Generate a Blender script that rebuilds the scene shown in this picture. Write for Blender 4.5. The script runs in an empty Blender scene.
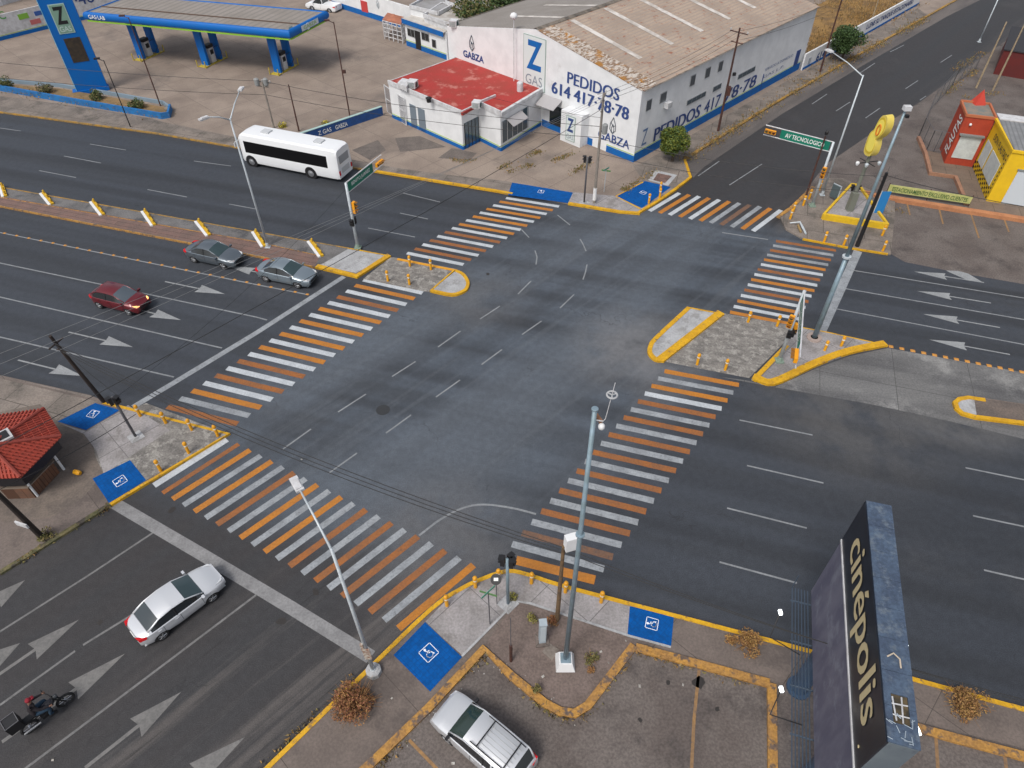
import bpy, math, random
import numpy as np
from mathutils import Vector, Matrix
random.seed(7)
sc = bpy.context.scene
col = sc.collection
# ------------------------------------------------------------------ camera
F_PX = 684.916; PITCH = math.radians(44.5017); ROLL = math.radians(-0.3047); CAM_H = 30.0
AA = math.radians(-17.779); BB = math.radians(45.776)
fw = Vector((0, math.cos(PITCH), -math.sin(PITCH)))
r0 = Vector((1, 0, 0)); u0 = Vector((0, math.sin(PITCH), math.cos(PITCH)))
rt = r0*math.cos(ROLL)+u0*math.sin(ROLL); up = -r0*math.sin(ROLL)+u0*math.cos(ROLL)
cam = bpy.data.cameras.new('camera'); camo = bpy.data.objects.new('camera', cam); col.objects.link(camo)
cam.sensor_width = 36; cam.lens = F_PX/1024*36; cam.clip_end = 2000; cam.clip_start = .5
m3 = Matrix((rt, up, -fw)).transposed()
camo.matrix_world = Matrix.Translation((0, 0, CAM_H)) @ m3.to_4x4()
sc.camera = camo
# ------------------------------------------------------------------ world and sun (overcast late daylight)
w = bpy.data.worlds.new('World'); sc.world = w; w.use_nodes = True
nt = w.node_tree; bg = nt.nodes['Background']
sky = nt.nodes.new('ShaderNodeTexSky'); sky.sky_type = 'NISHITA'; sky.sun_disc = False
SUN_EL = math.radians(55); SUN_AZ = math.radians(215)      # azimuth clockwise from +Y
sky.sun_elevation = SUN_EL; sky.sun_rotation = SUN_AZ; sky.air_density = 1.0; sky.dust_density = 4.0; sky.ozone_density = 1.0
hsv = nt.nodes.new('ShaderNodeHueSaturation'); hsv.inputs['Saturation'].default_value = .45
nt.links.new(sky.outputs[0], hsv.inputs['Color']); nt.links.new(hsv.outputs[0], bg.inputs[0]); bg.inputs[1].default_value = .12
sun = bpy.data.lights.new('sun', 'SUN'); suno = bpy.data.objects.new('sun', sun); col.objects.link(suno)
sun.energy = 1.5; sun.angle = math.radians(18); sun.color = (1, .95, .88)
sd = Vector((math.sin(SUN_AZ)*math.cos(SUN_EL), math.cos(SUN_AZ)*math.cos(SUN_EL), math.sin(SUN_EL)))
suno.rotation_euler = (-sd).to_track_quat('-Z', 'Y').to_euler()
sc.view_settings.view_transform = 'Standard'; sc.view_settings.look = 'None'
sc.view_settings.exposure = 0.27; sc.view_settings.gamma = 1
# ------------------------------------------------------------------ geometry from measured points
CAM = Vector((0, 0, CAM_H))
def ray(x, y): return rt*((x-512)/F_PX) - up*((y-384)/F_PX) + fw
def G(x, y, z=0.0):
    d = ray(x, y); return CAM + d*((CAM_H-z)/-d.z)
def G2(p, z=0.0): return G(p[0], p[1], z)
def HT(b, t, z=0.0):
    g = G(b[0], b[1], z); d = ray(*t).normalized(); w_ = g-CAM
    return z + (d.z*(d.dot(w_)) - w_.z)/(1-d.z*d.z)
A_DIR = Vector((math.cos(AA), math.sin(AA), 0)); B_DIR = Vector((math.cos(BB), math.sin(BB), 0))
A_N = Vector((-A_DIR.y, A_DIR.x, 0)); B_N = Vector((-B_DIR.y, B_DIR.x, 0))
Z = Vector((0, 0, 1))
ROOT = {}
def wm(o): return ROOT.get(o.name, Matrix.Identity(4))
# ------------------------------------------------------------------ materials
MATS = {}
def M(name, c, rough=.8, c2=None, scale=1.0, rot=0.0, stretch=(1, 1, 1), lo=.35, hi=.65, bump=0.0, metal=0.0, emit=0.0, c3=None, s3=.3, lo3=.5, hi3=.62, joints=None, jrot=0.0, jc=None, spec=.5, coat=0.0, stripes=None, grain=0.0):
    if name in MATS: return MATS[name]
    m = bpy.data.materials.new(name); m.use_nodes = True; MATS[name] = m
    n = m.node_tree.nodes; l = m.node_tree.links; b = n['Principled BSDF']
    b.inputs['Roughness'].default_value = rough; b.inputs['Metallic'].default_value = metal
    b.inputs['Specular IOR Level'].default_value = spec; b.inputs['Coat Weight'].default_value = coat
    tc = n.new('ShaderNodeTexCoord')
    def coords(rz, s):
        a = n.new('ShaderNodeMapping'); a.inputs['Rotation'].default_value = (0, 0, -rz); l.new(tc.outputs['Object'], a.inputs[0])
        d = n.new('ShaderNodeMapping'); d.inputs['Scale'].default_value = s; l.new(a.outputs[0], d.inputs[0]); return d.outputs[0]
    def noise(vec, sc_, lo_, hi_, det=6, rgh=.6):
        q = n.new('ShaderNodeTexNoise'); q.inputs['Scale'].default_value = sc_; q.inputs['Detail'].default_value = det; q.inputs['Roughness'].default_value = rgh; l.new(vec, q.inputs['Vector'])
        r = n.new('ShaderNodeMapRange'); r.interpolation_type = 'SMOOTHSTEP'; r.inputs[1].default_value = lo_; r.inputs[2].default_value = hi_; l.new(q.outputs[0], r.inputs[0]); return r.outputs[0]
    def mix(f, a, d):
        x = n.new('ShaderNodeMix'); x.data_type = 'RGBA'; l.new(f, x.inputs[0])
        if isinstance(a, tuple): x.inputs[6].default_value = a
        else: l.new(a, x.inputs[6])
        if isinstance(d, tuple): x.inputs[7].default_value = d
        else: l.new(d, x.inputs[7])
        return x.outputs[2]
    cc = (*c, 1); out = cc
    if c2: out = mix(noise(coords(rot, stretch), scale, lo, hi), out, (*c2, 1))
    if c3: out = mix(noise(coords(rot, (1, 1, 1)), s3, lo3, hi3, 8, .7), out, (*c3, 1))
    if stripes:   # corrugation: (period, direction angle, dark colour)
        wv = n.new('ShaderNodeTexWave'); wv.inputs['Scale'].default_value = .314/stripes[0]; l.new(coords(stripes[1], (1, 1, 1)), wv.inputs[0])
        wr = n.new('ShaderNodeMapRange'); wr.inputs[1].default_value = .5; wr.inputs[2].default_value = 1; wr.inputs[4].default_value = .8; l.new(wv.outputs['Fac'], wr.inputs[0])
        out = mix(wr.outputs[0], out, (*stripes[2], 1))
    if joints:
        br = n.new('ShaderNodeTexBrick'); br.offset = joints[2] if len(joints) > 2 else 0; br.inputs['Scale'].default_value = 1
        br.inputs['Brick Width'].default_value = joints[0]; br.inputs['Row Height'].default_value = joints[1]; br.inputs['Mortar Size'].default_value = joints[3] if len(joints) > 3 else .02
        br.inputs['Mortar Smooth'].default_value = .3; br.inputs['Bias'].default_value = 0
        br.inputs['Color1'].default_value = (1, 1, 1, 1); br.inputs['Color2'].default_value = (.91, .905, .9, 1)
        l.new(coords(jrot, (1, 1, 1)), br.inputs['Vector'])
        mu = n.new('ShaderNodeMix'); mu.data_type = 'RGBA'; mu.blend_type = 'MULTIPLY'; mu.inputs[0].default_value = 1
        if isinstance(out, tuple): mu.inputs[6].default_value = out
        else: l.new(out, mu.inputs[6])
        l.new(br.outputs['Color'], mu.inputs[7])
        out = mix(br.outputs['Fac'], mu.outputs[2], (*(jc or tuple(x*.4 for x in c)), 1))
    if grain:
        q = noise(tc.outputs['Object'], 9.0, .3, .7, 3)
        mu = n.new('ShaderNodeMix'); mu.data_type = 'RGBA'; mu.blend_type = 'MULTIPLY'; l.new(q, mu.inputs[0])
        if isinstance(out, tuple): mu.inputs[6].default_value = out
        else: l.new(out, mu.inputs[6])
        mu.inputs[7].default_value = (1-grain,)*3+(1,); out = mu.outputs[2]
    if isinstance(out, tuple): b.inputs['Base Color'].default_value = out
    else: l.new(out, b.inputs['Base Color'])
    if bump:
        q = n.new('ShaderNodeTexNoise'); q.inputs['Scale'].default_value = 25; q.inputs['Detail'].default_value = 5; l.new(tc.outputs['Object'], q.inputs['Vector'])
        bp = n.new('ShaderNodeBump'); bp.inputs['Strength'].default_value = bump; bp.inputs['Distance'].default_value = .02; l.new(q.outputs[0], bp.inputs['Height']); l.new(bp.outputs[0], b.inputs['Normal'])
    if emit:
        b.inputs['Emission Color'].default_value = (*c, 1); b.inputs['Emission Strength'].default_value = emit
    return m
def paint(name, c, worn, lo, hi, rough=.7):   # road paint worn through to asphalt
    m = tuple(.45*x+.55*y for x, y in zip(c, worn))
    return M(name, c, rough, c2=m, scale=1.1, lo=.3, hi=.72, stretch=(1, 1, 1), c3=worn, s3=3.5, lo3=lo+.06, hi3=hi+.1, grain=.22)
ASPH = (.055, .061, .071)
white = M('white_wall_paint', (.74, .755, .77), .7, c2=(.66, .675, .69), scale=.8, bump=.1, c3=(.55, .55, .55), s3=.5, lo3=.6, hi3=.75)
white2 = M('old_white_paint', (.6, .61, .63), .75, c2=(.46, .46, .47), scale=2)
blue = M('blue_wall_paint', (.003, .125, .42), .7, spec=.25, c2=(.015, .105, .33), scale=2)
dblue = M('dark_blue_paint', (.02, .055, .22), .6, c2=(.03, .065, .2), scale=3)
lime = M('lime_line_paint', (.35, .5, .1), .6)
grn = M('sign_green', (.005, .17, .11), .45)
signw = M('sign_white', (.8, .82, .8), .5)
tanc = M('tan_concrete_apron', (.32, .26, .215), .85, c2=(.25, .2, .167), scale=.3, c3=(.17, .142, .125), s3=.13, lo3=.52, hi3=.72, joints=(4.2, 3.6, 0, .025), jrot=BB, jc=(.16, .13, .11), grain=.2, bump=.3)
walkn = M('worn_sidewalk_concrete', (.27, .23, .2), .85, c2=(.19, .165, .145), scale=.6, c3=(.13, .115, .1), s3=.35, lo3=.5, hi3=.65, joints=(3.1, 2.3, .4, .03), jrot=AA, grain=.3, bump=.4)
walkl = M('light_sidewalk_concrete', (.38, .36, .365), .85, c2=(.3, .285, .285), scale=.9, c3=(.24, .225, .22), s3=.4, joints=(2.6, 2.6, 0, .02), jrot=BB, grain=.25, bump=.4)
walkl2 = M('pale_island_concrete', (.43, .44, .455), .85, c2=(.36, .365, .375), scale=1.2, c3=(.29, .29, .29), s3=.8, grain=.2, bump=.3)
stone = M('stone_textured_concrete', (.27, .255, .235), .9, c2=(.17, .16, .15), scale=1.6, stretch=(.6, 1.6, 1), rot=AA, c3=(.35, .335, .31), s3=1.8, lo3=.5, hi3=.6, grain=.35, bump=.6)
walkd = M('brown_sidewalk_concrete', (.19, .155, .137), .85, c2=(.155, .127, .113), scale=.7, c3=(.125, .103, .093), s3=.3, joints=(5, 5, 0, .015), jrot=BB, grain=.22, bump=.4)
lotb = M('brown_lot_asphalt', (.125, .103, .094), .85, c2=(.17, .146, .134), scale=.35, c3=(.085, .072, .068), s3=.5, lo3=.5, hi3=.7, grain=.35, bump=.6)
dirt = M('dry_dirt', (.2, .155, .138), .95, c2=(.155, .12, .105), scale=.9, grain=.3, bump=.8)
sand = M('dry_grass_ground', (.34, .2, .065), .95, c2=(.19, .115, .05), scale=.5, c3=(.09, .06, .03), s3=.4, lo3=.55, hi3=.7, grain=.4, bump=.8)
yel = M('yellow_kerb_paint', (.7, .39, .01), .6, c2=(.58, .31, .01), scale=1.5, c3=(.26, .16, .06), s3=2.6, lo3=.56, hi3=.66, grain=.22)
yelw = M('faded_yellow_kerb_paint', (.48, .26, .035), .75, c2=(.25, .17, .07), scale=1.2, c3=(.16, .13, .09), s3=1.6, lo3=.5, hi3=.66, grain=.3)
orgk = M('faded_orange_kerb_paint', (.5, .26, .055), .75, c2=(.38, .2, .06), scale=1.5, c3=(.14, .1, .08), s3=2.2, lo3=.5, hi3=.62, grain=.35)
brick = M('red_brick_paving', (.22, .135, .115), .85, c2=(.17, .115, .1), scale=1.1, joints=(4, .5, .5, .02), jrot=AA, grain=.25)
rampb = M('blue_ramp_paint', (.001, .095, .37), .8, spec=.15, c2=(.002, .075, .28), scale=3, joints=(.22, .22, 0, .012), jrot=BB, jc=(.004, .07, .26), grain=.15)
pw = paint('white_road_paint', (.54, .575, .61), (.34, .37, .4), .5, .8)
pww = paint('worn_white_road_paint', (.34, .365, .39), (.15, .16, .175), .44, .66)
pwl = paint('thin_white_lane_paint', (.27, .285, .3), (.14, .15, .16), .5, .75)
po = paint('orange_road_paint', (.5, .19, .02), (.32, .135, .04), .52, .8)
pow_ = paint('worn_orange_road_paint', (.34, .12, .028), (.15, .085, .055), .46, .68)
pof = paint('faint_orange_road_paint', (.22, .11, .06), (.09, .075, .07), .42, .62)
paw = paint('worn_arrow_paint', (.2, .195, .19), (.09, .09, .09), .45, .7)
par = paint('bright_arrow_paint', (.32, .335, .345), (.19, .2, .21), .5, .75)
pbay = paint('tan_bay_line_paint', (.34, .19, .07), (.14, .1, .08), .45, .65)
steel = M('galvanised_steel', (.52, .57, .6), .45, metal=.1, c2=(.45, .5, .54), scale=3)
steelb = M('blue_grey_pole_paint', (.25, .34, .41), .45, metal=.3, c2=(.2, .27, .3), scale=2)
dark = M('black_plastic', (.012, .012, .014), .5)
rust = M('rusty_brown_pole', (.09, .035, .025), .7, c2=(.05, .024, .02), scale=4)
wood = M('weathered_wood_pole', (.17, .125, .085), .9, c2=(.1, .075, .055), scale=6, stretch=(1, 1, .1))
woodd = M('dark_creosote_wood', (.045, .032, .027), .9, c2=(.025, .019, .017), scale=6, stretch=(1, 1, .1))
concp = M('grey_concrete_pole', (.27, .24, .21), .85, c2=(.2, .18, .16), scale=3)
cablk = M('black_cable', (.01, .01, .011), .6)
cabg = M('pale_cable', (.3, .31, .32), .4)
sigy = M('signal_yellow', (.8, .33, .01), .5)
glassd = M('dark_window_glass', (.014, .018, .022), .12, spec=.8)
glassb = M('bluish_window_glass', (.06, .09, .115), .15, spec=.8)
wscr = M('green_windscreen_glass', (.03, .055, .06), .08, spec=1.0)
rub = M('tyre_rubber', (.015, .015, .016), .8)
alloy = M('alloy_wheel', (.45, .46, .48), .35, metal=.8)
lred = M('red_lens', (.55, .01, .015), .2)
lclr = M('clear_lamp_lens', (.7, .72, .74), .12, metal=.3)
leafg = M('green_leaf', (.075, .115, .018), .7, c2=(.045, .085, .018), scale=3)
leafd = M('dark_green_leaf', (.03, .065, .018), .7, c2=(.05, .09, .02), scale=3)
leafy = M('olive_leaf', (.1, .105, .03), .8, c2=(.16, .14, .05), scale=3)
dryl = M('dry_brown_leaf', (.3, .15, .055), .9, c2=(.17, .085, .035), scale=5, c3=(.42, .25, .1), s3=6)
dryy = M('dry_yellow_leaf', (.4, .24, .075), .9, c2=(.22, .13, .05), scale=5)
weedm = M('dry_weed', (.16, .15, .05), .9, c2=(.25, .19, .08), scale=4)
bark = M('bark', (.1, .075, .055), .95, c2=(.06, .045, .035), scale=9)
# road surface: bluish aggregate with polished tyre tracks along both streets
def road_material():
    m = bpy.data.materials.new('road_asphalt'); m.use_nodes = True; n = m.node_tree.nodes; l = m.node_tree.links; b = n['Principled BSDF']
    tc = n.new('ShaderNodeTexCoord')
    def mp(rz, s, src=None, loc=(0, 0, 0)):
        a = n.new('ShaderNodeMapping'); a.inputs['Rotation'].default_value = (0, 0, -rz); l.new(tc.outputs['Object'], a.inputs[0])
        d = n.new('ShaderNodeMapping'); d.inputs['Scale'].default_value = s; d.inputs['Location'].default_value = loc; l.new(a.outputs[0], d.inputs[0]); return a.outputs[0], d.outputs[0]
    def ns(v, s, det=5, r=.55):
        q = n.new('ShaderNodeTexNoise'); q.inputs['Scale'].default_value = s; q.inputs['Detail'].default_value = det; q.inputs['Roughness'].default_value = r; l.new(v, q.inputs['Vector']); return q.outputs[0]
    def rng(v, a, c, lo=0., hi=1.):
        r = n.new('ShaderNodeMapRange'); r.interpolation_type = 'SMOOTHSTEP'; r.inputs[1].default_value = a; r.inputs[2].default_value = c; r.inputs[3].default_value = lo; r.inputs[4].default_value = hi; l.new(v, r.inputs[0]); return r.outputs[0]
    def mul(a, c):
        x = n.new('ShaderNodeMath'); x.operation = 'MULTIPLY'; l.new(a, x.inputs[0])
        if isinstance(c, float): x.inputs[1].default_value = c
        else: l.new(c, x.inputs[1])
        return x.outputs[0]
    def mix(f, a, d):
        x = n.new('ShaderNodeMix'); x.data_type = 'RGBA'
        if isinstance(f, float): x.inputs[0].default_value = f
        else: l.new(f, x.inputs[0])
        for s, v in ((6, a), (7, d)):
            if isinstance(v, tuple): x.inputs[s].default_value = (*v, 1)
            else: l.new(v, x.inputs[s])
        return x.outputs[2]
    ra, sa = mp(AA, (.035, .75, 1)); rb, sb = mp(BB, (.035, .75, 1), loc=(3, 7, 0))
    xa = n.new('ShaderNodeSeparateXYZ'); l.new(ra, xa.inputs[0]); xb = n.new('ShaderNodeSeparateXYZ'); l.new(rb, xb.inputs[0])
    nA, tA, nB = xa.outputs[1], xa.outputs[0], xb.outputs[1]
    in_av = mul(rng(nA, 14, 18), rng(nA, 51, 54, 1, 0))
    cross = mul(rng(nB, 11, 16), rng(nB, 31, 36, 1, 0))
    # cross street browner with vignette darkening painted in, avenue bluer, polished greyer crossing area
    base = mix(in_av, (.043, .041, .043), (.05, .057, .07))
    core = mul(in_av, cross)
    base = mix(mul(core, .92), base, (.08, .096, .119))
    sA = rng(ns(sa, .8, 2, .45), .42, .66); sB = rng(ns(sb, .7, 2, .45), .42, .66)
    base = mix(mul(mul(sA, in_av), .5), base, (.036, .039, .044))
    inv = n.new('ShaderNodeMath'); inv.operation = 'SUBTRACT'; inv.inputs[0].default_value = 1; l.new(in_av, inv.inputs[1])
    base = mix(mul(mul(sB, cross), .38), base, (.042, .045, .05))
    # vignette darkening painted into the colour of the south-east approach
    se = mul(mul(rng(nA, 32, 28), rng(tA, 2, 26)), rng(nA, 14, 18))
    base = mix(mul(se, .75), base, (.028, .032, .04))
    # oil-darkened lane centres, one band per lane
    def bands(v, per, off, depth, msk):
        global_ = n.new('ShaderNodeMath'); global_.operation = 'SUBTRACT'; l.new(v, global_.inputs[0]); global_.inputs[1].default_value = off
        d_ = n.new('ShaderNodeMath'); d_.operation = 'MULTIPLY'; l.new(global_.outputs[0], d_.inputs[0]); d_.inputs[1].default_value = 2*math.pi/per
        c_ = n.new('ShaderNodeMath'); c_.operation = 'COSINE'; l.new(d_.outputs[0], c_.inputs[0])
        return mul(mul(rng(c_.outputs[0], -.1, -1, 0, 1), msk), depth)
    base = mix(mul(bands(nA, 3.35, 30.0, .62, in_av), rng(ns(sa, .6, 2), .25, .6)), base, (.031, .034, .04))
    base = mix(mul(bands(nB, 3.5, 23.4, .25, cross), rng(ns(sb, .6, 3), .3, .6)), base, (.034, .036, .04))
    # polished paler wheel paths sweeping along the cross street through the junction
    _, sb2 = mp(BB, (.03, .16, 1), loc=(9, 2, 0)); base = mix(mul(mul(rng(ns(sb2, 1.0, 2, .4), .42, .66), core), .6), base, (.112, .13, .155))
    base = mix(mul(mul(rng(ns(sb, 2.2, 3, .5), .5, .7), core), .28), base, (.125, .14, .16)); base = mix(mul(mul(rng(ns(sa, 2.4, 3, .5), .5, .7), core), .2), base, (.055, .062, .074))
    # gravelly worn shoulder by the near kerb of the cross street
    sh = mul(mul(rng(nB, 22, 17), rng(nB, 13, 14)), inv.outputs[0]); base = mix(mul(mul(sh, rng(ns(sb, .5, 6, .7), .48, .6)), .7), base, (.11, .1, .095))
    base = mix(mul(mul(sh, rng(ns(sb, 1.3, 7, .7), .57, .66)), .8), base, (.02, .019, .019))
    def blob(px, r0, r1, col_, k):
        nonlocal base
        q = G(*px); vd = n.new('ShaderNodeVectorMath'); vd.operation = 'DISTANCE'; l.new(tc.outputs['Object'], vd.inputs[0]); vd.inputs[1].default_value = (q.x, q.y, 0)
        base = mix(mul(mul(rng(vd.outputs['Value'], r1, r0), rng(ns(tc.outputs['Object'], .5, 4, .5), .2, .6)), k), base, col_)
    blob((640, 350), 1, 6, (.17, .172, .18), .75); blob((480, 300), .5, 5, (.12, .125, .135), .6); blob((440, 545), 1, 6, (.12, .12, .125), .7); blob((960, 405), 1, 5, (.16, .155, .15), .7); blob((850, 410), 1, 8, (.12, .115, .11), .5)
    # dusty patches
    d = rng(ns(tc.outputs['Object'], .09, 7, .65), .55, .72)
    base = mix(mul(d, .15), base, (.12, .115, .115))
    d2 = rng(ns(tc.outputs['Object'], .6, 8, .7), .58, .74); base = mix(mul(d2, .14), base, (.035, .036, .04))
    g = rng(ns(tc.outputs['Object'], 22, 3), .3, .7, .74, 1.18)
    g2 = rng(ns(tc.outputs['Object'], 2.6, 6, .7), .35, .65, .9, 1.07)
    x = n.new('ShaderNodeMix'); x.data_type = 'RGBA'; x.blend_type = 'MULTIPLY'; x.inputs[0].default_value = 1; l.new(base, x.inputs[6]); l.new(g, x.inputs[7])
    x2 = n.new('ShaderNodeMix'); x2.data_type = 'RGBA'; x2.blend_type = 'MULTIPLY'; x2.inputs[0].default_value = 1; l.new(x.outputs[2], x2.inputs[6]); l.new(g2, x2.inputs[7]); x = x2
    # fine cracks
    vo = n.new('ShaderNodeTexVoronoi'); vo.feature = 'DISTANCE_TO_EDGE'; vo.inputs['Scale'].default_value = .12
    wv = n.new('ShaderNodeVectorMath'); wv.operation = 'ADD'; nn = n.new('ShaderNodeTexNoise'); nn.inputs['Scale'].default_value = .5; nn.inputs['Detail'].default_value = 6
    l.new(tc.outputs['Object'], nn.inputs['Vector']); sc3 = n.new('ShaderNodeVectorMath'); sc3.operation = 'SCALE'; sc3.inputs['Scale'].default_value = 5; l.new(nn.outputs['Color'], sc3.inputs[0]); l.new(tc.outputs['Object'], wv.inputs[0]); l.new(sc3.outputs[0], wv.inputs[1]); l.new(wv.outputs[0], vo.inputs['Vector'])
    cr = mul(rng(vo.outputs[0], 0, .006, 1, 0), rng(ns(tc.outputs['Object'], .15, 3), .5, .6))
    fin = mix(mul(cr, .5), x.outputs[2], (.02, .02, .022))
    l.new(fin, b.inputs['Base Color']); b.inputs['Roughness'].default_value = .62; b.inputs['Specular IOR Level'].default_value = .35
    q = n.new('ShaderNodeTexNoise'); q.inputs['Scale'].default_value = 30; l.new(tc.outputs['Object'], q.inputs['Vector'])
    bp = n.new('ShaderNodeBump'); bp.inputs['Strength'].default_value = .35; bp.inputs['Distance'].default_value = .02; l.new(q.outputs[0], bp.inputs['Height']); l.new(bp.outputs[0], b.inputs['Normal'])
    return m
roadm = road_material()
# ------------------------------------------------------------------ mesh builder
class MB:
    def __init__(s): s.v = []; s.f = []; s.m = []
    def add(s, vs, fs, m=0):
        o = len(s.v); s.v += [Vector(p) for p in vs]; s.f += [tuple(i+o for i in f) for f in fs]; s.m += [m]*len(fs); return s
    def poly(s, pts, m=0): return s.add(pts, [tuple(range(len(pts)))], m)
    def prism(s, pts, z0, z1, m=0, mt=None):
        n = len(pts); a = sum(pts[i][0]*pts[(i+1) % n][1]-pts[(i+1) % n][0]*pts[i][1] for i in range(n))
        if a < 0: pts = pts[::-1]
        vs = [(p[0], p[1], z0) for p in pts]+[(p[0], p[1], z1) for p in pts]
        s.add(vs, [(i, (i+1) % n, n+(i+1) % n, n+i) for i in range(n)]+[tuple(range(n))[::-1]], m)
        return s.add([(p[0], p[1], z1) for p in pts], [tuple(range(n))], m if mt is None else mt)
    def box(s, c, size, rz=0.0, m=0, R=None):
        x, y, z = (q/2 for q in size); R = R or Matrix.Rotation(rz, 3, 'Z'); c = Vector(c)
        vs = [c+R @ Vector((i*x, j*y, k*z)) for k in (-1, 1) for i, j in ((-1, -1), (1, -1), (1, 1), (-1, 1))]
        return s.add(vs, [(3, 2, 1, 0), (4, 5, 6, 7), (0, 1, 5, 4), (1, 2, 6, 5), (2, 3, 7, 6), (3, 0, 4, 7)], m)
    def tube(s, pts, r, n=8, m=0, cap=True):
        pts = [Vector(p) for p in pts]; rr = r if isinstance(r, (list, tuple)) else [r]*len(pts); o = len(s.v); vs = []; fs = []
        t = (pts[1]-pts[0]).normalized(); ref = Vector((0, 0, 1)) if abs(t.z) < .9 else Vector((1, 0, 0))
        u = t.cross(ref).normalized()
        for i, p in enumerate(pts):
            t = (pts[min(i+1, len(pts)-1)]-pts[max(i-1, 0)]).normalized(); u = (u-t*u.dot(t)).normalized(); v = t.cross(u)
            for k in range(n):
                a = 2*math.pi*k/n; vs.append(p+(u*math.cos(a)+v*math.sin(a))*rr[i])
        for i in range(len(pts)-1):
            for k in range(n): fs.append((i*n+k, i*n+(k+1) % n, (i+1)*n+(k+1) % n, (i+1)*n+k))
        if cap: fs += [tuple(range(n))[::-1], tuple((len(pts)-1)*n+k for k in range(n))]
        return s.add(vs, fs, m)
    def lathe(s, c, prof, n=16, m=0, axis=None):
        c = Vector(c); R = Matrix.Identity(3) if axis is None else Vector((0, 0, 1)).rotation_difference(Vector(axis)).to_matrix()
        vs = []; fs = []
        for r, z in prof:
            for k in range(n): a = 2*math.pi*k/n; vs.append(c+R @ Vector((r*math.cos(a), r*math.sin(a), z)))
        for i in range(len(prof)-1):
            for k in range(n): fs.append((i*n+k, i*n+(k+1) % n, (i+1)*n+(k+1) % n, (i+1)*n+k))
        fs += [tuple(range(n))[::-1], tuple((len(prof)-1)*n+k for k in range(n))]
        return s.add(vs, fs, m)
    def build(s, name, mats, parent=None, smooth=False, local=False, label=None):
        if not isinstance(mats, (list, tuple)): mats = [mats]
        vs = s.v
        if parent is not None and not local:
            inv = wm(parent).inverted(); vs = [inv @ v for v in vs]
        me = bpy.data.meshes.new(name); me.from_pydata([tuple(v) for v in vs], [], s.f); me.update()
        for x in mats: me.materials.append(x)
        for p, i in zip(me.polygons, s.m): p.material_index = i; p.use_smooth = smooth
        o = bpy.data.objects.new(name, me); col.objects.link(o)
        if parent is not None: o.parent = parent; ROOT[o.name] = wm(parent)
        if label: o['label'] = label
        return o
def tag(o, label, cat, group=None):
    o['label'] = label; o['category'] = cat
    if group: o['group'] = group
    return o
def thing(name, label, cat, loc=(0, 0, 0), rz=0.0, group=None):
    o = bpy.data.objects.new(name, None); col.objects.link(o); o.empty_display_size = .3
    o.location = loc; o.rotation_euler = (0, 0, rz); ROOT[o.name] = Matrix.Translation(loc) @ Matrix.Rotation(rz, 4, 'Z')
    return tag(o, label, cat, group)
def struct(name, mb, mats, kind='structure', smooth=False):
    o = mb.build(name, mats, smooth=smooth); o['kind'] = kind; return o
def copy_tree(o, parent=None):
    c = o.copy(); col.objects.link(c); c.parent = parent
    for ch in o.children: copy_tree(ch, c)
    return c
def place(src, loc, rz=0.0, label=None, group=None, first=False):
    o = src if first else copy_tree(src); o.location = loc; o.rotation_euler = (0, 0, rz)
    if label: o['label'] = label
    if group: o['group'] = group
    return o
def flat(name, px, z, mat_, kind='structure'):
    return struct(name, MB().poly(ccw([G2(p, z) for p in px])), mat_, kind)
def ccw(pts):
    n = len(pts); a = sum(pts[i][0]*pts[(i+1) % n][1]-pts[(i+1) % n][0]*pts[i][1] for i in range(n))
    return pts if a > 0 else pts[::-1]
def smoothpx(px, k=4):   # Catmull-Rom through measured points
    P = [Vector(p).to_2d() for p in px]; P = [P[0]*2-P[1]]+P+[P[-1]*2-P[-2]]; out = []
    for i in range(1, len(P)-2):
        for j in range(k):
            t = j/k; out.append(.5*((2*P[i])+(P[i+1]-P[i-1])*t+(2*P[i-1]-5*P[i]+4*P[i+1]-P[i+2])*t*t+(-P[i-1]+3*P[i]-3*P[i+1]+P[i+2])*t**3))
    out.append(P[-2]); return [tuple(q) for q in out]
def ribbon(mb, pts, wd, z0, z1, m=0, side=0.0):
    # box ribbon along world points; side shifts the centre line by that many half widths
    pts = [Vector((p[0], p[1], 0)) for p in pts]; L = []; Rr = []
    for i, p in enumerate(pts):
        t = (pts[min(i+1, len(pts)-1)]-pts[max(i-1, 0)]).normalized(); nrm = Vector((-t.y, t.x, 0))
        L.append(p+nrm*wd*(.5+side*.5)); Rr.append(p-nrm*wd*(.5-side*.5))
    for i in range(len(pts)-1):
        mb.add([(*Rr[i][:2], z0), (*Rr[i+1][:2], z0), (*L[i+1][:2], z0), (*L[i][:2], z0), (*Rr[i][:2], z1), (*Rr[i+1][:2], z1), (*L[i+1][:2], z1), (*L[i][:2], z1)],
               [(4, 5, 6, 7), (0, 1, 5, 4), (2, 3, 7, 6)]+([(3, 0, 4, 7)] if i == 0 else [])+([(1, 2, 6, 5)] if i == len(pts)-2 else []), m)
    return mb
KC = [0]
def kerb(px, wd, h=.15, mat_=None, name='kerb', side=0.0, sm=0):
    KC[0] += 1; h += .0021*(KC[0] % 9)
    if sm: px = smoothpx(px, sm)
    return struct(name, ribbon(MB(), [G2(p, h) for p in px], wd, 0, h, side=side), mat_ or yel)
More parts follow.
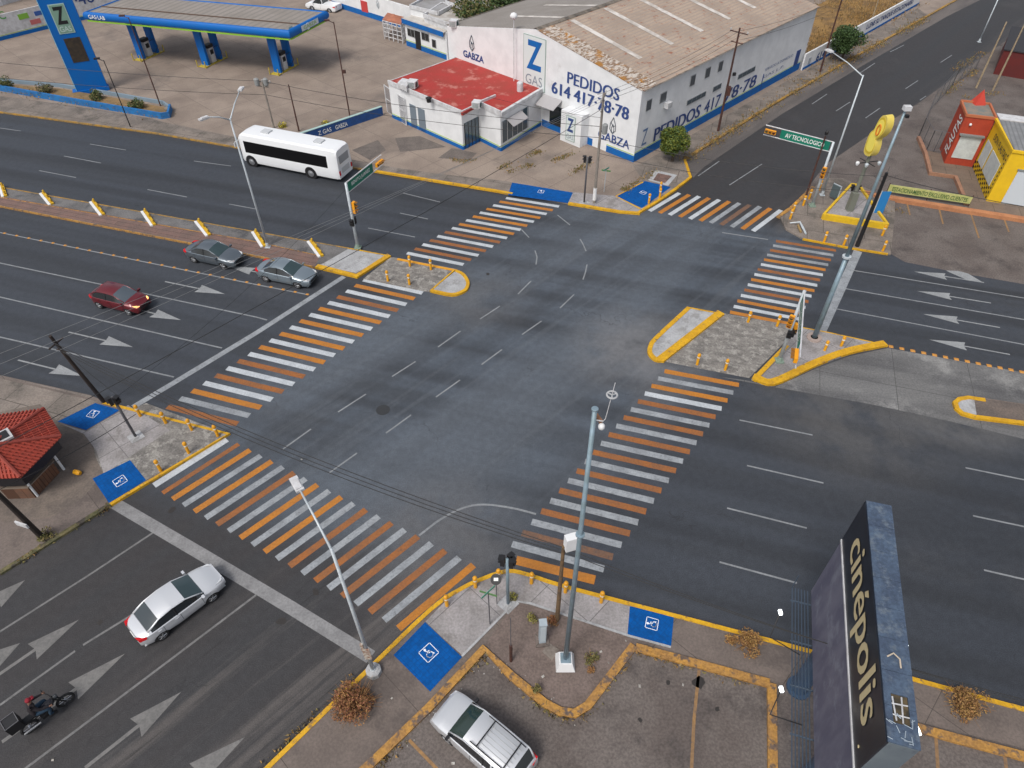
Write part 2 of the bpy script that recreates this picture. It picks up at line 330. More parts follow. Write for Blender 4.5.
# ------------------------------------------------------------------ ground and slabs
struct('ground', MB().poly([(-600, -600, -.02), (600, -600, -.02), (600, 600, -.02), (-600, 600, -.02)]), dirt)
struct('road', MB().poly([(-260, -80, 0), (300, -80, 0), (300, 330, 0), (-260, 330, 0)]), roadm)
SW_Z = .12
def ext(p, d, k, z=SW_Z): q = G2(p, z)+d*k; return q
def slab(name, pts, z, mat_, z0=-.01):
    return struct(name, MB().prism([(p[0], p[1]) for p in pts], z0, z), mat_)
g = lambda *p: [G2(q, SW_Z) for q in p]
# north-west corner: gas station forecourt
nwA = ext((0, 112), A_DIR, -160); 
nw_kerb = [(0, 112), (155, 133), (373.5, 171), (496, 191), (571, 203.5), (620, 212), (639, 213), (655, 203.5), (668, 195), (676, 189.5), (692, 177), (686, 159), (768, 107.5), (848, 61), (928, 16)]
slab('forecourt_pavement', [nwA]+g(*nw_kerb)+[G2((928, 16), SW_Z)+B_DIR*200, nwA+A_N*260], SW_Z, tanc)
# tiled walkway strips on top of the slab
def sheet(name, px, mat_, z=SW_Z+.006): return flat(name, px, z, mat_)
sheet('sidewalk', [(0, 96), (60, 104), (150, 118), (163, 122), (250, 140), (385, 166), (440, 174), (506, 181), (512, 182.5), (508, 194), (496, 191), (373.5, 171), (155, 133), (0, 112)], walkn)
sheet('sidewalk', [(643, 181), (633, 165.5), (640, 164), (801, 73), (918, 8), (928, 16), (848, 61), (768, 107.5), (686, 159), (692, 177), (676, 189), (670, 187)], walkn, SW_Z+.009)
sheet('sidewalk', [(572, 192), (617, 196), (640, 208), (650, 205.5), (640, 212.5), (620, 212), (571, 203.5), (568, 203)], walkl, SW_Z+.012)
# dusty gutter and verge along the cross street
flat('gutter', [(686, 160), (768, 109), (848, 62), (928, 17), (1010, -30), (1040, -30), (946, 17), (862, 66), (782, 114), (704, 167), (693, 178)], .004, M('dusty_gutter', (.1, .09, .088), .85, c2=(.16, .14, .13), scale=.4, stretch=(.2, 1, 1), rot=BB, grain=.3))
flat('dust_verge', [(866, 40+18), (940, 14), (952, 17), (876, 62)], .008, dirt) if False else None
# vacant lot behind the low wall
flat('vacant_lot', [(803, 67), (818, 5), (850, -12), (915, -14), (905, 5), (860, 36)], SW_Z+.02, sand)
# north-east corner
slab('sidewalk', g((780, 217), (793, 208), (815, 187), (822, 178), (842, 178), (895, 200), (895, 212), (891, 254), (850, 247), (803, 238.5), (786, 229)), SW_Z, walkn)
lotn = [G2(p, .004) for p in [(891, 254), (905, 262), (960, 273), (1040, 287)]]
struct('parking_lot', MB().poly(ccw([G2((786, 217), .004), G2((803, 240), .004)]+lotn+[lotn[-1]+A_DIR*150, lotn[-1]+A_DIR*150+A_N*200, G2((1015, 38), .004)+B_DIR*200, G2((1010, 38), .004), G2((985, 55), .004), G2((923, 100), .004), G2((875, 131), .004), G2((825, 165), .004)])), lotb)
# south-west corner
sw = g((0, 375), (90, 395), (104, 401), (230, 433), (111, 505), (0, 574))
slab('sidewalk', [G2((0, 375), SW_Z)-A_DIR*160]+sw+[G2((0, 574), SW_Z)-B_DIR*120, G2((0, 375), SW_Z)-A_DIR*160-A_N*120], SW_Z, walkd)
sheet('plaza_paving', [(93, 444), (86, 431), (146, 403), (229, 434), (146, 480), (131, 461), (104, 474), (96, 458)], stone)
sheet('plaza_paving', [(62, 424), (86, 431), (120, 411), (128, 405), (170, 430), (104, 474), (96, 450), (84, 434)], walkl, SW_Z+.009)
sheet('apron', [(0, 376), (90, 395.5), (98, 402), (57, 421), (40, 404), (0, 412), (-60, 420), (-60, 362)], walkn, SW_Z+.004)
# south-east corner
se_k = [(263.5, 768), (366, 668.5), (430, 607), (460, 587), (480, 577.5), (507, 569), (530, 573), (574.5, 587), (768, 637.7), (910.5, 676), (1024, 707)]
sek = g(*smoothpx(se_k, 3))
slab('sidewalk', [G2((263.5, 768), SW_Z)-B_DIR*60]+sek+[G2((1024, 707), SW_Z)+A_DIR*160, G2((1024, 707), SW_Z)+A_DIR*160-A_N*60], SW_Z, walkd)
sheet('sidewalk', smoothpx([(425, 622), (445, 602), (462, 590), (482, 581), (507, 573), (530, 577), (574, 591)], 3)+[(630, 605), (627.5, 634), (560, 612), (516, 600), (462, 655)], walkl)
sheet('planter_soil', [(516, 602), (560, 614), (625, 636), (636, 643), (590, 701), (575, 712), (545, 700), (512, 673), (484, 646)], dirt, SW_Z+.01)
lotpx = [(484, 652), (512, 678), (545, 705), (574, 717), (590, 706), (634, 650), (700, 668), (768, 684), (1030, 750), (1100, 900), (300, 1000), (367, 768)]
sheet('parking_lot', lotpx, lotb, SW_Z+.004)
# medians
slab('median', g((-200, 155), (0, 186.5), (266, 233), (348, 247.5), (391, 255.5), (357, 277), (315, 267), (256, 255.5), (0, 206), (-200, 168)), SW_Z, M('median_paving', (.13, .125, .125), .85, c2=(.19, .185, .185), scale=.5, c3=(.08, .08, .085), s3=.4, grain=.3))
sheet('brick_strip', [(-200, 164.5), (0, 196), (256, 241), (320, 256), (315, 266), (256, 254.5), (0, 205), (-200, 167)], brick)
sheet('island_paving', [(324, 263), (348, 249), (387, 256), (356, 273), (318, 265)], walkl2, SW_Z+.012)
slab('pedestrian_refuge', [G2(p, .01) for p in [(391, 257), (398, 258), (457, 269), (431, 292), (422, 291), (363, 279)]], .012, stone)
slab('island', g((457, 269.5), (464, 273), (469, 280), (469, 286), (465, 291), (452, 295), (431, 291)), SW_Z, walkl2)
slab('island', g((687, 306.5), (724.5, 313.5), (664, 361), (655, 360), (648, 353), (648.5, 345), (655, 336)), SW_Z, walkl2)
slab('pedestrian_refuge', [G2(p, .01) for p in [(724.5, 313.5), (797, 326), (782, 345), (749, 378), (664, 361.5)]], .012, stone)
slab('island', g((797, 326), (829, 332), (888, 345), (850, 353), (815, 366), (775, 384), (752, 379), (785, 344)), SW_Z, walkl)
flat('turning_bay', [(745, 380), (775, 387), (815, 369), (850, 356), (888, 348), (960, 361), (1100, 386), (1100, 455), (1024, 439), (940, 419), (870, 404), (790, 390), (720, 377)], .004,
     M('dusty_concrete_bay', (.19, .19, .19), .8, c2=(.1, .1, .105), scale=.35, stretch=(.25, 1, 1), rot=AA, c3=(.3, .3, .295), s3=.16, lo3=.52, hi3=.66, joints=(4.5, 4, 0, .02), jrot=AA, grain=.3))
me_ = [(1024+300, 470), (1024, 424), (976, 418), (962, 414), (955, 408), (953, 401), (958, 397), (968, 395.5), (1024, 404), (1324, 448)]
slab('median', g(*me_), SW_Z, M('brown_median', (.17, .135, .115), .85, c2=(.12, .1, .09), scale=.6, grain=.3))
sheet('island_paving', [(977, 417), (962, 412), (956, 406), (955, 401), (960, 398), (974, 397.5)], walkl2)
sheet('tree_pit', [(656, 170), (677, 175), (668, 186), (648, 180)], walkl2, SW_Z+.014); sheet('tree_pit', [(658, 173), (672, 176), (665, 183), (653, 180)], M('pit_soil', (.2, .12, .1), .9, c2=(.12, .08, .07), scale=2, grain=.3), SW_Z+.02)
sheet('concrete_patch', [(452, 148), (477, 153), (470, 160), (438, 158)], M('dark_concrete_patch', (.13, .11, .1), .85, c2=(.17, .145, .13), scale=1, grain=.3), SW_Z+.012); sheet('concrete_patch', [(395, 138), (420, 136), (446, 147), (400, 152)], MATS['dark_concrete_patch'], SW_Z+.012); sheet('concrete_patch', [(352, 150), (378, 140), (386, 150), (370, 160)], MATS['dark_concrete_patch'], SW_Z+.016)
# ------------------------------------------------------------------ kerbs
kerb([(-150, 90), (0, 112), (155, 133)], .16, .135, yelw, side=1)
kerb([(155, 133), (373, 171)], .16, .135, yelw, side=1)
kerb([(373.5, 171), (496, 191), (512, 194)], .28, .15, yel, side=1)
kerb([(568, 203.5), (620, 212), (640, 213.5)], .3, .15, yel, side=1)
kerb([(639, 213), (655, 203.5), (668, 195), (676, 189.5), (692, 177), (686, 159)], .25, .15, yel, side=1)
kerb([(686, 159), (768, 107.5), (848, 61), (928, 16), (1010, -30)], .28, .13, yelw, side=1)
kerb([(643, 182), (616, 196), (640, 208.5)], .12, .14, yel, side=0)
kerb([(780, 217), (793, 208), (815, 187)], .3, .15, orgk, side=1)
kerb([(888, 253), (850, 247), (803, 238)], .12, .14, yel, side=1)
kerb([(104, 401), (230, 433), (111, 505)], .2, .15, yel, side=-1)
kerb([(111, 505), (0, 574)], .25, .13, M('weedy_kerb', (.1, .1, .045), .9, c2=(.2, .17, .08), scale=2, c3=(.07, .06, .05), s3=1.2, grain=.4), side=-1)
kerb([(0, 376), (104, 401)], .15, .13, walkd, side=-1)
kerb([(200, 830)]+se_k[:3]+se_k[3:], .2, .15, yel, side=-1, sm=3)
kerb([(1010, 703), (1200, 752)], .2, .15, yel, side=-1)
kerb([(-150, 162.5), (0, 186.5), (266, 233), (348, 247.5)], .1, .14, yelw, side=-1)
kerb([(-150, 179), (0, 206), (256, 256), (315, 267)], .1, .14, orgk, side=1)
kerb([(0, 197), (256, 241.5), (322, 256)], .06, .14, orgk)
kerb([(348, 247.5), (391, 255.5)], .1, .15, yel, side=-1)
kerb([(391, 255.5), (357, 277), (315, 267)], .42, .16, yel, side=-1)
kerb([(398, 258), (457, 269.5)], .22, .05, M('orange_bar', (.72, .33, .02), .6, grain=.2), side=-1)
kerb([(455, 270), (431, 291)], .12, .15, yel, side=-1)
kerb([(457, 269.5), (464, 273), (469, 280), (469, 286), (465, 291), (452, 295), (431, 291)], .25, .16, yel, side=-1, sm=3)
kerb([(687, 306.5), (655, 336), (648.5, 345), (648, 353), (655, 360), (664, 361)], .3, .155, yel, side=1, sm=3)
kerb([(664, 361), (724.5, 313.5)], .55, .16, yel, side=1)
kerb([(687, 306.5), (724.5, 313.5)], .1, .15, yel, side=-1)
kerb([(785, 344), (752, 378)], .3, .16, yel, side=1)
kerb([(752, 378), (775, 384), (815, 366), (850, 353), (888, 345)], .5, .17, yel, side=1, sm=4)
kerb([(888, 345), (829, 332), (797, 326)], .08, .14, yel, side=1)
kerb([(1200, 450), (1024, 424), (976, 418), (962, 414), (955, 408), (953, 401), (958, 397), (968, 395.5), (985, 398)], .28, .16, yel, side=-1)
kerb([(985, 398), (1200, 430)], .1, .13, walkd, side=-1)
# raised faded kerb round the south-east parking lot
def pk(px, wd=.42, h=.27, m=yelw, **k): return kerb(px, wd, h, m, name='parking_kerb', **k)
pk([(330, 800), (372, 762), (430, 706), (484, 648), (512, 676), (545, 703), (560, 711), (575, 713), (588, 705), (634, 645)], .36, .24, orgk)
pk([(636, 647), (700, 664), (770, 683)], .38, .24, orgk)
pk([(772, 683), (773, 770), (774, 860)], .38, .24, orgk)
pk([(916, 727), (960, 739), (1040, 760), (1100, 775)], .38, .24, orgk)
kerb([(462, 656), (516, 601), (530, 603), (560, 613), (628, 635)], .1, .15, walkl2, name='kerb')
kerb([(600, 1000), (627.5, 635.2)][1:]+[(671, 647)], .1, .145, walkl2)
# ------------------------------------------------------------------ road paint
ZP = .006
def lerp(a, b, t): return (a[0]+(b[0]-a[0])*t, a[1]+(b[1]-a[1])*t)
def crosswalk(La, Lb, Ra, Rb, n, first, pat=None, wd=.42):
    # world-even stripes between left edge La->Lb and right edge Ra->Rb
    mb = MB(); la, lb, ra, rb = (G2(p, ZP) for p in (La, Lb, Ra, Rb))
    pit = (lb-la)/(n-1); pr = (rb-ra)/(n-1)
    for i in range(n):
        l = la+pit*i; r = ra+pr*i; t = (r-l).normalized(); nn = Vector((-t.y, t.x, 0)); pl = abs(pit.dot(nn)); h = pl*wd/2
        cl = 'WO'[(i+(first == 'O')) % 2]; c = (pat or {}).get(i); m = {'W': 0, 'O': 2}[cl]
        if c is not None: m = c
        k = 6
        for j in range(k):
            p = l+(r-l)*(j/k); q = l+(r-l)*((j+1)/k)
            jit = lambda: random.uniform(-.02, .02)
            mb.add([p-nn*(h+jit()*.4), q-nn*(h+jit()*.4), q+nn*(h), p+nn*(h)], [(0, 1, 2, 3)], m)
    return struct('crosswalk', mb, [pw, pww, po, pow_, pof])
crosswalk((363.5, 279.8), (167.5, 406.5), (422.5, 293), (237.5, 424), 20, 'W', {3: 3, 13: 3, 19: 3, 18: 1, 15: 3}, .5)
crosswalk((407, 253), (506, 198), (463.5, 264.5), (559, 206.5), 15, 'W', {1: 3, 3: 3, 5: 3}, .5)
crosswalk((679.5, 193), (781, 210), (649.5, 211), (753, 231), 11, 'W', {7: 4, 8: 1, 6: 1}, .5)
crosswalk((776, 241), (730, 312), (836, 250.5), (796, 325), 15, 'O', {0: 3, 2: 3, 6: 3, 10: 3, 1: 1, 3: 1}, .5)
crosswalk((664.5, 371), (512, 544), (739, 385), (604, 569), 20, 'O', {1: 1, 5: 1, 7: 1, 6: 3, 9: 1, 11: 1, 13: 1, 15: 1, 17: 1, 19: 1, 8: 3, 10: 3, 12: 3, 14: 3, 16: 3, 18: 4, 4: 3}, .5)
crosswalk((250, 450), (473.5, 565), (172.5, 499), (398.5, 628.5), 19, 'O', dict([(i, 1) for i in (1, 3, 5, 7, 9, 11, 13, 15, 17)]+[(i, 3) for i in (4, 10, 12, 14, 16)]), .46)
def stroke(mb, pts, wd, z=ZP, m=0):
    pts = [G2(p, z) for p in pts]; L = []; R_ = []
    for i, p in enumerate(pts):
        t = (pts[min(i+1, len(pts)-1)]-pts[max(i-1, 0)]).normalized(); nn = Vector((-t.y, t.x, 0)); L.append(p+nn*wd/2); R_.append(p-nn*wd/2)
    for i in range(len(pts)-1): mb.add([R_[i], R_[i+1], L[i+1], L[i]], [(0, 1, 2, 3)], m)
def marks(name, lst, wd, mat_, z=ZP):
    mb = MB()
    for s in lst: stroke(mb, s, wd, z)
    return struct(name, mb, mat_)
marks('crosswalk_edge_bar', [[(154, 485.5), (227, 439.5)]], .42, pw, .008)
marks('crosswalk_edge_bar', [[(238.7, 444), (162.5, 493)]], .3, pow_, .008)
marks('crosswalk_edge_bar', [[(516, 560), (595, 580)]], .5, po, .008)
marks('stop_line', [[(344, 276.5), (256, 333), (170, 385), (133, 407)]], .42, pww)
marks('stop_line', [[(115, 503.5), (203, 555), (290, 607), (371, 657)]], .62, paint('dirty_white_paint', (.27, .27, .275), (.13, .13, .135), .45, .7))
marks('stop_line', [[(858, 251), (838, 295), (819, 336)]], .62, pww)
marks('stop_line', [[(722, 232.5), (745, 236), (768, 239.5)]], .12, pwl)
lanes = [[(-100, 214), (0, 232.5), (256, 284.5), (307, 294.5)], [(-100, 244), (0, 263), (256, 317), (267, 320)], [(-100, 276), (0, 297), (222, 348)], [(-100, 315), (0, 337), (174, 377)],
         [(848, 269.5), (1024, 298), (1200, 327)], [(842, 288), (1024, 319.5), (1200, 350)], [(832, 308), (1024, 344.5), (1200, 378)],
         [(87.5, 576), (152.5, 533)], [(0, 631.5), (87.5, 576)], [(-60, 670), (0, 631.5)], [(0, 705), (75, 651)], [(83, 645), (135, 613)], [(26, 768), (150, 675)], [(150, 675), (256, 595)], [(-60, 845), (26, 768)]]
marks('lane_line', lanes[:7], .11, pwl); marks('lane_line', lanes[7:], .11, paint('dim_lane_paint', (.2, .2, .2), (.09, .09, .09), .4, .7))
dash = [[(0, 128), (21, 131)], [(90, 144), (126, 150)], [(64, 156), (101, 163)], [(39, 170.5), (76, 177.5)], [(194, 161), (231, 166)], [(147.5, 189.5), (187, 197)], [(229, 204), (256, 209)], [(368, 228), (415, 237)], [(400, 213), (428, 219)], [(403, 193), (440, 202)],
        [(739.5, 420), (812.5, 435)], [(747, 465.5), (823.5, 483)], [(727, 508), (806.7, 528)], [(719.5, 562), (797, 583)], [(965.5, 467.7), (1040, 483)], [(973, 515.7), (1045, 531)], [(984, 570), (1040, 583)],
        [(698, 176), (719.5, 161)], [(729.5, 185), (762, 164)], [(812, 104), (827, 94)], [(836, 111), (850, 102)], [(860, 73), (875, 63)], [(865.5, 118), (880, 108)], [(905.5, 88.7), (918, 80.5)], [(940.5, 62.5), (952, 55)], [(890, 52), (904, 45)], [(920, 100), (926, 96)],
        [(557.5, 215), (570, 225)], [(521.5, 229.5), (529, 237.5)], [(535, 250.5), (537, 257), (536, 264.5)], [(580, 239), (583, 244), (586, 251)], [(587, 264.5), (585.5, 272), (583, 279.5)], [(531, 281), (518, 294)], [(574, 294.5), (560, 308)], [(541.5, 321), (522, 334.5)],
        [(500, 306), (480, 319)], [(460.5, 331), (438, 347)], [(502, 349.5), (481.5, 364.5)], [(415.5, 361.5), (392, 376.5)], [(366, 394), (338, 412)], [(411, 415), (386, 433)], [(460, 380), (436, 397)], [(311, 429), (283, 449)], [(357, 453), (329, 473)]]
marks('lane_dash', dash, .1, pwl)
marks('turn_guide_line', [smoothpx([(419, 535.5), (441, 519), (463, 508), (484, 504.5), (512, 508), (536, 514)], 4)], .12, pwl)
marks('bay_line', [[(699, 670), (694, 720), (690, 800)], [(409, 740), (436, 768), (450, 785)], [(936, 738), (940, 800)], [(1005, 757), (1010, 800)]], .13, pbay, SW_Z+.012)
marks('bay_line', [[(907, 203), (910, 215)], [(939, 208), (943, 224)], [(971, 214), (979, 238)], [(1003, 216), (1009, 232)]], .13, pbay, .012)
def arrow(tail, tip, mat_, hf=.42, hw=.45, shaft=.11, side=None):
    mb = MB(); a = G2(tail, ZP+.002); b = G2(tip, ZP+.002); t = (b-a); L = t.length; t.normalize(); nn = Vector((-t.y, t.x, 0)); h = b-t*L*hf
    mb.add([a-nn*shaft/2, h-nn*shaft/2, h+nn*shaft/2, a+nn*shaft/2], [(0, 1, 2, 3)])
    mb.add([h-nn*shaft/2-t*.002, h-nn*hw-t*.12, b, h+nn*hw-t*.12, h+nn*shaft/2-t*.002], [(0, 1, 2, 3, 4)])
    if side:
        s = nn*side; p = a+t*L*.35; q = p+s*.9+t*.9
        mb.add([p, p+t*.22, q+t*.11, q-t*.05], [(0, 1, 2, 3)] if side > 0 else [(3, 2, 1, 0)]); mb.add([q-s*.05-t*.35, q+t*.3-s*.5, q+s*.3+t*.7], [(0, 1, 2)])
    return struct('road_arrow', mb, mat_)
for a, b in [((165, 281.5), (225, 294)), ((120, 305), (181, 320)), ((68.5, 332), (133, 347)), ((18, 360), (83, 376))]: arrow(a, b, par)
arrow((275, 276), (228, 266), par, .5, .45)
for a, b in [((984, 282.5), (914, 271.5)), ((991, 303), (917, 291)), ((1000, 327.5), (923, 314)), ((1010, 354.5), (929, 339.5))]: arrow(a, b, par, .44, .42)
mbx = MB(); q = [G2(p, .009) for p in [(984, 283), (966, 279.5), (950, 272.5), (946, 270.5), (958, 270.8), (968, 273.5)]]; mbx.poly(ccw(q)); struct('road_arrow', mbx, par)
for a, b, k in [((-30, 620), (25, 580), .5), ((-28, 675), (20, 643), .5), ((-12, 682), (79, 619.5), .5), ((2, 742), (125, 653.5), .42), ((85, 768), (181, 692), .46), ((120, 830), (245, 737), .4)]: arrow(a, b, paw, k, .52, .16)
# ------------------------------------------------------------------ accessible ramps
def iso_symbol(ramp, c, ang, s=.55):
    mb = MB(); c = Vector((c[0], c[1], 0)); X = Vector((math.cos(ang), math.sin(ang), 0)); Y = Vector((-X.y, X.x, 0)); zz = SW_Z+.022
    def ln(p, q, w_=.04):
        a = c+X*p[0]*s+Y*p[1]*s; b = c+X*q[0]*s+Y*q[1]*s; t = (b-a).normalized(); nn = Vector((-t.y, t.x, 0))*w_/2; a = a-t*w_/2; b = b+t*w_/2
        mb.add([(*(v[:2]), zz) for v in (a-nn, b-nn, b+nn, a+nn)], [(0, 1, 2, 3)])
    for p, q in (((-1, -1), (1, -1)), ((1, -1), (1, 1)), ((1, 1), (-1, 1)), ((-1, 1), (-1, -1))): ln(p, q, .03)
    hd = c+X*-.15*s+Y*.68*s; mb.add([(hd.x+.06*math.cos(a*math.pi/5), hd.y+.06*math.sin(a*math.pi/5), zz+.001) for a in range(10)], [tuple(range(10))])
    ln((-.15, .45), (-.1, -.05)); ln((-.1, -.05), (.3, -.05)); ln((.3, -.05), (.5, -.6)); ln((-.12, .2), (.22, .2))
    arc = [(-.05+.45*math.cos(a), -.3+.45*math.sin(a)) for a in [math.radians(130+i*20) for i in range(11)]]
    for i in range(10): ln(arc[i], arc[i+1], .035)
    mb.build('access_symbol', M('white_symbol_paint', (.8, .84, .9), .6), ramp)
def ramp(px, cpx, ang, s, wx=None):
    o = flat('access_ramp', px, SW_Z+.018, rampb)
    p = G2(cpx); iso_symbol(o, p, ang, s*.64); return o
ramp([(57.5, 421.5), (95, 403), (120, 410), (86, 430)], (94, 415.5), AA, .42)
ramp([(92.5, 478.5), (130, 460), (146, 480), (109, 503)], (121, 482.5), BB+math.pi/2, .46)
ramp([(393.5, 655), (425, 622), (462, 657), (430, 691.5)], (429, 654), BB, .5)
ramp([(630, 604), (674, 615), (671, 647), (627.5, 635)], (651.5, 625), AA+math.pi/2, .42)
ramp([(512, 182.5), (573, 192.5), (568, 203), (508, 195)], (541, 193), AA, .38)
ramp([(645, 181), (671, 187), (642, 208), (616, 196)], (643, 194), BB, .38)
# ------------------------------------------------------------------ walls measured from the photo
class Wall:
    def __init__(s, a, b, u=None, z=0.0):
        s.o = G2(a, z); d = G2(b, z)-s.o; s.L = d.length; s.u = u or d.normalized(); s.n = Vector((s.u.y, -s.u.x, 0)); s.z0 = z
        if s.n.dot(CAM-s.o) < 0: s.n = -s.n
    def uz(s, q):
        d = ray(*q); t = ((s.o-CAM).dot(s.n))/d.dot(s.n); p = CAM+d*t; return (p-s.o).dot(s.u), p.z
    def pt(s, u, z, off=0.0): return Vector((s.o.x, s.o.y, 0))+s.u*u+s.n*off+Z*z
    def panel(s, mb, u0, u1, z0, z1, d=.04, m=0, back=0.0):   # box proud of the wall
        a = [s.pt(u0, z0, -back), s.pt(u1, z0, -back), s.pt(u1, z1, -back), s.pt(u0, z1, -back)]; b = [p+s.n*(d+back) for p in a]
        mb.add(a+b, [(0, 1, 2, 3), (7, 6, 5, 4), (0, 4, 5, 1), (1, 5, 6, 2), (2, 6, 7, 3), (3, 7, 4, 0)], m)
        return mb
    def pxpanel(s, mb, q0, q1, d=.04, m=0):
        (u0_, z0_), (u1_, z1_) = s.uz(q0), s.uz(q1); return s.panel(mb, min(u0_, u1_), max(u0_, u1_), min(z0_, z1_), max(z0_, z1_), d, m)
def text_mesh(txt, bold=0.0):
    cu = bpy.data.curves.new('t', 'FONT'); cu.body = txt; cu.resolution_u = 3; cu.offset = bold; cu.extrude = .0
    ob = bpy.data.objects.new('t', cu); col.objects.link(ob); dg = bpy.context.evaluated_depsgraph_get(); dg.update()
    me = bpy.data.meshes.new_from_object(ob.evaluated_get(dg)); vs = [v.co.copy() for v in me.vertices]; fs = [tuple(p.vertices) for p in me.polygons]
    bpy.data.objects.remove(ob); bpy.data.meshes.remove(me); bpy.data.curves.remove(cu); return vs, fs
def write(txt, origin, ux, uy, width, height, mat_, parent, name='lettering', bold=.01, off=.012, label=None):
    vs, fs = text_mesh(txt, 0 if bold > .04 else bold); x0 = min(v.x for v in vs); x1 = max(v.x for v in vs); y0 = min(v.y for v in vs); y1 = max(v.y for v in vs)
    nn = ux.cross(uy).normalized(); mb = MB(); s = width/(x1-x0); heavy = bold > .04; t = height/(y1-y0); base = [origin+ux*((v.x-x0)*s)+uy*((v.y-y0)*t) for v in vs]
    if heavy:
        for k in range(5): mb.add([p+nn*(off+.002*k)+ux*(width*.0035*(k-2)) for p in base], fs)
    else: mb.add([p+nn*off for p in base], fs)
    return mb.build(name, mat_, parent, label=label)
def wwrite(W, txt, u_0, u_1, z0, z1, mat_, parent, off=.03, bold=.01, name='lettering'):
    # text reading left to right for someone facing the wall
    right = Z.cross(W.n); r = W.u.dot(right); a, b = (u_0, u_1) if r*(u_1-u_0) > 0 else (u_1, u_0)
    return write(txt, W.pt(a, z0, 0), right, Z, abs(b-a), z1-z0, mat_, parent, name, bold, off)
def pxwrite(W, txt, bl, tr, mat_, parent, h=None, **k):
    (a, za), (b, zb) = W.uz(bl), W.uz(tr); return wwrite(W, txt, a, b, za, zb if h is None else za+h, mat_, parent, **k)
# ------------------------------------------------------------------ warehouse
FT = Wall((633, 163.5), (603, 149.5), u=-Vector((-B_DIR.y, B_DIR.x, 0))*-1)
FT.u = B_N.copy(); FT.n = -B_DIR if (-B_DIR).dot(CAM-FT.o) > 0 else B_DIR.copy()
SD = Wall((633, 163.5), (800, 71)); SD.u = B_DIR.copy(); SD.n = -B_N if (-B_N).dot(CAM-SD.o) > 0 else B_N.copy()
WU, WL, EZ, PZ = 25.0, 32.4, 6.6, 8.9      # gable width, length, eave and ridge height
wh = thing('warehouse', 'long white gas company warehouse with painted phone number and rusty grey gable roof', 'warehouse', FT.pt(0, 0))
roofm = M('weathered_roof_sheet', (.43, .335, .26), .8, c2=(.34, .265, .21), scale=.35, c3=(.3, .125, .075), s3=1.5, lo3=.555, hi3=.64, stripes=(.45, BB+math.pi/2, (.31, .26, .225)), grain=.15)
roofg = M('grey_roof_sheet', (.31, .285, .26), .8, c2=(.26, .235, .21), scale=.4, stripes=(.45, BB+math.pi/2, (.19, .175, .165)), grain=.15)
peel = M('peeling_roof_coating', (.6, .54, .48), .85, c2=(.27, .18, .12), scale=2.2, lo=.45, hi=.55, stretch=(1, 2.2, 1), rot=BB, c3=(.42, .19, .03), s3=.75, lo3=.52, hi3=.6, grain=.3, bump=.8)
skyl = M('translucent_roof_panel', (.68, .64, .6), .5, c2=(.42, .38, .34), scale=1)
eaveb = M('roof_edge_grime', (.2, .17, .14), .9, c2=(.09, .08, .07), scale=1.5)
# walls: front gable (thickness 0.25), side, far
mb = MB()
def gable(u0, out):
    pr = [(0, 0), (WU, 0), (WU, EZ), (WU/2, PZ), (0, EZ)]
    a = [FT.pt(u, z)-FT.n*u0 for u, z in pr]; b = [FT.pt(u, z)-FT.n*(u0+.25) for u, z in pr]; n = 5
    mb.add(a+b, [tuple(range(n)), tuple(range(n, 2*n))[::-1]]+[(i, n+i, n+(i+1) % n, (i+1) % n) for i in range(n)])
gable(0, 1); gable(WL-.25, 1)
for u in (0.002, WU-.252):
    a = FT.pt(u, 0)-FT.n*.26; b = FT.pt(u, 0)-FT.n*(WL-.26); c = FT.pt(u+.25, 0)-FT.n*(WL-.26); d = FT.pt(u+.25, 0)-FT.n*.26
    mb.prism([a, b, c, d], 0, EZ-.01)
mb.build('wall', white, wh)
# roof slopes, slightly proud of the walls, with trim and translucent strips
def rp(u, l, dz=0.0):   # point on roof: u across, l along
    z = EZ+(PZ-EZ)*(1-abs(u-WU/2)/(WU/2)); return FT.pt(u, z+dz)-FT.n*l
mr = MB()
for u0, u1, m in ((-.15, WU/2, 0), (WU/2, WU+.15, 1)):
    p = [rp(u0, .15, .06), rp(u1, .15, .06), rp(u1, WL+.15, .06), rp(u0, WL+.15, .06)]; b = [v-Z*.05 for v in p]
    mr.add(p+b, [(0, 1, 2, 3), (7, 6, 5, 4), (0, 4, 5, 1), (1, 5, 6, 2), (2, 6, 7, 3), (3, 7, 4, 0)], m)
roof = mr.build('roof', [roofm, roofg], wh)
ms = MB()
for l in (4.2, 9.3, 14.4, 19.5, 24.6):
    for u0, u1 in ((3.6, 11.9), (13.1, 20)):
        ms.add([rp(u0, l, .09), rp(u1, l, .09), rp(u1, l+.6, .09), rp(u0, l+.6, .09)], [(0, 1, 2, 3)])
ms.build('roof_light', skyl, roof)
mp = MB()
for k in range(12):
    u0 = .0+k*1.02; u1 = u0+1.02
    mp.add([rp(u0, -.02, .1), rp(u1, -.02, .1), rp(u1, 2.2, .1), rp(u0, 2.2, .1), rp(u0, -.02, .02), rp(u1, -.02, .02)], [(0, 1, 2, 3), (4, 5, 1, 0)])
mp.build('parapet_coating', peel, roof)
mt_ = MB()
for u0, u1 in ((WU+.02, WU+.3), (-.28, -.14)): mt_.add([rp(u0, 0, .1)-Z*0, rp(u1, 0, .1), rp(u1, WL, .1), rp(u0, WL, .1)], [(0, 1, 2, 3)])
mt_.add([rp(WU/2, 0, -.0)+Z*.16, rp(WU/2+.35, 0, .1), rp(WU/2+.35, WL, .1), rp(WU/2, WL, 0)+Z*.16, rp(WU/2-.35, 0, .1), rp(WU/2-.35, WL, .1)], [(0, 1, 2, 3), (4, 0, 3, 5)])
mt_.build('roof_trim', eaveb, roof)
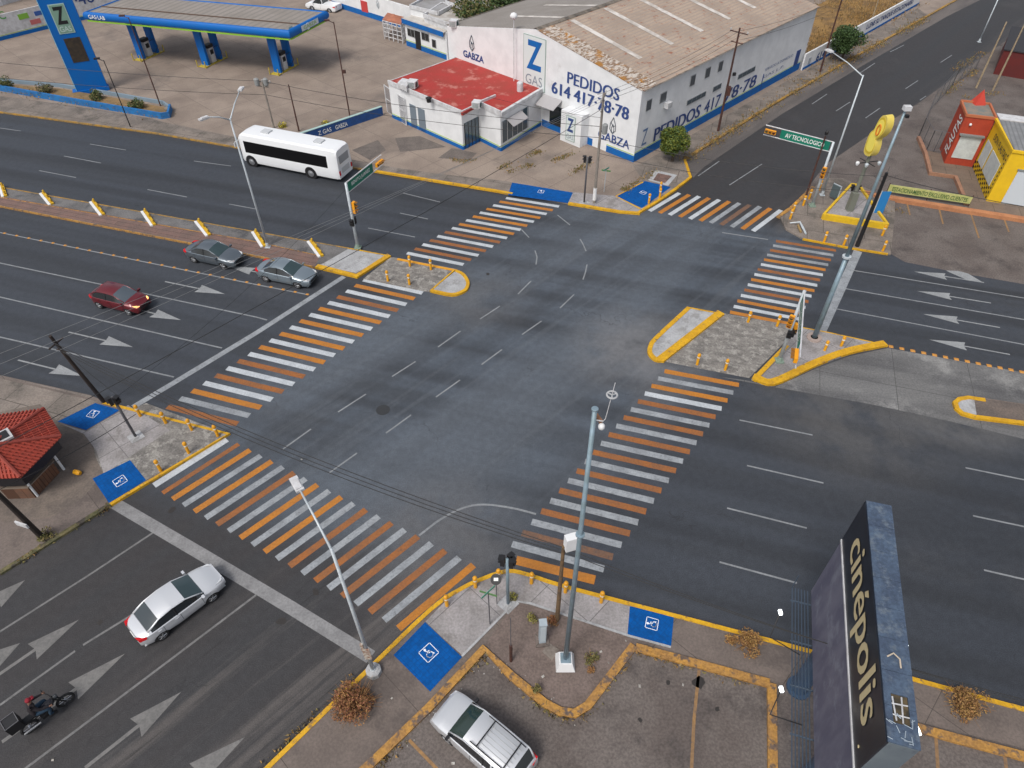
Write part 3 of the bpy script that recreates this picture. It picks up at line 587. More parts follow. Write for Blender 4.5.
# plinth bands
mb = MB(); ml = MB()
for W_, a, b in ((FT, -.03, 3.2), (SD, .0, 31.8)):
    hb_ = .72 if W_ is FT else .92; W_.panel(mb, a, b, .0, hb_, .03); W_.panel(ml, a, b, hb_+.06, hb_+.12, .02)
FT.panel(mb, 4.9, 11.4, 0, .8, .03)
for pq in ((763, 95), (797, 74)): pass
mb.build('plinth', blue, wh); ml.build('trim_line', lime, wh)
# windows on the long side
def window(W_, q0, q1, parent, m=None, depth=.05):
    mb = MB(); (a, z0), (b, z1) = W_.uz(q0), W_.uz(q1); a, b = sorted((a, b)); z0, z1 = sorted((z0, z1))
    W_.panel(mb, a, b, z0, z1, depth); fr = mb.build('window', M('grey_window_frame', (.35, .36, .37), .6), parent)
    mg = MB(); k = max(1, round((b-a)/.9)); s = (b-a-.06)/k
    for i in range(k): W_.panel(mg, a+.05+i*s, a+s*(i+1), z0+.06, z1-.06, depth+.012)
    mg.build('pane', m or glassd, fr); return fr
for q0, q1 in (((645, 112), (652, 98)), ((659, 104), (667, 90.5)), ((689, 87), (696, 73.5)), ((704, 79), (711, 66)), ((717, 72.5), (723.5, 60))): window(SD, q0, q1, wh, M('mid_window_glass', (.1, .11, .12), .2))
for q0, q1 in (((686, 106), (706, 90.5)), ((712, 92.5), (721.5, 82.5)), ((737, 80), (755.5, 65.5))): window(SD, q0, q1, wh, glassb)
md = MB()
for q0, q1 in (((760, 90), (763.5, 74)),): SD.pxpanel(md, q0, q1, .05)
md.build('door', dblue, wh)
md = MB(); SD.pxpanel(md, (793, 66), (801, 49), .05); md.build('door', dblue, wh)
mu = MB(); q = SD.uz((666, 104)); mu.box(SD.pt(q[0], q[1], .25), (.7, .45, .5), BB); mu.build('air_conditioner', white2, wh)
mu = MB(); q = SD.uz((733, 74)); mu.lathe(SD.pt(q[0], q[1], .15), [(.18, -.1), (.18, .15)], 10); mu.build('wall_lamp', dark, wh)
# lettering on the long side: PEDIDOS 417 78.78
z0, z1 = 1.08, 2.4
ua = SD.uz((655, 138))[0]
def sdw(t, a, b): return wwrite(SD, t, a, b, z0+.05, z1, dblue, wh, .035, .05)
sdw('PEDIDOS', 2.9, 10.6); sdw('417', 11.4, 14.3); sdw('78·78', 15.2, 21.4)
wwrite(SD, 'Z', .9, 1.7, .95+.4, 2.9, M('pale_blue_mark', (.12, .2, .35), .6), wh, .035, .0)
for k, t in enumerate(('SERVICIO A DOMICILIO', 'GAS L.P.')): wwrite(SD, t, 23.0, 23.0+(6.2, 4.6)[k], 2.2-k*.75, 2.5-k*.75, M('faded_blue_letter', (.12, .17, .32), .6), wh, .035, .0)
# lettering and emblems on the gable
pxwrite(FT, 'PEDIDOS', (567.5, 83), (620, 90.5), dblue, wh, h=1.05, bold=.045)
pxwrite(FT, '614 417·78·78', (552, 92.5), (630, 103.0), dblue, wh, h=1.1, bold=.045)
(gu, gz) = FT.uz((600, 142.5)); wwrite(FT, 'GABZA', FT.uz((598, 140))[0], FT.uz((629, 150))[0], 1.15, 1.95, dblue, wh, .035, .045)
(gu, gz) = FT.uz((465, 57.0)); wwrite(FT, 'GABZA', FT.uz((463.5, 55))[0], FT.uz((484, 60))[0], 4.15, 4.85, dblue, wh, .035, .03)
def flame(W_, c, s, parent, m):
    u, z = W_.uz(c); mb = MB()
    for pts in ([(0, 1.0), (.34, .3), (.36, -.2), (0, -.62), (-.36, -.2), (-.3, .3), (0, 1.0)], [(0, .3), (.17, -.05), (.12, -.4), (0, -.5), (-.14, -.4), (-.15, -.05), (0, .3)], [(-.3, .3), (-.05, .1), (.3, .5)]):
        mb.tube([W_.pt(u+x*s, z+y*s, .04) for x, y in pts], .03, 5)
    return mb.build('flame_emblem', m, parent)
flame(FT, (472, 45), .95, wh, M('dark_line_paint', (.05, .07, .1), .6)); flame(FT, (613, 127.5), .95, wh, MATS['dark_line_paint'])
def zplate(W_, q0, q1, parent, big=True):
    (a, z0), (b, z1) = W_.uz(q0), W_.uz(q1); a, b = sorted((a, b)); z0, z1 = sorted((z0, z1)); mb = MB()
    W_.panel(mb, a, b, z0, z1, .05); W_.panel(mb, a+.06, b-.06, z0+.06, z1-.06, .062, 1)
    pl = mb.build('logo_plate', [M('grey_green_edge', (.25, .33, .3), .6), M('pale_plate', (.62, .68, .68), .6)], parent)
    zs = z0+(z1-z0)*.27
    wwrite(W_, 'Z', a+(b-a)*.16, b-(b-a)*.16, zs+.1*(z1-z0), z1-(z1-z0)*.08, blue if big else dblue, pl, .07, .03)
    wwrite(W_, 'GAS', a+(b-a)*.12, b-(b-a)*.12, z0+(z1-z0)*.08, zs, M('grey_letter', (.2, .25, .3), .6), pl, .07, .0)
zplate(FT, (523.5, 85), (546.5, 40), wh)
# entrance block and awning
EB = Wall((560, 141), (579.6, 149)); EB.u = (EB.pt(EB.L, 0)-EB.pt(0, 0)).normalized()
e0, e1 = EB.pt(0, 0), EB.pt(EB.L, 0); back = -FT.n*0
def towall(p): return p-FT.n*((p-FT.o).dot(FT.n)-.02)
mb = MB(); mb.prism([e0, e1, towall(e1), towall(e0)], 0, 3.1); mb.build('entrance_block', white, wh)
zplate(EB, (565.5, 139), (576, 118), wh, False)
pxwrite(EB, 'GABZA', (564.5, 145), (576, 141), M('pale_green_letter', (.3, .5, .4), .6), wh, h=.3)
mb = MB(); a = FT.uz((545, 120))[0]; e = FT.uz((562, 128))[0]
mb.add([FT.pt(11.2, 3.35, .03), FT.pt(8.9, 3.35, .03), FT.pt(8.9, 2.75, 1.3), FT.pt(11.2, 2.75, 1.3), FT.pt(11.2, 3.3, .03), FT.pt(8.9, 3.3, .03), FT.pt(8.9, 2.7, 1.3), FT.pt(11.2, 2.7, 1.3)], [(0, 1, 2, 3), (7, 6, 5, 4), (2, 6, 7, 3), (0, 3, 7, 4), (1, 5, 6, 2)])
mb.build('awning', M('grey_awning', (.36, .35, .36), .7), wh)
mb = MB(); FT.panel(mb, 8.4, 10.4, .7, 2.6, .05); mb.build('window', glassd, wh)
mb = MB(); FT.panel(mb, 6.4, 6.9, 0, 2.7, .06); mb.build('downpipe', white2, wh)
# ------------------------------------------------------------------ red roofed office in front
an = thing('office_annex', 'single storey white office with flat red roof and blue skirting beside the warehouse gable', 'office', G(463.5, 151))
AN = Wall((401, 122.5), (463.5, 151)); AH = 3.75
f0 = G(389.6, 81.5, AH); f1 = G(401, 122.5); f2 = G(463.5, 151); bq = G(480.5, 142); f4 = G(501, 152.5); f5 = towall(G(543, 125.5)); bl = towall(G(446, 61, AH))
wallp = [AN.pt(-1.3, 0), f2, bq, f4, f5, bl]
redr = M('red_roof_coating', (.4, .035, .028), .75, c2=(.33, .04, .028), scale=.5, c3=(.5, .17, .14), s3=.55, lo3=.54, hi3=.64, grain=.2)
mb = MB(); mb.prism([(p.x, p.y) for p in wallp], 0, AH-.06); mb.build('wall', white, an)
mb = MB()
ins = [Vector((p.x, p.y, 0)) for p in wallp]; cen = sum(ins, Vector())/len(ins)
porch = [AN.pt(AN.L-.2, 0, -.0), f2+(f2-bq)*-.02+(AN.n*.9), bq+AN.n*1.2+(bq-f2).normalized()*.2, bq+(bq-f2).normalized()*.2]
mb.prism([(p.x, p.y) for p in wallp], AH-.05, AH); rf = mb.build('roof', redr, an)
mb = MB(); mb.prism([(p.x, p.y) for p in (AN.pt(AN.L-1.3, 0, .05), AN.pt(AN.L+.25, 0, .05), bq+AN.n*.06, bq-(AN.u*-.1), AN.pt(AN.L-1.3, 0, -.3))], AH-.25, AH+.004); 
mb.build('porch_roof', redr, rf)
mb = MB()
def par_(a, b, hgt=.16, t=.14): ribbon(mb, [a, b], t, AH-.25, AH+hgt)
par_(wallp[0], f2); par_(f2, bq, .1); par_(bq, f4, .25); par_(f4, f5, .1, .3); par_(wallp[0], bl, .05, .1)
par_(bq-AN.n*2.2, bq, .22); mb.build('parapet', white2, an)
mb = MB(); ml = MB()
for a, b in ((wallp[0], f2), (f2, bq), (bq, f4), (f4, f5)):
    t = (b-a).normalized(); nn = Vector((t.y, -t.x, 0)); q = [a+nn*.03-t*.0, b+nn*.03]; ribbon(mb, [a+nn*.02, b+nn*.02], .06, 0, .45); ribbon(ml, [a+nn*.015, b+nn*.015], .04, .52, .58)
mb.build('plinth', blue, an); ml.build('trim_line', lime, an)
for q0, q1 in (((412, 126), (415.5, 106)), ((420, 130), (424.5, 110))):
    mb = MB(); AN.pxpanel(mb, q0, q1, .05); mb.build('window', M('grey_blue_slot_window', (.16, .2, .24), .3), an)
AD = Wall((463.5, 151), (480.5, 142)); mb = MB(); AD.panel(mb, .25, AD.L-.2, .1, 2.6, .05); d_ = mb.build('door', glassb, an)
mb = MB()
for i in range(5): AD.panel(mb, .25+i*(AD.L-.5)/4, .3+i*(AD.L-.5)/4, .1, 2.6, .075)
mb.build('door_grille', dark, d_)
AF = Wall((501, 152.5), (543, 125.5)); mb = MB(); AF.panel(mb, .15, AF.L*.62, .85, 2.9, .05); w_ = mb.build('window', glassb, an)
mb = MB()
for i in range(6): AF.panel(mb, .15+i*AF.L*.115, .2+i*AF.L*.115, .85, 2.9, .07)
mb.build('window_frame', white2, w_)
mb = MB(); a, b = AF.L*.12, AF.L*.45
mb.add([AF.pt(a, 2.95, .06), AF.pt(b, 2.95, .06), AF.pt(b, 2.45, .9), AF.pt(a, 2.45, .9), AF.pt(a, 2.9, .06), AF.pt(b, 2.9, .06), AF.pt(b, 2.4, .9), AF.pt(a, 2.4, .9)], [(0, 1, 2, 3), (7, 6, 5, 4), (2, 6, 7, 3), (0, 3, 7, 4), (1, 5, 6, 2)])
mb.build('awning', MATS['grey_awning'], an)
def cooler(px, z, label, s=.8):
    p = G(px[0], px[1], z); t = thing('roof_cooler', label, 'cooler', p, AA)
    mb = MB(); mb.box((0, 0, s*.45), (s, s, s*.7)); mb.box((0, 0, s*.83), (s*1.05, s*1.05, s*.06)); mb.build('housing', white2, t, local=True)
    mb = MB()
    for i in range(5): mb.box((0, -s*.505, s*(.22+i*.12)), (s*.8, .02, s*.04))
    mb.lathe((s*.5, 0, s*.45), [(s*.28, 0), (s*.28, .03)], 12, axis=(1, 0, 0)); mb.build('louvre', M('dark_green_louvre', (.03, .07, .06), .6), t, local=True)
cooler((413, 88), AH, 'square air cooler near the left parapet of the red roof', .85)
cooler((477, 108), AH, 'grey cooler beside the porch parapet of the red roof', .75)
mb = MB(); mb.prism([(p.x, p.y) for p in (G(398, 88, AH), G(407, 92, AH), G(411, 85, AH), G(403, 83, AH))], AH+.01, AH+.5); tag(mb.build('roof_duct', white2), 'low pale duct box on the left edge of the red roof', 'duct')
mb = MB(); mb.lathe(G(429, 102, AH), [(.22, 0), (.22, .3), (.3, .34), (.3, .4), (.1, .5)], 12); tag(mb.build('roof_vent', dark), 'small black round vent on the red roof', 'vent')
mb = MB(); mb.lathe(G(520, 91, AH), [(.3, 0), (.3, .75), (.18, .8)], 12); mb.lathe(G(520, 91, AH)+Z*.8, [(.3, 0), (.2, .08)], 12); tag(mb.build('water_tank', white2), 'small white water tank on the red roof by the gable', 'tank')
# lattice gate at the left end of the office
gt = thing('lattice_gate', 'white framed lattice gate at the left end of the red roofed office', 'gate', AN.pt(-1.2, 0))
mb = MB(); e = [AN.pt(-.0, 0, .02), G(391, 117)]
GW = Wall((401, 122.5), (388, 113)); 
mb = MB()
for u in (0, 2.05, 4.1): mb.tube([GW.pt(u-1.2 if u == 0 else u-1.2, 0), GW.pt(u-1.2, 2.9)], .06, 6)
for z in (.1, 1.5, 2.85): mb.tube([GW.pt(-1.2, z), GW.pt(2.9, z)], .04, 6)
mb.build('frame', white2, gt)
mb = MB()
for i in range(22):
    a = -1.2+i*.19; mb.tube([GW.pt(a, .1), GW.pt(a, 2.85)], .018, 4)
for i in range(14): mb.tube([GW.pt(-1.2, .1+i*.2), GW.pt(2.9, .1+i*.2)], .014, 4)
mb.build('lattice', M('grey_mesh', (.25, .25, .27), .6), gt)
# lamp mast in front of the gable
lm = thing('lamp_post', 'thin grey mast with round white lamp head in front of the big Z plate', 'lamp post', FT.pt(14.9, 3.6, .45))
mb = MB(); mb.tube([FT.pt(14.9, 3.6, .45), FT.pt(14.9, 9.4, .45)], .05, 6); mb.build('pole', white2, lm)
mb = MB(); mb.lathe(FT.pt(14.9, 9.4, .45), [(.15, 0), (.32, .15), (.36, .32), (.25, .5), (.05, .58)], 12); mb.build('lamp_head', white, lm, smooth=True)
# ------------------------------------------------------------------ low office and boundary walls behind the forecourt
OB = Wall((407, 46.5), (447, 61)); ob = thing('gatehouse_office', 'low white office row with blue fascia and small windows left of the warehouse', 'office', OB.pt(0, 0)); OH = 3.2
mb = MB(); dd = 9.0; o4 = [OB.pt(0, 0), OB.pt(OB.L+.2, 0), OB.pt(OB.L+.2, 0)-OB.n*dd, OB.pt(0, 0)-OB.n*dd]
mb.prism(o4, 0, OH); mb.build('wall', white, ob)
mb = MB(); mb.prism([OB.pt(-.15, 0, .3), OB.pt(OB.L+.1, 0, .3), OB.pt(OB.L+.1, 0, -dd), OB.pt(-.15, 0, -dd)], OH, OH+.12); mb.build('roof', M('pale_roof', (.62, .6, .57), .8, c2=(.45, .42, .38), scale=.6, grain=.2), ob)
mb = MB(); OB.panel(mb, -.15, OB.L, OH-.45, OH+.1, .33, back=-.305); OB.panel(mb, 0, OB.L, 0, .7, .03); mb.build('blue_band', blue, ob)
mb = MB(); OB.panel(mb, 0, OB.L, .75, .83, .02); mb.build('trim_line', lime, ob)
window(OB, (408, 35.5), (414.5, 30), ob); window(OB, (422, 39.5), (429, 34), ob); window(OB, (432.5, 47), (436, 40), ob)
mb = MB(); OB.pxpanel(mb, (416.5, 48.5), (420, 32), .05); mb.build('door', dark, ob)
cooler((454, 27), EZ+.1, 'round grey cooler at the far corner of the warehouse eave', .8)
# upper wall and second roof behind
BW = Wall((337, 8), (396, 27)); bw = thing('boundary_wall', 'tall white boundary wall with blue base and red notice at the rear of the forecourt', 'wall', BW.pt(0, 0))
mb = MB(); BW.panel(mb, -1, BW.L+4, 0, 3.0, .0, back=.2); mb.build('wall', white, bw)
mb = MB(); BW.panel(mb, -1, BW.L+1, 0, .8, .03); mb.build('plinth', blue, bw)
mb = MB(); BW.pxpanel(mb, (362, 11), (367, 2), .04); mb.build('notice', M('red_notice', (.5, .05, .05), .6), bw)
flame(BW, (378, 5), .7, bw, M('faint_line', (.4, .45, .48), .7))
def simple_block(name, label, cat, px, h, wallm, roofm_, z=0):
    pts = [G2(p, h) for p in px]; t = thing(name, label, cat, (pts[0].x, pts[0].y, 0)); mb = MB(); mb.prism(pts, 0, h-.15); mb.build('wall', wallm, t)
    mb = MB(); c = sum(pts, Vector())/len(pts); mb.prism([c+(p-c)*1.01 for p in pts], h-.15, h); mb.build('roof', roofm_, t)
    mb = MB(); n = len(pts)
    for i in range(n): ribbon(mb, [pts[i], pts[(i+1) % n]], .2, h-.15, h+.25)
    mb.build('parapet', white2, t); return t
greyr = M('grey_flat_roof', (.33, .33, .34), .8, c2=(.24, .23, .22), scale=.4, c3=(.16, .13, .11), s3=.5, lo3=.55, hi3=.7, grain=.2)
tanr = M('tan_flat_roof', (.26, .2, .15), .85, c2=(.2, .155, .12), scale=.5, grain=.2)
simple_block('flat_roofed_shed', 'grey roofed shed behind the low white office row', 'shed', [(410, 7), (444, -12), (475, -6), (438, 14)], 4.2, white, greyr)
simple_block('flat_roofed_store', 'low store with pale stained roof between the office row and warehouse', 'store', [(424, 16), (442, 4), (486, 16), (456, 25), (446, 24)], 4.0, white2, M('stained_white_roof', (.5, .49, .47), .8, c2=(.33, .3, .27), scale=.7, c3=(.2, .16, .13), s3=.5, lo3=.55, hi3=.65))
simple_block('brown_walled_yard', 'long tan roofed block behind the pale store', 'building', [(446, 3), (452, -4), (500, 10), (488, 17)], 4.4, tanr, tanr)
def pole_lamp(base, top, label, two=False, m=None, group=None, r=.07):
    h = HT(base, top); p = G2(base); t = thing('lot_lamp_post', label, 'lamp post', p, 0, group)
    mb = MB(); mb.tube([(0, 0, 0), (0, 0, h)], [r, r*.7], 8); mb.build('pole', m or rust, t, local=True)
    mb = MB(); mb.tube([(0, 0, h-.1), (-.5, .05, h+.12)], .035, 6); mb.box((-.62, .05, h+.14), (.5, .3, .12), .2); mb.build('lamp_head', m or rust, t, local=True); return t
lotlamps = 'brown lamp posts in the forecourt'
pole_lamp((377.5, 117.5), (333, 22), 'tall rusty lamp post standing in the open forecourt above the low blue wall', group=lotlamps) if False else None
pl = pole_lamp((350, 117), (333, 22), 'tall rusty brown lamp post standing at the low blue wall of the forecourt', group=lotlamps)
mb = MB(); mb.box((.2, -.1, 4.6), (.35, .2, .3)); mb.build('switch_box', rust, pl, local=True)
pole_lamp((161, 107), (131, 17), 'rusty brown lamp post rising from the right end of the blue planter', group=lotlamps)
pole_lamp((131, 128), (104.5, 60), 'thin black post on the pavement in front of the blue planter', m=dark, r=.055)
pole_lamp((466, 25), (460, -40), 'rusty mast behind the pale store roof', r=.09)
pole_lamp((390.5, 17), (385, -40), 'rusty mast behind the entrance cage', r=.09)
# turnstile cage
tc_ = thing('turnstile_cage', 'white barred entrance cage with orange roof beside the low white office', 'turnstile', G(396, 42))
pz = 2.3; cg = [G(385, 40), G(403, 45), G(407.5, 38), G(390, 33)]
mb = MB()
for i in range(4):
    a, b = cg[i], cg[(i+1) % 4]
    for k in range(4):
        p = a.lerp(b, k/4); mb.tube([p, p+Z*pz], .07, 5)
    for z in (.5, 1.0, 1.5, 2.0, pz): mb.tube([a+Z*z, b+Z*z], .05, 5)
mb.build('bars', white2, tc_)
mb = MB(); mb.prism([(p.x, p.y) for p in cg], pz+.05, pz+.15); cc_ = sum(cg, Vector())/4; mb.lathe(cc_+Z*(pz+.14), [(1.0, 0), (.3, .35), (.15, .45)], 10); mb.build('roof', M('terracotta_roof', (.42, .16, .09), .8, c2=(.33, .13, .08), scale=2), tc_)
# mural wall at far left
MW = Wall((-40, 52), (88, 20)); mw = thing('mural_wall', 'white perimeter wall with painted social media squares and blue base at the far left', 'wall', MW.pt(0, 0))
mb = MB(); MW.panel(mb, -20, MW.L+16, 0, 2.9, .0, back=.2); mb.build('wall', white2, mw)
mb = MB(); MW.panel(mb, -20, MW.L+16, 0, .55, .03); mb.build('plinth', blue, mw); mb = MB(); MW.panel(mb, -20, MW.L+16, .6, .67, .02); mb.build('trim_line', lime, mw)
for q0, q1, c, nm in (((19.5, 20), (27, 12.5), (.2, .42, .05), 'green'), ((31.5, 25), (39.5, 18), (.5, .14, .14), 'pink'), ((35.5, 16), (41.5, 10), (.03, .1, .35), 'blue')):
    mb = MB(); MW.pxpanel(mb, q0, q1, .04); o = mb.build('painted_square', M(nm+'_square', c, .6), mw)
pxwrite(MW, 'C', (0, 20), (5.5, 16), M('green_letter', (.1, .35, .1), .6), mw, h=.9)
pxwrite(MW, '·46', (77, 6), (95, 2), dblue, mw, h=1.3)
tl_ = thing('storage_building', 'pale building with brown doors behind the mural wall', 'building', G(20, 8))
SB = Wall((-30, 16), (45, -6)); mb = MB(); SB.panel(mb, -10, SB.L, 0, 4, 0, back=6); mb.build('wall', white2, tl_)
mb = MB(); SB.panel(mb, 8, 10.3, 0, 3, .04); mb.build('door', rust, tl_); mb = MB(); SB.panel(mb, 11, 13.6, 0, 3, .04); mb.build('door', dark, tl_)
mb = MB(); SB.panel(mb, 2.5, 5, 0, 3, .04); mb.build('door', white, tl_)
# low blue wall with writing
LW = Wall((313, 140.5), (383.5, 116.5)); lw = thing('low_blue_wall', 'long low blue wall with white edge and faded white lettering behind the bus', 'wall', LW.pt(0, 0))
mb = MB(); LW.panel(mb, -1.5, LW.L, 0, 1.0, 0, back=.25); mb.build('wall', M('deep_blue_wall', (.012, .075, .27), .6, c2=(.012, .06, .2), scale=2), lw)
mb = MB(); LW.panel(mb, -1.5, LW.L, 1.0, 1.05, .02, back=.27); mb.build('coping', M('pale_green_coping', (.35, .5, .48), .7), lw)
wwrite(LW, 'Z GAS', LW.uz((319, 138))[0], LW.uz((332, 133))[0], .3, .72, signw, lw, .02); wwrite(LW, 'GABZA', LW.uz((336, 131))[0], LW.uz((348, 127))[0], .3, .72, signw, lw, .02)
# pylon
PY = Wall((78.6, 96), (109.4, 91)); py = thing('pylon_sign', 'tall bright blue gas station pylon sign with Z plate standing in the planter', 'sign', PY.pt(PY.L/2, 0))
bluep = M('bright_blue_pylon', (.001, .125, .45), .5, spec=.3, c2=(.006, .12, .42), scale=1)
mb = MB(); PY.panel(mb, 0, PY.L, 0, 11.0, 0, back=.75); mb.build('panel', bluep, py)
mb = MB(); PY.panel(mb, -.0, .06, .0, 11.01, .03); mb.build('edge_strip', M('light_blue_edge', (.2, .5, .7), .5), py)
mb = MB(); PY.panel(mb, -.4, PY.L+.1, 0, .5, .12, back=.9); mb.build('base', bluep, py)
mb = MB(); PY.panel(mb, PY.L*.28, PY.L*.78, 3.35, 5.75, .03); pd_ = mb.build('price_display', M('dark_display', (.035, .028, .024), .35, c2=(.06, .045, .03), scale=3), py)
lp = MB(); u0_, u1_, z0_, z1_ = PY.L*.24, PY.L*.72, PY.uz((70, 33))[1], PY.uz((62, 3))[1]
u1_ = max(u1_, u0_+.9)
PY.panel(lp, u0_, u1_, z0_, z1_, .04); PY.panel(lp, u0_+.09, u1_-.09, z0_+.09, z1_-.09, .055, 1); o = lp.build('logo_plate', [M('silver_green_rim', (.35, .5, .46), .4), M('logo_green', (.2, .33, .26), .4)], py)
wwrite(PY, 'Z', u0_+.25, u1_-.25, z0_+(z1_-z0_)*.32, z1_-.25, dark, o, .07, .03); wwrite(PY, 'GAS', u0_+.2, u1_-.2, z0_+.18, z0_+(z1_-z0_)*.25, M('pale_letter', (.5, .62, .6), .5), o, .07, .0)
# planter kerb of the pylon
plp = [(-60, 80), (0, 89), (163, 117.5), (169, 116), (172, 108), (168, 105), (100, 93), (0, 82), (-60, 75)]
pt_ = thing('planter', 'low blue walled planter strip with dry soil in front of the pylon', 'planter', G(80, 102))
pp = [G2(p) for p in [(-60, 81), (0, 91.5), (80, 106), (163, 120), (170, 119), (172, 111)]]
mb = MB(); ribbon(mb, pp, .2, 0, .75); mb.build('wall', M('planter_blue', (.012, .16, .42), .6, c2=(.02, .12, .32), scale=2), pt_)
mb = MB(); ribbon(mb, [G2(p) for p in [(172, 111), (164, 105.5), (110, 96), (60, 88), (0, 83), (-60, 76)]], .2, 0, .5); mb.build('rear_wall', M('grey_blue_edge', (.2, .27, .33), .7), pt_)
mb = MB(); mb.poly(ccw([G2(p, .45) for p in [(-60, 76), (0, 84), (60, 88.5), (110, 97), (163, 107), (168, 113), (163, 116), (80, 101), (0, 87), (-60, 77)]])); mb.build('soil', M('sandy_soil', (.3, .19, .085), .9, c2=(.2, .14, .07), scale=1.2, grain=.3), pt_)
# ------------------------------------------------------------------ fuel canopy
cp = thing('fuel_canopy', 'large flat gas station canopy with bright blue rounded fascia over three pump islands', 'canopy', G(205, 60))
CZ = 5.6; FL = G(85, 11.5, CZ); FR = G(288, 30, CZ); BR = G(325, 11, CZ); BL_ = FL+(BR-FR)*1.35; BR = FR+(BR-FR)*1.35 if False else BR; BL_ = FL+(BR-FR)
mb = MB(); mb.prism([FL, FR, BR, BL_], CZ-.7, CZ-.12); mb.build('deck', M('canopy_roof', (.3, .27, .245), .8, c2=(.25, .225, .2), scale=.3, stripes=(.9, math.atan2((BR-FR).y, (BR-FR).x)+math.pi/2, (.2, .185, .17)), grain=.15), cp)
mb = MB(); ring = [FL, FR, BR, BL_]
for i in range(4):
    a, b = ring[i], ring[(i+1) % 4]; t = (b-a).normalized(); nn = Vector((t.y, -t.x, 0)); prof = [(-.05, 0), (.12, -.04), (.24, -.2), (.29, -.42), (.24, -.66), (.12, -.82), (-.05, -.86)]
    vs = [p+nn*x+Z*z+t*(x*s) for p, s in ((a, -1), (b, 1)) for x, z in prof]; n = len(prof); mb.add(vs, [(k, k+1, n+k+1, n+k) for k in range(n-1)]+[(n-1, 0, n, 2*n-1)])
mb.build('fascia', bluep, cp, smooth=True)
mb = MB()
for i in range(4):
    a, b = ring[i], ring[(i+1) % 4]; t = (b-a).normalized(); nn = Vector((t.y, -t.x, 0)); ribbon(mb, [a+nn*.1-Z*0, b+nn*.1], .14, CZ-1.0, CZ-.87)
mb.build('fascia_trim', M('lime_trim', (.25, .5, .04), .5), cp)
mb = MB(); c_ = FL+(BL_-FL)*.33; d__ = FR+(BR-FR)*.33; ribbon(mb, [c_, d__], .12, CZ-.1, CZ-.02); mb.build('roof_pipe', M('brown_pipe', (.12, .08, .06), .8), cp)
tt = (FR-FL).normalized(); nn = Vector((tt.y, -tt.x, 0))
write('GAS·LAB', FL+tt*.5+nn*.33+Z*-.62, tt, Z, 2.2, .42, signw, cp, off=.0)
t2 = (BR-FR).normalized(); n2 = Vector((t2.y, -t2.x, 0)); mb = MB()
mb.lathe(FR+t2*3.1+n2*.27-Z*.45, [(.34, 0), (.34, .06)], 20, axis=n2); o = mb.build('logo_disc', M('pale_disc', (.6, .68, .72), .5), cp)
mbb = MB(); c0 = FR+t2*3.6+n2*.31-Z*.4; mbb.add([c0-t2*1.7-Z*.28, c0+t2*1.5-Z*.28, c0+t2*1.5+Z*.28, c0-t2*1.7+Z*.28], [(0, 1, 2, 3)]); mbb.build('name_plate', MATS['pale_disc'], cp)
write('GABZA', c0-t2*1.3+n2*.02-Z*.18, t2, Z, 2.4, .36, M('lime_letter', (.3, .45, .15), .5), cp, off=.01)
mb = MB(); c0 = FR+tt*-.15+nn*.3+t2*.6; mb.add([c0-Z*.8, c0-Z*.8+t2*.7, c0+t2*.7+Z*.15, c0+Z*.15], [(0, 1, 2, 3)]); mb.build('corner_plate', MATS['silver_green_rim'], cp)
def pump(base, first=None):
    p = G2(base)
    if first: return place(first[0], p, 0, first[1])
    t = thing('fuel_pump_island', 'blue pump island with yellow kerb under the left part of the canopy', 'fuel pump', p, 0, 'pump islands under the canopy')
    ang = math.atan2((BR-FR).y, (BR-FR).x); X = Vector((math.cos(ang), math.sin(ang), 0)); Y = Vector((-X.y, X.x, 0))
    mb = MB(); mb.box(X*1.1+Z*.1, (3.6, 1.2, .22), ang); mb.build('kerb', M('pump_yellow', (.6, .45, .03), .6, c2=(.35, .27, .05), scale=2), t, local=True)
    for k in (0, 2.2):
        mb = MB(); mb.box(X*k+Z*2.5, (.35, .95, 4.7), ang); mb.build('column', bluep, t, local=True)
    mb = MB(); mb.box(X*1.1+Z*1.0, (.8, .6, 1.7), ang); mb.box(X*1.1+Z*2.0, (.9, .65, .35), ang, 1); mb.box(X*1.1-Y*.31+Z*1.35, (.5, .03, .5), ang, 1)
    mb.build('dispenser', [white2, dark], t, local=True)
    mb = MB()
    for s in (-1, 1): mb.tube([X*1.5+Y*s*.3+Z*1.7, X*2.0+Y*s*.6+Z*1.9, X*2.2+Y*s*.75+Z*1.0, X*1.7+Y*s*.5+Z*.4, X*1.5+Y*s*.3+Z*.9], .03, 6)
    mb.build('hose', dark, t, local=True)
    mb = MB()
    for a in (-.8, 3.0):
        for s in (-1, 1): mb.tube([X*a+Y*s*.6, X*a+Y*s*.6+Z*.9], .06, 6)
    mb.build('guard_post', MATS['pump_yellow'], t, local=True); return t
pu = pump((143, 60)); pump((207, 66.5), (pu, 'blue pump island with yellow kerb under the middle of the canopy')); pump((279, 74), (pu, 'blue pump island with yellow kerb under the right end of the canopy'))
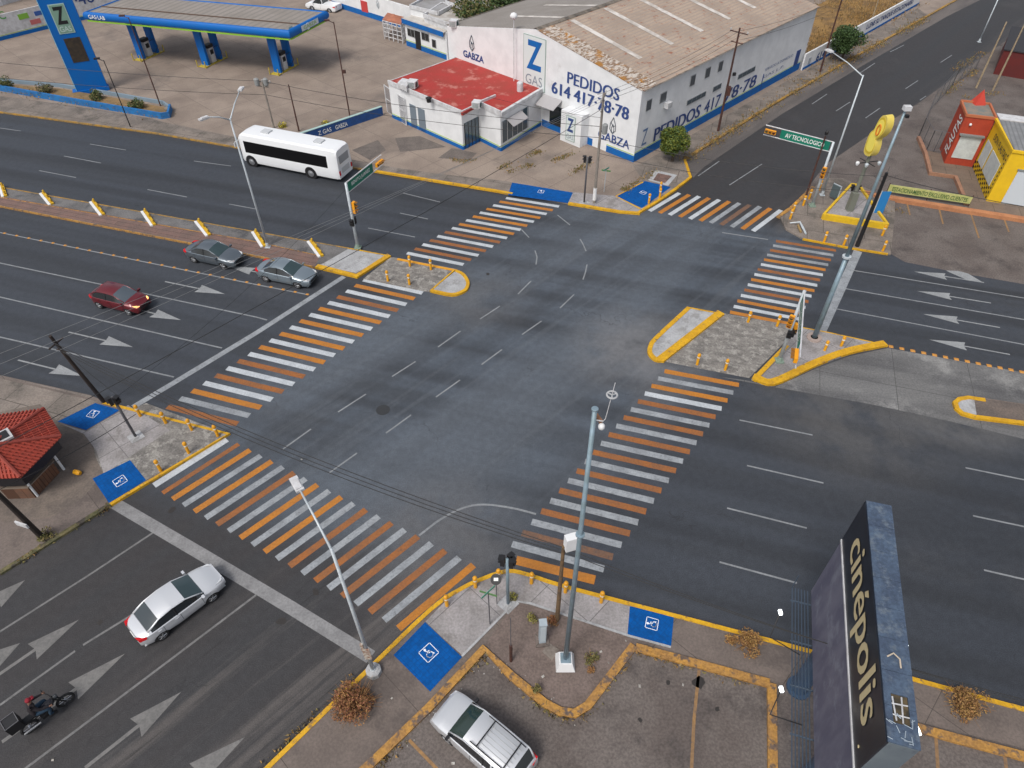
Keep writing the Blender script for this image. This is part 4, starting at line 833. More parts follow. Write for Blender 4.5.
# low wall of the vacant lot
vw = thing('lot_wall', 'long white wall with blue lettering and blue base fencing the vacant lot', 'wall', G(801, 72))
for k, (a, b) in enumerate((((801.5, 71.5), (860.5, 38.5)), ((860.5, 38.5), (918, 5.5)))):
    VW = Wall(a, b); mb = MB(); VW.panel(mb, 0, VW.L, 0, 1.9, 0, back=.18); mb.build('wall', white, vw); mb = MB(); VW.panel(mb, 0, VW.L, 0, .4, .03); mb.build('plinth', blue, vw)
    if k == 0:
        pxwrite(VW, '614', (815, 62), (824, 56), dblue, vw, h=1.0, bold=.03); mb = MB(); VW.pxpanel(mb, (807, 65), (811.5, 57), .03); mb.build('painted_square', M('grey_square', (.35, .38, .42), .7), vw)
        wwrite(VW, 'GAS', VW.L*.45, VW.L*.6, .75, 1.65, dblue, vw)
    else: wwrite(VW, 'LLENE SU TANQUE ESTACIONARIO', .8, VW.L*.85, .75, 1.5, dblue, vw, bold=.02)
# ------------------------------------------------------------------ vehicles
def interp(pts, x):
    for (a, b), (c, d) in zip(pts, pts[1:]):
        if x <= c: return b+(d-b)*((x-a)/(c-a) if c > a else 0)
    return pts[-1][1]
def smooth_mesh(o, lv=1):
    md_ = o.modifiers.new('s', 'SUBSURF'); md_.levels = lv; md_.render_levels = lv
def car(name, label, cat, bodym, spec, group=None, loc=(0, 0, 0)):
    """x from 0 (tail) to L (nose); spec: L W wheels(rear,front) wr; top profile; belt; cab=(tail_glass_base, roof_rear, roof_front, cowl)"""
    L, W, wx, wr = spec['L'], spec['W'], spec['wheels'], spec['wr']; c0, c1, c2, c3 = spec['cab']; hw = W/2
    t = thing(name, label, cat, loc, 0, group); ox = -L/2
    xs = {0, .06, .2, .45, c0, (c0*.45+c1*.55), c1, (c1+c2)/2-.07, (c1+c2)/2+.07, c2, (c2+c3)/2, c3, L-.55, L-.25, L-.08, L, c3+.04}
    for w_ in wx: xs |= {w_-wr*1.18, w_-wr*1.16, w_-wr*.8, w_, w_+wr*.8, w_+wr*1.16, w_+wr*1.18}
    xs = sorted(x for x in xs if 0 <= x <= L); xs = [x for i, x in enumerate(xs) if i == 0 or x-xs[i-1] > .012]
    def cabf(x):
        if x <= c0 or x >= c3: return 0
        if x < c1: return (x-c0)/(c1-c0)
        if x > c2: return (c3-x)/(c3-c2)
        return 1
    def ring(x):
        e = min(x/.9, (L-x)/1.0, 1); tp = (1-(1-max(e, 0))**2.4); k = .72+.28*tp        # plan taper at the ends
        if spec.get('boxy'): k = .9+.1*tp
        w_ = hw*k; zs = .24
        if x < .12 or x > L-.12: zs = .34
        for q in wx:
            d = abs(x-q)
            if d < wr*1.17: zs = max(zs, wr*.92+math.sqrt(max((wr*1.17)**2-d*d, 0))*.82-.02)
        zb = interp(spec['belt'], x); zt = interp(spec['top'], x); c = cabf(x); hz = interp(spec['hood'], x)
        z1 = max(.42, zs+.03); z2 = max(.62, zs+.05); z3 = max(zb, z2+.05)
        zroof = zt; wrf = hw*spec.get('roofw', .72)
        y = [w_*.93, w_, w_*1.0, w_*.965, w_*.925, w_*.8+(wrf-w_*.8)*c, w_*.5+(wrf*.86-w_*.5)*c, 0]
        zc = zt if c > 0 else hz
        z = [zs, z1, z2, z3, z3+.03, zc-.03-.045*c, zc-.01*c, zc+.02]
        z[5] = max(z[5], z[4]); z[6] = max(z[6], z[4]+.005); z[7] = max(z[7], z[4]+.008)
        return [(x+ox, yy, zz) for yy, zz in zip(y, z)]
    rings = [ring(x) for x in xs]; body, glass, ws, rwn = MB(), MB(), MB(), MB()
    def quad(mb, i, j, s):
        a, b = rings[i], rings[i+1]; f = lambda p: (p[0], p[1]*s, p[2]); vs = [f(a[j]), f(b[j]), f(b[j+1]), f(a[j+1])]
        mb.add(vs if s < 0 else vs[::-1], [(0, 1, 2, 3)])
    cargo = spec.get('bed')
    for i in range(len(xs)-1):
        xm = (xs[i]+xs[i+1])/2
        for s in (-1, 1):
            for j in range(7):
                tgt = body
                if j == 4 and c0+ (c1-c0)*.35 < xm < c3-.02 and not (spec.get('vans') and xm < spec['vans']): tgt = glass
                if j in (5, 6) and (c2 < xm < c3 or c0 < xm < c1): tgt = ws if xm > c2 else rwn
                quad(tgt, i, j, s)
    for r in (rings[0], rings[-1]):
        m_ = [(p[0], -p[1], p[2]) for p in r[::-1]][1:]; body.add(list(r)+m_, [tuple(range(len(r)+len(m_)))])
    # underside
    body.add([(ox+.1, -hw*.8, .26), (ox+L-.1, -hw*.8, .26), (ox+L-.1, hw*.8, .26), (ox+.1, hw*.8, .26)], [(3, 2, 1, 0)])
    def weld(mb, nm, mt, sm=True, parent=t):
        o = mb.build(nm, mt, parent, local=True, smooth=sm); import bmesh as bm_; b = bm_.new(); b.from_mesh(o.data); bm_.ops.remove_doubles(b, verts=b.verts, dist=.0008); bm_.ops.recalc_face_normals(b, faces=b.faces); b.to_mesh(o.data); b.free()
        es = o.modifiers.new('e', 'EDGE_SPLIT'); es.split_angle = math.radians(38); return o
    bo = weld(body, 'body', bodym)
    sg = weld(glass, 'side_window', glassd); wsx = weld(ws, 'windscreen', spec.get('ws', wscr)); weld(rwn, 'rear_window', M('grey_rear_window', (.035, .045, .05), .1, spec=.9))
    # pillars and trims laid on the glass edges
    mb = MB()
    def onr(x, j, s, off=.012): r = ring(x); p = r[j]; return (p[0], (p[1]+off)*s, p[2]+off)
    for s in (-1, 1):
        mb.tube([onr(x, 5, s, .0) for x in (c3, (c2+c3)/2, c2, (c1+c2)/2, c1, (c0+c1)/2, c0+.02)], [.03, .035, .035, .035, .04, .05, .05], 6)
        for xp in spec.get('pillars', ()): mb.tube([onr(xp, 4, s, 0), onr(xp, 5, s, 0)], .045, 6)
    mb.build('pillar', bodym, t, local=True, smooth=True); xb = (c1+c2)/2+.05; mb = MB()
    for s in (-1, 1): mb.tube([onr(xb, 4, s, 0), onr(xb, 5, s, .0)], .035, 6)
    mb.build('door_pillar', dark, t, local=True)
    # dark sill, wheel housings
    mb = MB()
    for q in wx: mb.box((q+ox, 0, wr+.1), (wr*2.15, W*.86, wr*1.7))
    mb.box((0, 0, .32), (L*.8, W*.88, .16)); mb.build('underbody', dark, t, local=True)
    for q in wx:
        for s in (-1, 1):
            mb = MB(); c = (q+ox, s*(hw-.11), wr); mb.lathe(c, [(wr*.62, -.1), (wr*.93, -.1), (wr, -.06), (wr, .06), (wr*.93, .1), (wr*.62, .1)], 24, axis=(0, s, 0)); o = mb.build('wheel', rub, t, local=True, smooth=False)
            mb = MB(); cc = Vector(c)+Vector((0, s*.085, 0)); mb.lathe(cc, [(wr*.62, 0), (wr*.64, .02), (wr*.58, .02), (wr*.54, 0)], 20, axis=(0, s, 0)); mb.lathe(cc, [(wr*.14, 0), (wr*.12, .03)], 10, axis=(0, s, 0))
            for k in range(5):
                a = k*2*math.pi/5; d = Vector((math.cos(a), 0, math.sin(a))); mb.tube([cc+Vector((0, s*.015, 0))+d*.04, cc+Vector((0, s*.01, 0))+d*wr*.58], [.045, .03], 5)
            mb.build('rim', alloy, o, local=True); ROOT[o.name] = wm(t)
    zl = spec.get('lampz', .66); 
    for s in (-1, 1):
        r = ring(L-.2); mb = MB(); y0 = abs(ring(L-.22)[3][1]); mb.add([(ox+L-.42, s*(y0+.035), zl+.02), (ox+L-.1, s*(abs(ring(L-.1)[3][1])+.005), zl-.02), (ox+L+.0, s*hw*.5, zl-.04), (ox+L-.02, s*hw*.5, zl+.09), (ox+L-.14, s*(abs(ring(L-.1)[3][1])-.02), zl+.13), (ox+L-.5, s*(y0-.0), zl+.16)], [(0, 1, 4, 5), (1, 2, 3, 4), (5, 4, 3)])
        mb.build('headlight', spec.get('lamp', lclr), t, local=True)
        mb = MB(); zq = spec.get('tailz', .84); y1 = abs(ring(.12)[2][1]); mb.add([(ox+.34, s*(abs(ring(.34)[2][1])+.015), zq-.06), (ox+.03, s*(y1*.98+.01), zq-.1), (ox-.02, s*hw*.45, zq-.06), (ox-.02, s*hw*.45, zq+.06), (ox+.03, s*(y1*.95+.01), zq+.08), (ox+.38, s*(abs(ring(.34)[3][1])+.01), zq+.05)], [(0, 1, 4, 5), (1, 2, 3, 4), (5, 4, 3)])
        mb.build('taillight', lred, t, local=True)
        mb = MB(); mx = c3-.12; mb.box((mx+ox, s*(hw+.06), interp(spec['belt'], mx)+.08), (.12, .2, .14)); mb.build('mirror', bodym if not spec.get('dm') else dark, t, local=True)
    mb = MB(); mb.box((ox+L-.0, 0, .56), (.05, W*.5, .12)); mb.box((ox+L-.01, 0, .4), (.05, W*.55, .08)); mb.build('grille', dark, t, local=True)
    mb = MB(); mb.box((ox-.01, 0, .62), (.03, .42, .14)); mb.build('number_plate', signw, t, local=True)
    mb = MB()
    for s in (-1, 1):
        for x in spec.get('doors', ()):
            r = ring(x); mb.tube([(r[j][0], s*(r[j][1]+.004), r[j][2]) for j in (1, 2, 3)], .008, 4)
        xa, xb2 = spec['doors'][0], spec['doors'][-1]
    mb.build('door_seam', dark, t, local=True)
    for s in (-1, 1):
        for x in spec.get('doors', ())[1:]:
            r = ring(x-.18); mb = MB(); mb.box((x-.2+ox, s*(hw+.012), interp(spec['belt'], x)-.1), (.18, .03, .03)); mb.build('door_handle', bodym, t, local=True)
    t['L'] = L; del t['L']
    return t, ring
silver = M('silver_car_paint', (.55, .575, .6), .28, metal=.55, coat=.6); silw = M('pale_silver_car_paint', (.66, .68, .71), .28, metal=.35, coat=.6)
greyp = M('blue_grey_car_paint', (.24, .29, .33), .28, metal=.5, coat=.6); dgreyp = M('dark_grey_car_paint', (.13, .155, .18), .28, metal=.5, coat=.6)
redp = M('maroon_car_paint', (.13, .008, .014), .28, metal=.2, coat=.6); whp = M('white_vehicle_paint', (.78, .8, .82), .3, coat=.5)
sedan = dict(L=4.45, W=1.76, wheels=(.86, 3.5), wr=.32, cab=(.62, 1.35, 2.45, 3.25), top=[(0, .9), (.6, 1.0), (1.35, 1.38), (1.9, 1.44), (2.45, 1.39), (3.25, .98), (4.45, .7)],
             hood=[(0, .78), (.08, .93), (.6, 1.0), (3.25, .98), (3.7, .93), (4.2, .78), (4.37, .66), (4.45, .52)], belt=[(0, .72), (.1, .84), (.6, .9), (3.2, .86), (4.1, .72), (4.37, .6), (4.45, .46)], doors=(3.1, 2.0, 1.15))
def put(t, near_rear, near_front, wheels, W, L, side=-1):
    """near side wheel contacts in the photo give position and heading; side -1: near side is the vehicle's right"""
    a = G2(near_rear); b = G2(near_front); h = (b-a).normalized(); ang = math.atan2(h.y, h.x); left = Vector((-h.y, h.x, 0))
    mid = (a+b)/2; wm_ = (wheels[0]+wheels[1])/2-L/2; c = mid-h*wm_+left*(W/2-.1)*(-side)
    t.location = c; t.rotation_euler = (0, 0, ang)
s_, _ = car('parked_sedan', 'silver grey sedan waiting at the stop line, front one of the two beside the median', 'car', greyp, sedan); s_.name = 'sedan_car'
put(s_, (266, 281.5), (299.5, 288.5), sedan['wheels'], 1.76, 4.45)
sed2 = dict(sedan); s2, _ = car('sedan_car', 'darker grey sedan queueing behind the silver grey sedan beside the brick median', 'car', dgreyp, sed2); put(s2, (193, 262), (227, 269.5), sedan['wheels'], 1.76, 4.45)
sed3 = dict(sedan); sed3.update(W=1.8, wheels=(.9, 3.5), L=4.4, roofw=.76, cab=(.5, 1.15, 2.5, 3.3), top=[(0, .92), (.5, 1.04), (1.15, 1.38), (1.8, 1.46), (2.5, 1.4), (3.3, .99), (4.4, .7)]); s3, _ = car('sedan_car', 'pale silver sedan nearing the wide worn stop line, dark rear window and red tail lamp', 'car', silw, sed3)
put(s3, (164, 639), (215, 600), sed3['wheels'], 1.8, 4.4); s3.scale = (.96, .96, .97)
mb = MB(); mb.tube([(.35, 0, 1.46), (.1, 0, 1.62)], .012, 4); 
hatch = dict(L=4.1, W=1.7, wheels=(.75, 3.25), wr=.31, cab=(.25, .85, 2.3, 3.15), top=[(0, .9), (.25, 1.05), (.85, 1.44), (1.5, 1.48), (2.3, 1.43), (3.15, 1.0), (4.1, .7)],
             hood=[(0, .85), (.08, 1.0), (3.15, 1.0), (3.6, .95), (3.9, .8), (4.03, .66), (4.1, .52)], belt=[(0, .8), (.1, .92), (3.1, .88), (3.8, .74), (4.03, .6), (4.1, .46)], doors=(3.0, 1.95, 1.1), ws=M('grey_blue_windscreen', (.08, .1, .12), .1, spec=1.0))
hatch['lamp'] = M('lit_amber_headlight', (1.0, .45, .15), .3, emit=1.6)
s4, _ = car('hatchback_car', 'dark red car driving right along the avenue between the white arrows', 'car', redp, hatch); put(s4, (95, 306.5), (137, 316.5), hatch['wheels'], 1.7, 4.1)
suv = dict(L=4.75, W=1.86, wheels=(.95, 3.7), wr=.37, cab=(.12, .42, 2.85, 3.65), boxy=True, roofw=.8, top=[(0, 1.2), (.12, 1.2), (.42, 1.72), (1.5, 1.78), (2.85, 1.72), (3.65, 1.17), (4.75, .9)],
           hood=[(0, 1.0), (.06, 1.15), (3.65, 1.15), (4.2, 1.1), (4.5, 1.02), (4.68, .9), (4.75, .7)], belt=[(0, 1.0), (3.6, 1.05), (4.4, .96), (4.68, .82), (4.75, .62)], doors=(3.45, 2.35, 1.3), lampz=.78, tailz=1.0, pillars=(1.25,), dm=True, ws=M('green_black_glass', (.02, .04, .035), .08, spec=1.0))
s5, rg = car('parked_suv', 'silver white estate with black roof bars parked against the corner lot kerb', 'car', M('suv_silver_paint', (.6, .62, .65), .3, metal=.35, coat=.5), suv)
a = G(482, 709.5, 1.7); b = G(523, 743.7, 1.7); h = (a-b).normalized(); ang = math.atan2(h.y, h.x); rightside = Vector((h.y, -h.x, 0)); 
fwx = G(440, 735.5, 0); c = fwx - h*(3.7-4.75/2+.32) + rightside*(1.86/2-.12)      # near wheel is the vehicle's left front
s5.location = c; s5.rotation_euler = (0, 0, ang); s5.scale = (.92, .92, .93)
mb = MB(); ox = -4.75/2
for s in (-1, 1): mb.tube([(ox+.5, s*.62, 1.82), (ox+1.4, s*.64, 1.86), (ox+2.5, s*.64, 1.85)], .025, 6)
for x in (.75, 2.15): mb.tube([(ox+x, -.64, 1.88), (ox+x, .64, 1.88)], .03, 6)
mb.build('roof_rack', dark, s5, local=True); mb = MB()
for y in (-.4, -.2, 0, .2, .4): mb.tube([(ox+.55, y, 1.79), (ox+2.1, y, 1.80)], .012, 4)
mb.build('roof_rib', M('grey_rib', (.45, .46, .47), .5), s5, local=True)
pick = dict(L=5.0, W=1.8, wheels=(1.0, 3.9), wr=.36, cab=(2.1, 2.25, 3.1, 3.7), boxy=True, roofw=.8, top=[(0, 1.1), (2.1, 1.1), (2.25, 1.68), (2.7, 1.72), (3.1, 1.68), (3.7, 1.1), (5, .9)],
            hood=[(0, 1.02), (2.1, 1.05), (3.7, 1.1), (4.5, 1.0), (4.9, .85), (5, .65)], belt=[(0, .98), (3.6, 1.0), (4.5, .92), (4.9, .8), (5, .6)], doors=(3.5, 2.4), lampz=.74)
s6, _ = car('pickup_truck', 'white pickup truck parked behind the right end of the fuel canopy', 'pickup truck', whp, pick); put(s6, (335, 14), (308, 10), pick['wheels'], 1.8, 5.0, side=1)
# bus
bus = thing('passenger_bus', 'white bus with long black window band driving left on the far side of the avenue', 'bus'); BL, BW_, BH = 10.3, 2.4, 3.05
mb = MB(); prof = []
def bring(x):
    e = min(1, x/.5); f_ = min(1, (BL-x)/.7); k = .9+.1*(1-(1-e)**2); k2 = .86+.14*(1-(1-f_)**2); w_ = BW_/2*min(k, k2); top = BH-.35*(1-f_)**2-.12*(1-e)**2
    return [(x-BL/2, w_*q, z) for q, z in ((.96, .38), (1, .6), (1, 1.2), (.99, 1.32), (.96, 2.4), (.95, 2.5), (.9, top-.16), (.78, top-.03), (0, top+.03))]
xs = [0, .1, .25, .5, 1.0, 1.35, 1.75, 2.2, 3, 4, 5, 6, 7, 7.6, 8.2, 8.8, 9.3, 9.7, 9.95, 10.15, 10.3]; rs = [bring(x) for x in xs]; body, gl = MB(), MB()
for i in range(len(xs)-1):
    for s in (-1, 1):
        for j in range(8):
            a, b = rs[i], rs[i+1]; f = lambda p, o=0: (p[0], (p[1]+o)*s, p[2]); tgt, o = (gl, .0) if (j == 3 and .95 < xs[i] < 9.6) else (body, 0)
            vs = [f(a[j], o), f(b[j], o), f(b[j+1], o), f(a[j+1], o)]; tgt.add(vs if s < 0 else vs[::-1], [(0, 1, 2, 3)])
for r in (rs[0], rs[-1]):
    m_ = [(p[0], -p[1], p[2]) for p in r[::-1]][1:]; body.add(list(r)+m_, [tuple(range(len(r)+len(m_)))])
def welded(mb, nm, mt, t):
    o = mb.build(nm, mt, t, local=True, smooth=True); import bmesh as bm_; b = bm_.new(); b.from_mesh(o.data); bm_.ops.remove_doubles(b, verts=b.verts, dist=.001); bm_.ops.recalc_face_normals(b, faces=b.faces); b.to_mesh(o.data); b.free(); es = o.modifiers.new('e', 'EDGE_SPLIT'); es.split_angle = math.radians(35); return o
welded(body, 'body', whp, bus); welded(gl, 'side_window', M('black_bus_glass', (.006, .006, .007), .45, spec=.15), bus)
mb = MB(); fx = BL/2
mb.add([(fx-.13, -1.0, 1.35), (fx-.13, 1.0, 1.35), (fx-.16, .98, 2.5), (fx-.16, -.98, 2.5)], [(0, 1, 2, 3)]); 
mb = MB(); mb.box((fx+.0, 0, 1.85), (.04, 1.95, 1.15)); mb.build('windscreen', glassd, bus, local=True)
mb = MB(); mb.box((-fx-.0, 0, 2.0), (.04, 1.5, .7)); mb.build('rear_window', M('grey_rear_glass', (.3, .32, .34), .2), bus, local=True)
mb = MB(); mb.box((-fx-.01, 0, 1.0), (.04, 1.2, .5)); mb.build('engine_grille', M('pale_grille', (.5, .51, .52), .6), bus, local=True)
for s in (-1, 1):
    mb = MB(); mb.box((-fx-.01, s*.95, .9), (.05, .18, .4)); mb.build('taillight', lred, bus, local=True)
    mb = MB(); mb.box((fx, s*.85, .75), (.06, .35, .2)); mb.build('headlight', lclr, bus, local=True)
    mb = MB(); mb.tube([(fx-.1, s*1.05, 2.4), (fx+.25, s*1.3, 2.2)], .03, 6); mb.box((fx+.25, s*1.32, 1.95), (.08, .2, .4)); mb.build('mirror', white2, bus, local=True)
    for q in (2.95, 9.3):
        mb = MB(); c = (q-BL/2, s*(BW_/2-.13), .48); mb.lathe(c, [(.3, -.13), (.45, -.13), (.48, -.08), (.48, .08), (.45, .13), (.3, .13)], 24, axis=(0, s, 0)); o = mb.build('wheel', rub, bus, local=True)
        mb = MB(); mb.lathe(Vector(c)+Vector((0, s*.1, 0)), [(.3, 0), (.3, .04), (.2, .05), (.12, .09)], 18, axis=(0, s, 0)); mb.build('rim', alloy, o, local=True)
for q in (2.95, 9.3):
    mb = MB(); mb.lathe((q-BL/2, 0, .5), [(.6, -BW_/2-.004), (.6, BW_/2+.004)], 24, axis=(0, 1, 0)); mb.build('wheel_arch', dark, bus, local=True)
for x in (-2.9, 2.6):
    mb = MB(); mb.box((x, 0, BH+.08), (.8, .7, .1)); mb.build('roof_hatch', M('pale_grey_hatch', (.5, .52, .54), .6), bus, local=True)
put(bus, (312.5, 177.9), (254, 166.2), (2.95, 9.3), BW_, BL, side=1)
# motorcycle and rider
mo = thing('motorcycle', 'black delivery motorcycle with box on the back riding over a worn white arrow', 'motorcycle')
def wheelp(x):
    mb = MB(); 
    pts = [(x+.29*math.cos(a), 0, .3+.29*math.sin(a)) for a in [i*2*math.pi/20 for i in range(21)]]; mb.tube(pts, .055, 6, cap=False); o = mb.build('wheel', rub, mo, local=True)
    mb = MB(); mb.lathe((x, 0, .3), [(.06, -.06), (.06, .06)], 8, axis=(0, 1, 0))
    for k in range(6): a = k*math.pi/3; mb.tube([(x, 0, .3), (x+.26*math.cos(a), 0, .3+.26*math.sin(a))], .012, 4)
    mb.build('rim', alloy, o, local=True)
wheelp(-.65); wheelp(.68)
mb = MB(); mb.tube([(-.65, .1, .3), (-.2, .1, .42), (.1, .08, .55), (.42, 0, .85)], .03, 6); mb.tube([(-.65, -.1, .3), (-.2, -.1, .42), (.1, -.08, .55)], .03, 6); mb.tube([(.68, .07, .3), (.45, .07, .95)], .028, 6); mb.tube([(.68, -.07, .3), (.45, -.07, .95)], .028, 6); mb.box((.0, 0, .42), (.4, .22, .3)); mb.build('frame', dark, mo, local=True)
mb = MB(); mb.lathe((.2, 0, .78), [(.03, -.3), (.13, -.2), (.15, 0), (.13, .18), (.04, .28)], 12, axis=(1, 0, .1)); mb.build('fuel_tank', M('dark_tank', (.03, .03, .04), .3), mo, local=True, smooth=True)
mb = MB(); mb.box((-.3, 0, .78), (.75, .24, .1)); mb.build('seat', dark, mo, local=True)
mb = MB(); mb.tube([(.3, .38, 1.05), (.42, .18, 1.0), (.45, 0, .98), (.42, -.18, 1.0), (.3, -.38, 1.05)], .018, 6); mb.build('handlebar', dark, mo, local=True)
mb = MB(); mb.lathe((.55, 0, .88), [(.09, -.06), (.1, .04), (.08, .07)], 12, axis=(1, 0, 0)); mb.build('headlight', glassd, mo, local=True)
for s in (-1, 1): mb = MB(); mb.tube([(.36, s*.3, 1.03), (.34, s*.34, 1.2)], .01, 4); mb.box((.34, s*.35, 1.23), (.03, .12, .08)); mb.build('mirror', dark, mo, local=True)
mb = MB(); mb.tube([(-.9, -.16, .35), (-.3, -.16, .33)], .04, 8); mb.build('exhaust', alloy, mo, local=True)
mb = MB(); mb.box((-.88, 0, 1.12), (.48, .5, .5)); bx_ = mb.build('cargo_box', dark, mo, local=True)
mb = MB()
for s in (-1, 1): mb.box((-.88, s*.24, 1.385), (.48, .02, .03)); mb.box((-.88+s*.23, 0, 1.385), (.02, .44, .03))
mb.build('box_rim', M('grey_rim', (.12, .12, .13), .5), bx_, local=True)
put(mo, (35, 729), (68, 703.5), (-.65+.75, .68+.75), .2, 1.5)
def skin(name, pts, edges, rad, mats_, parent=None, lv=1, root=0):
    me = bpy.data.meshes.new(name); me.from_pydata(pts, edges, []); o = bpy.data.objects.new(name, me); col.objects.link(o)
    sk = o.modifiers.new('skin', 'SKIN'); sl = me.skin_vertices[0].data
    for i, r in enumerate(rad): sl[i].radius = (r, r)
    sl[root].use_root = True
    sb = o.modifiers.new('sub', 'SUBSURF'); sb.levels = lv; sb.render_levels = lv; me.materials.append(mats_)
    dg = bpy.context.evaluated_depsgraph_get(); dg.update(); m2 = bpy.data.meshes.new_from_object(o.evaluated_get(dg)); bpy.data.objects.remove(o)
    for p in m2.polygons: p.use_smooth = True
    o = bpy.data.objects.new(name, m2); col.objects.link(o); o.parent = parent; return o
rd = thing('person', 'motorcycle rider in dark jacket, blue jeans and red cap leaning to the handlebar', 'person')
skinm = M('skin', (.22, .12, .085), .7); jack = M('dark_jacket', (.018, .014, .018), .8); jean = M('blue_jeans', (.018, .045, .08), .9)
# one continuous body: pelvis, chest, neck, head, arms to grips with hands, legs to pegs
P_ = [(-.25, 0, .92), (-.22, 0, 1.12), (-.14, 0, 1.35), (-.1, 0, 1.48), (-.07, 0, 1.6), (-.05, 0, 1.7),
      (-.12, .2, 1.4), (.0, .31, 1.2), (.25, .34, 1.08), (.34, .35, 1.06), (-.12, -.2, 1.4), (.0, -.31, 1.2), (.25, -.34, 1.08), (.34, -.35, 1.06),
      (-.2, .12, .9), (.22, .22, .82), (.08, .2, .42), (.24, .2, .36), (-.2, -.12, .9), (.22, -.22, .82), (.08, -.2, .42), (.24, -.2, .36)]
E_ = [(0, 1), (1, 2), (2, 3), (3, 4), (4, 5), (2, 6), (6, 7), (7, 8), (8, 9), (2, 10), (10, 11), (11, 12), (12, 13), (0, 14), (14, 15), (15, 16), (16, 17), (0, 18), (18, 19), (19, 20), (20, 21)]
R_ = [.17, .17, .19, .07, .09, .095, .09, .068, .042, .038, .09, .068, .042, .038, .115, .09, .06, .05, .115, .09, .06, .05]
bd = skin('body', P_, E_, R_, jack, rd); bd.data.materials.append(jean); bd.data.materials.append(skinm)
for p in bd.data.polygons:
    c = p.center
    if c.z < .98: p.material_index = 1
    if c.z > 1.52 or (c.x > .28 and c.z > .98): p.material_index = 2
    if c.z < .42: p.material_index = 0
mb = MB()
for s in (-1, 1):
    for k in range(5): mb.tube([(.3+.0*k, s*(.30+.022*k), 1.09), (.36, s*(.30+.022*k), 1.08), (.37, s*(.30+.022*k), 1.03), (.33, s*(.30+.022*k), 1.02)], .011, 5)
mb.build('finger', skinm, rd, local=True)
mb = MB(); mb.lathe((-.06, 0, 1.68), [(.1, 0), (.1, .05), (.075, .1), (.03, .12)], 12); mb.box((.06, 0, 1.71), (.14, .15, .02)); mb.build('cap', M('red_cap', (.22, .008, .02), .8), rd, local=True, smooth=True)
mb = MB()
for s in (-1, 1): mb.box((.17, s*.2, .36), (.27, .1, .1))
mb.build('shoe', dark, rd, local=True)
mb = MB(); mb.box((.045, 0, 1.64), (.03, .025, .04)); mb.build('nose', skinm, rd, local=True)
rd.location = mo.location; rd.rotation_euler = mo.rotation_euler; mo.scale = (1.08,)*3; rd.scale = (1.08,)*3
# ------------------------------------------------------------------ bollards
bprot = thing('bollard', 'x', 'bollard', (0, 0, 0), 0, 'yellow bollards round the crossing')
mb = MB(); mb.lathe((0, 0, 0), [(.09, 0), (.09, .7), (.11, .72), (.115, .82), (.085, .9), (.03, .93)], 14); mb.build('post', M('bollard_yellow', (.75, .36, .01), .5, c2=(.65, .29, .01), scale=4), bprot, local=True, smooth=False)
mb = MB(); mb.lathe((0, 0, .6), [(.098, 0), (.098, .1)], 14); mb.build('reflective_band', M('reflective_band', (.8, .76, .62), .35), bprot, local=True)
groups = [('on the tiled kiosk corner', [((140.5, 416), 'nearest the pole with the ramp'), ((166, 423), 'second along the avenue edge'), ((192, 430), 'third along the avenue edge'), ((218, 436), 'at the pointed tip'), ((189, 453), 'second along the cross street edge'), ((161, 471), 'beside the square blue ramp')]),
          ('on the small west refuge', [((410, 266), 'beside the orange bar, left one'), ((431, 269.5), 'beside the orange bar, right one'), ((388, 281), 'front left one by the thick kerb'), ((409.5, 284.5), 'front right one')]),
          ('on the east pedestrian refuge', [((748, 322), 'rear left one'), ((777, 326), 'rear right one'), ((697, 364.5), 'front left one'), ((725, 370), 'front right one'), ((824, 351.5), 'by the mast base'), ((840.5, 347), 'at the right tip beside the mast')]),
          ('on the curved corner pavement', [((447, 605.5), 'next to the large blue ramp'), ((475.5, 587), 'second from the large blue ramp'), ((498.7, 579.7), 'behind the pedestrian signal'), ((531.4, 583), 'in front of the orange edge bar'), ((565.3, 592), 'right of the wooden pole'), ((601, 602), 'next to the small blue ramp')]),
          ('on the yellow triangle corner', [((824, 241.6), 'front left one'), ((843.6, 245), 'front middle one'), ((882, 235.5), 'right one by the triangle tip'), ((882.6, 251), 'front right corner one'), ((819, 190), 'behind the sign gantry'), ((809, 199), 'second along the side kerb'), ((803, 205.5), 'third along the side kerb'), ((793, 212), 'fourth along the side kerb'), ((790, 219), 'at the low end of the side kerb')]),
          ('near the gable corner', [((648.7, 203.5), 'on the blue ramp'), ((659.5, 198), 'right of the blue ramp'), ((660, 191.5), 'behind the blue ramp, farthest')])]
first = True
for where, lst in groups:
    for p, d in lst:
        o = place(bprot, G2(p, SW_Z if 'refuge' not in where else .012), 0, 'yellow bollard %s, %s' % (where, d), 'yellow bollards '+where, first); first = False
fb = thing('fallen_bollard', 'stubby yellow bollard head lying by the tiled kiosk path', 'bollard', G(78.5, 474, SW_Z), AA)
mb = MB(); mb.lathe((-.2, 0, .14), [(.13, 0), (.14, .3), (.1, .4)], 12, axis=(1, 0, 0)); mb.build('post', MATS['bollard_yellow'], fb, local=True)
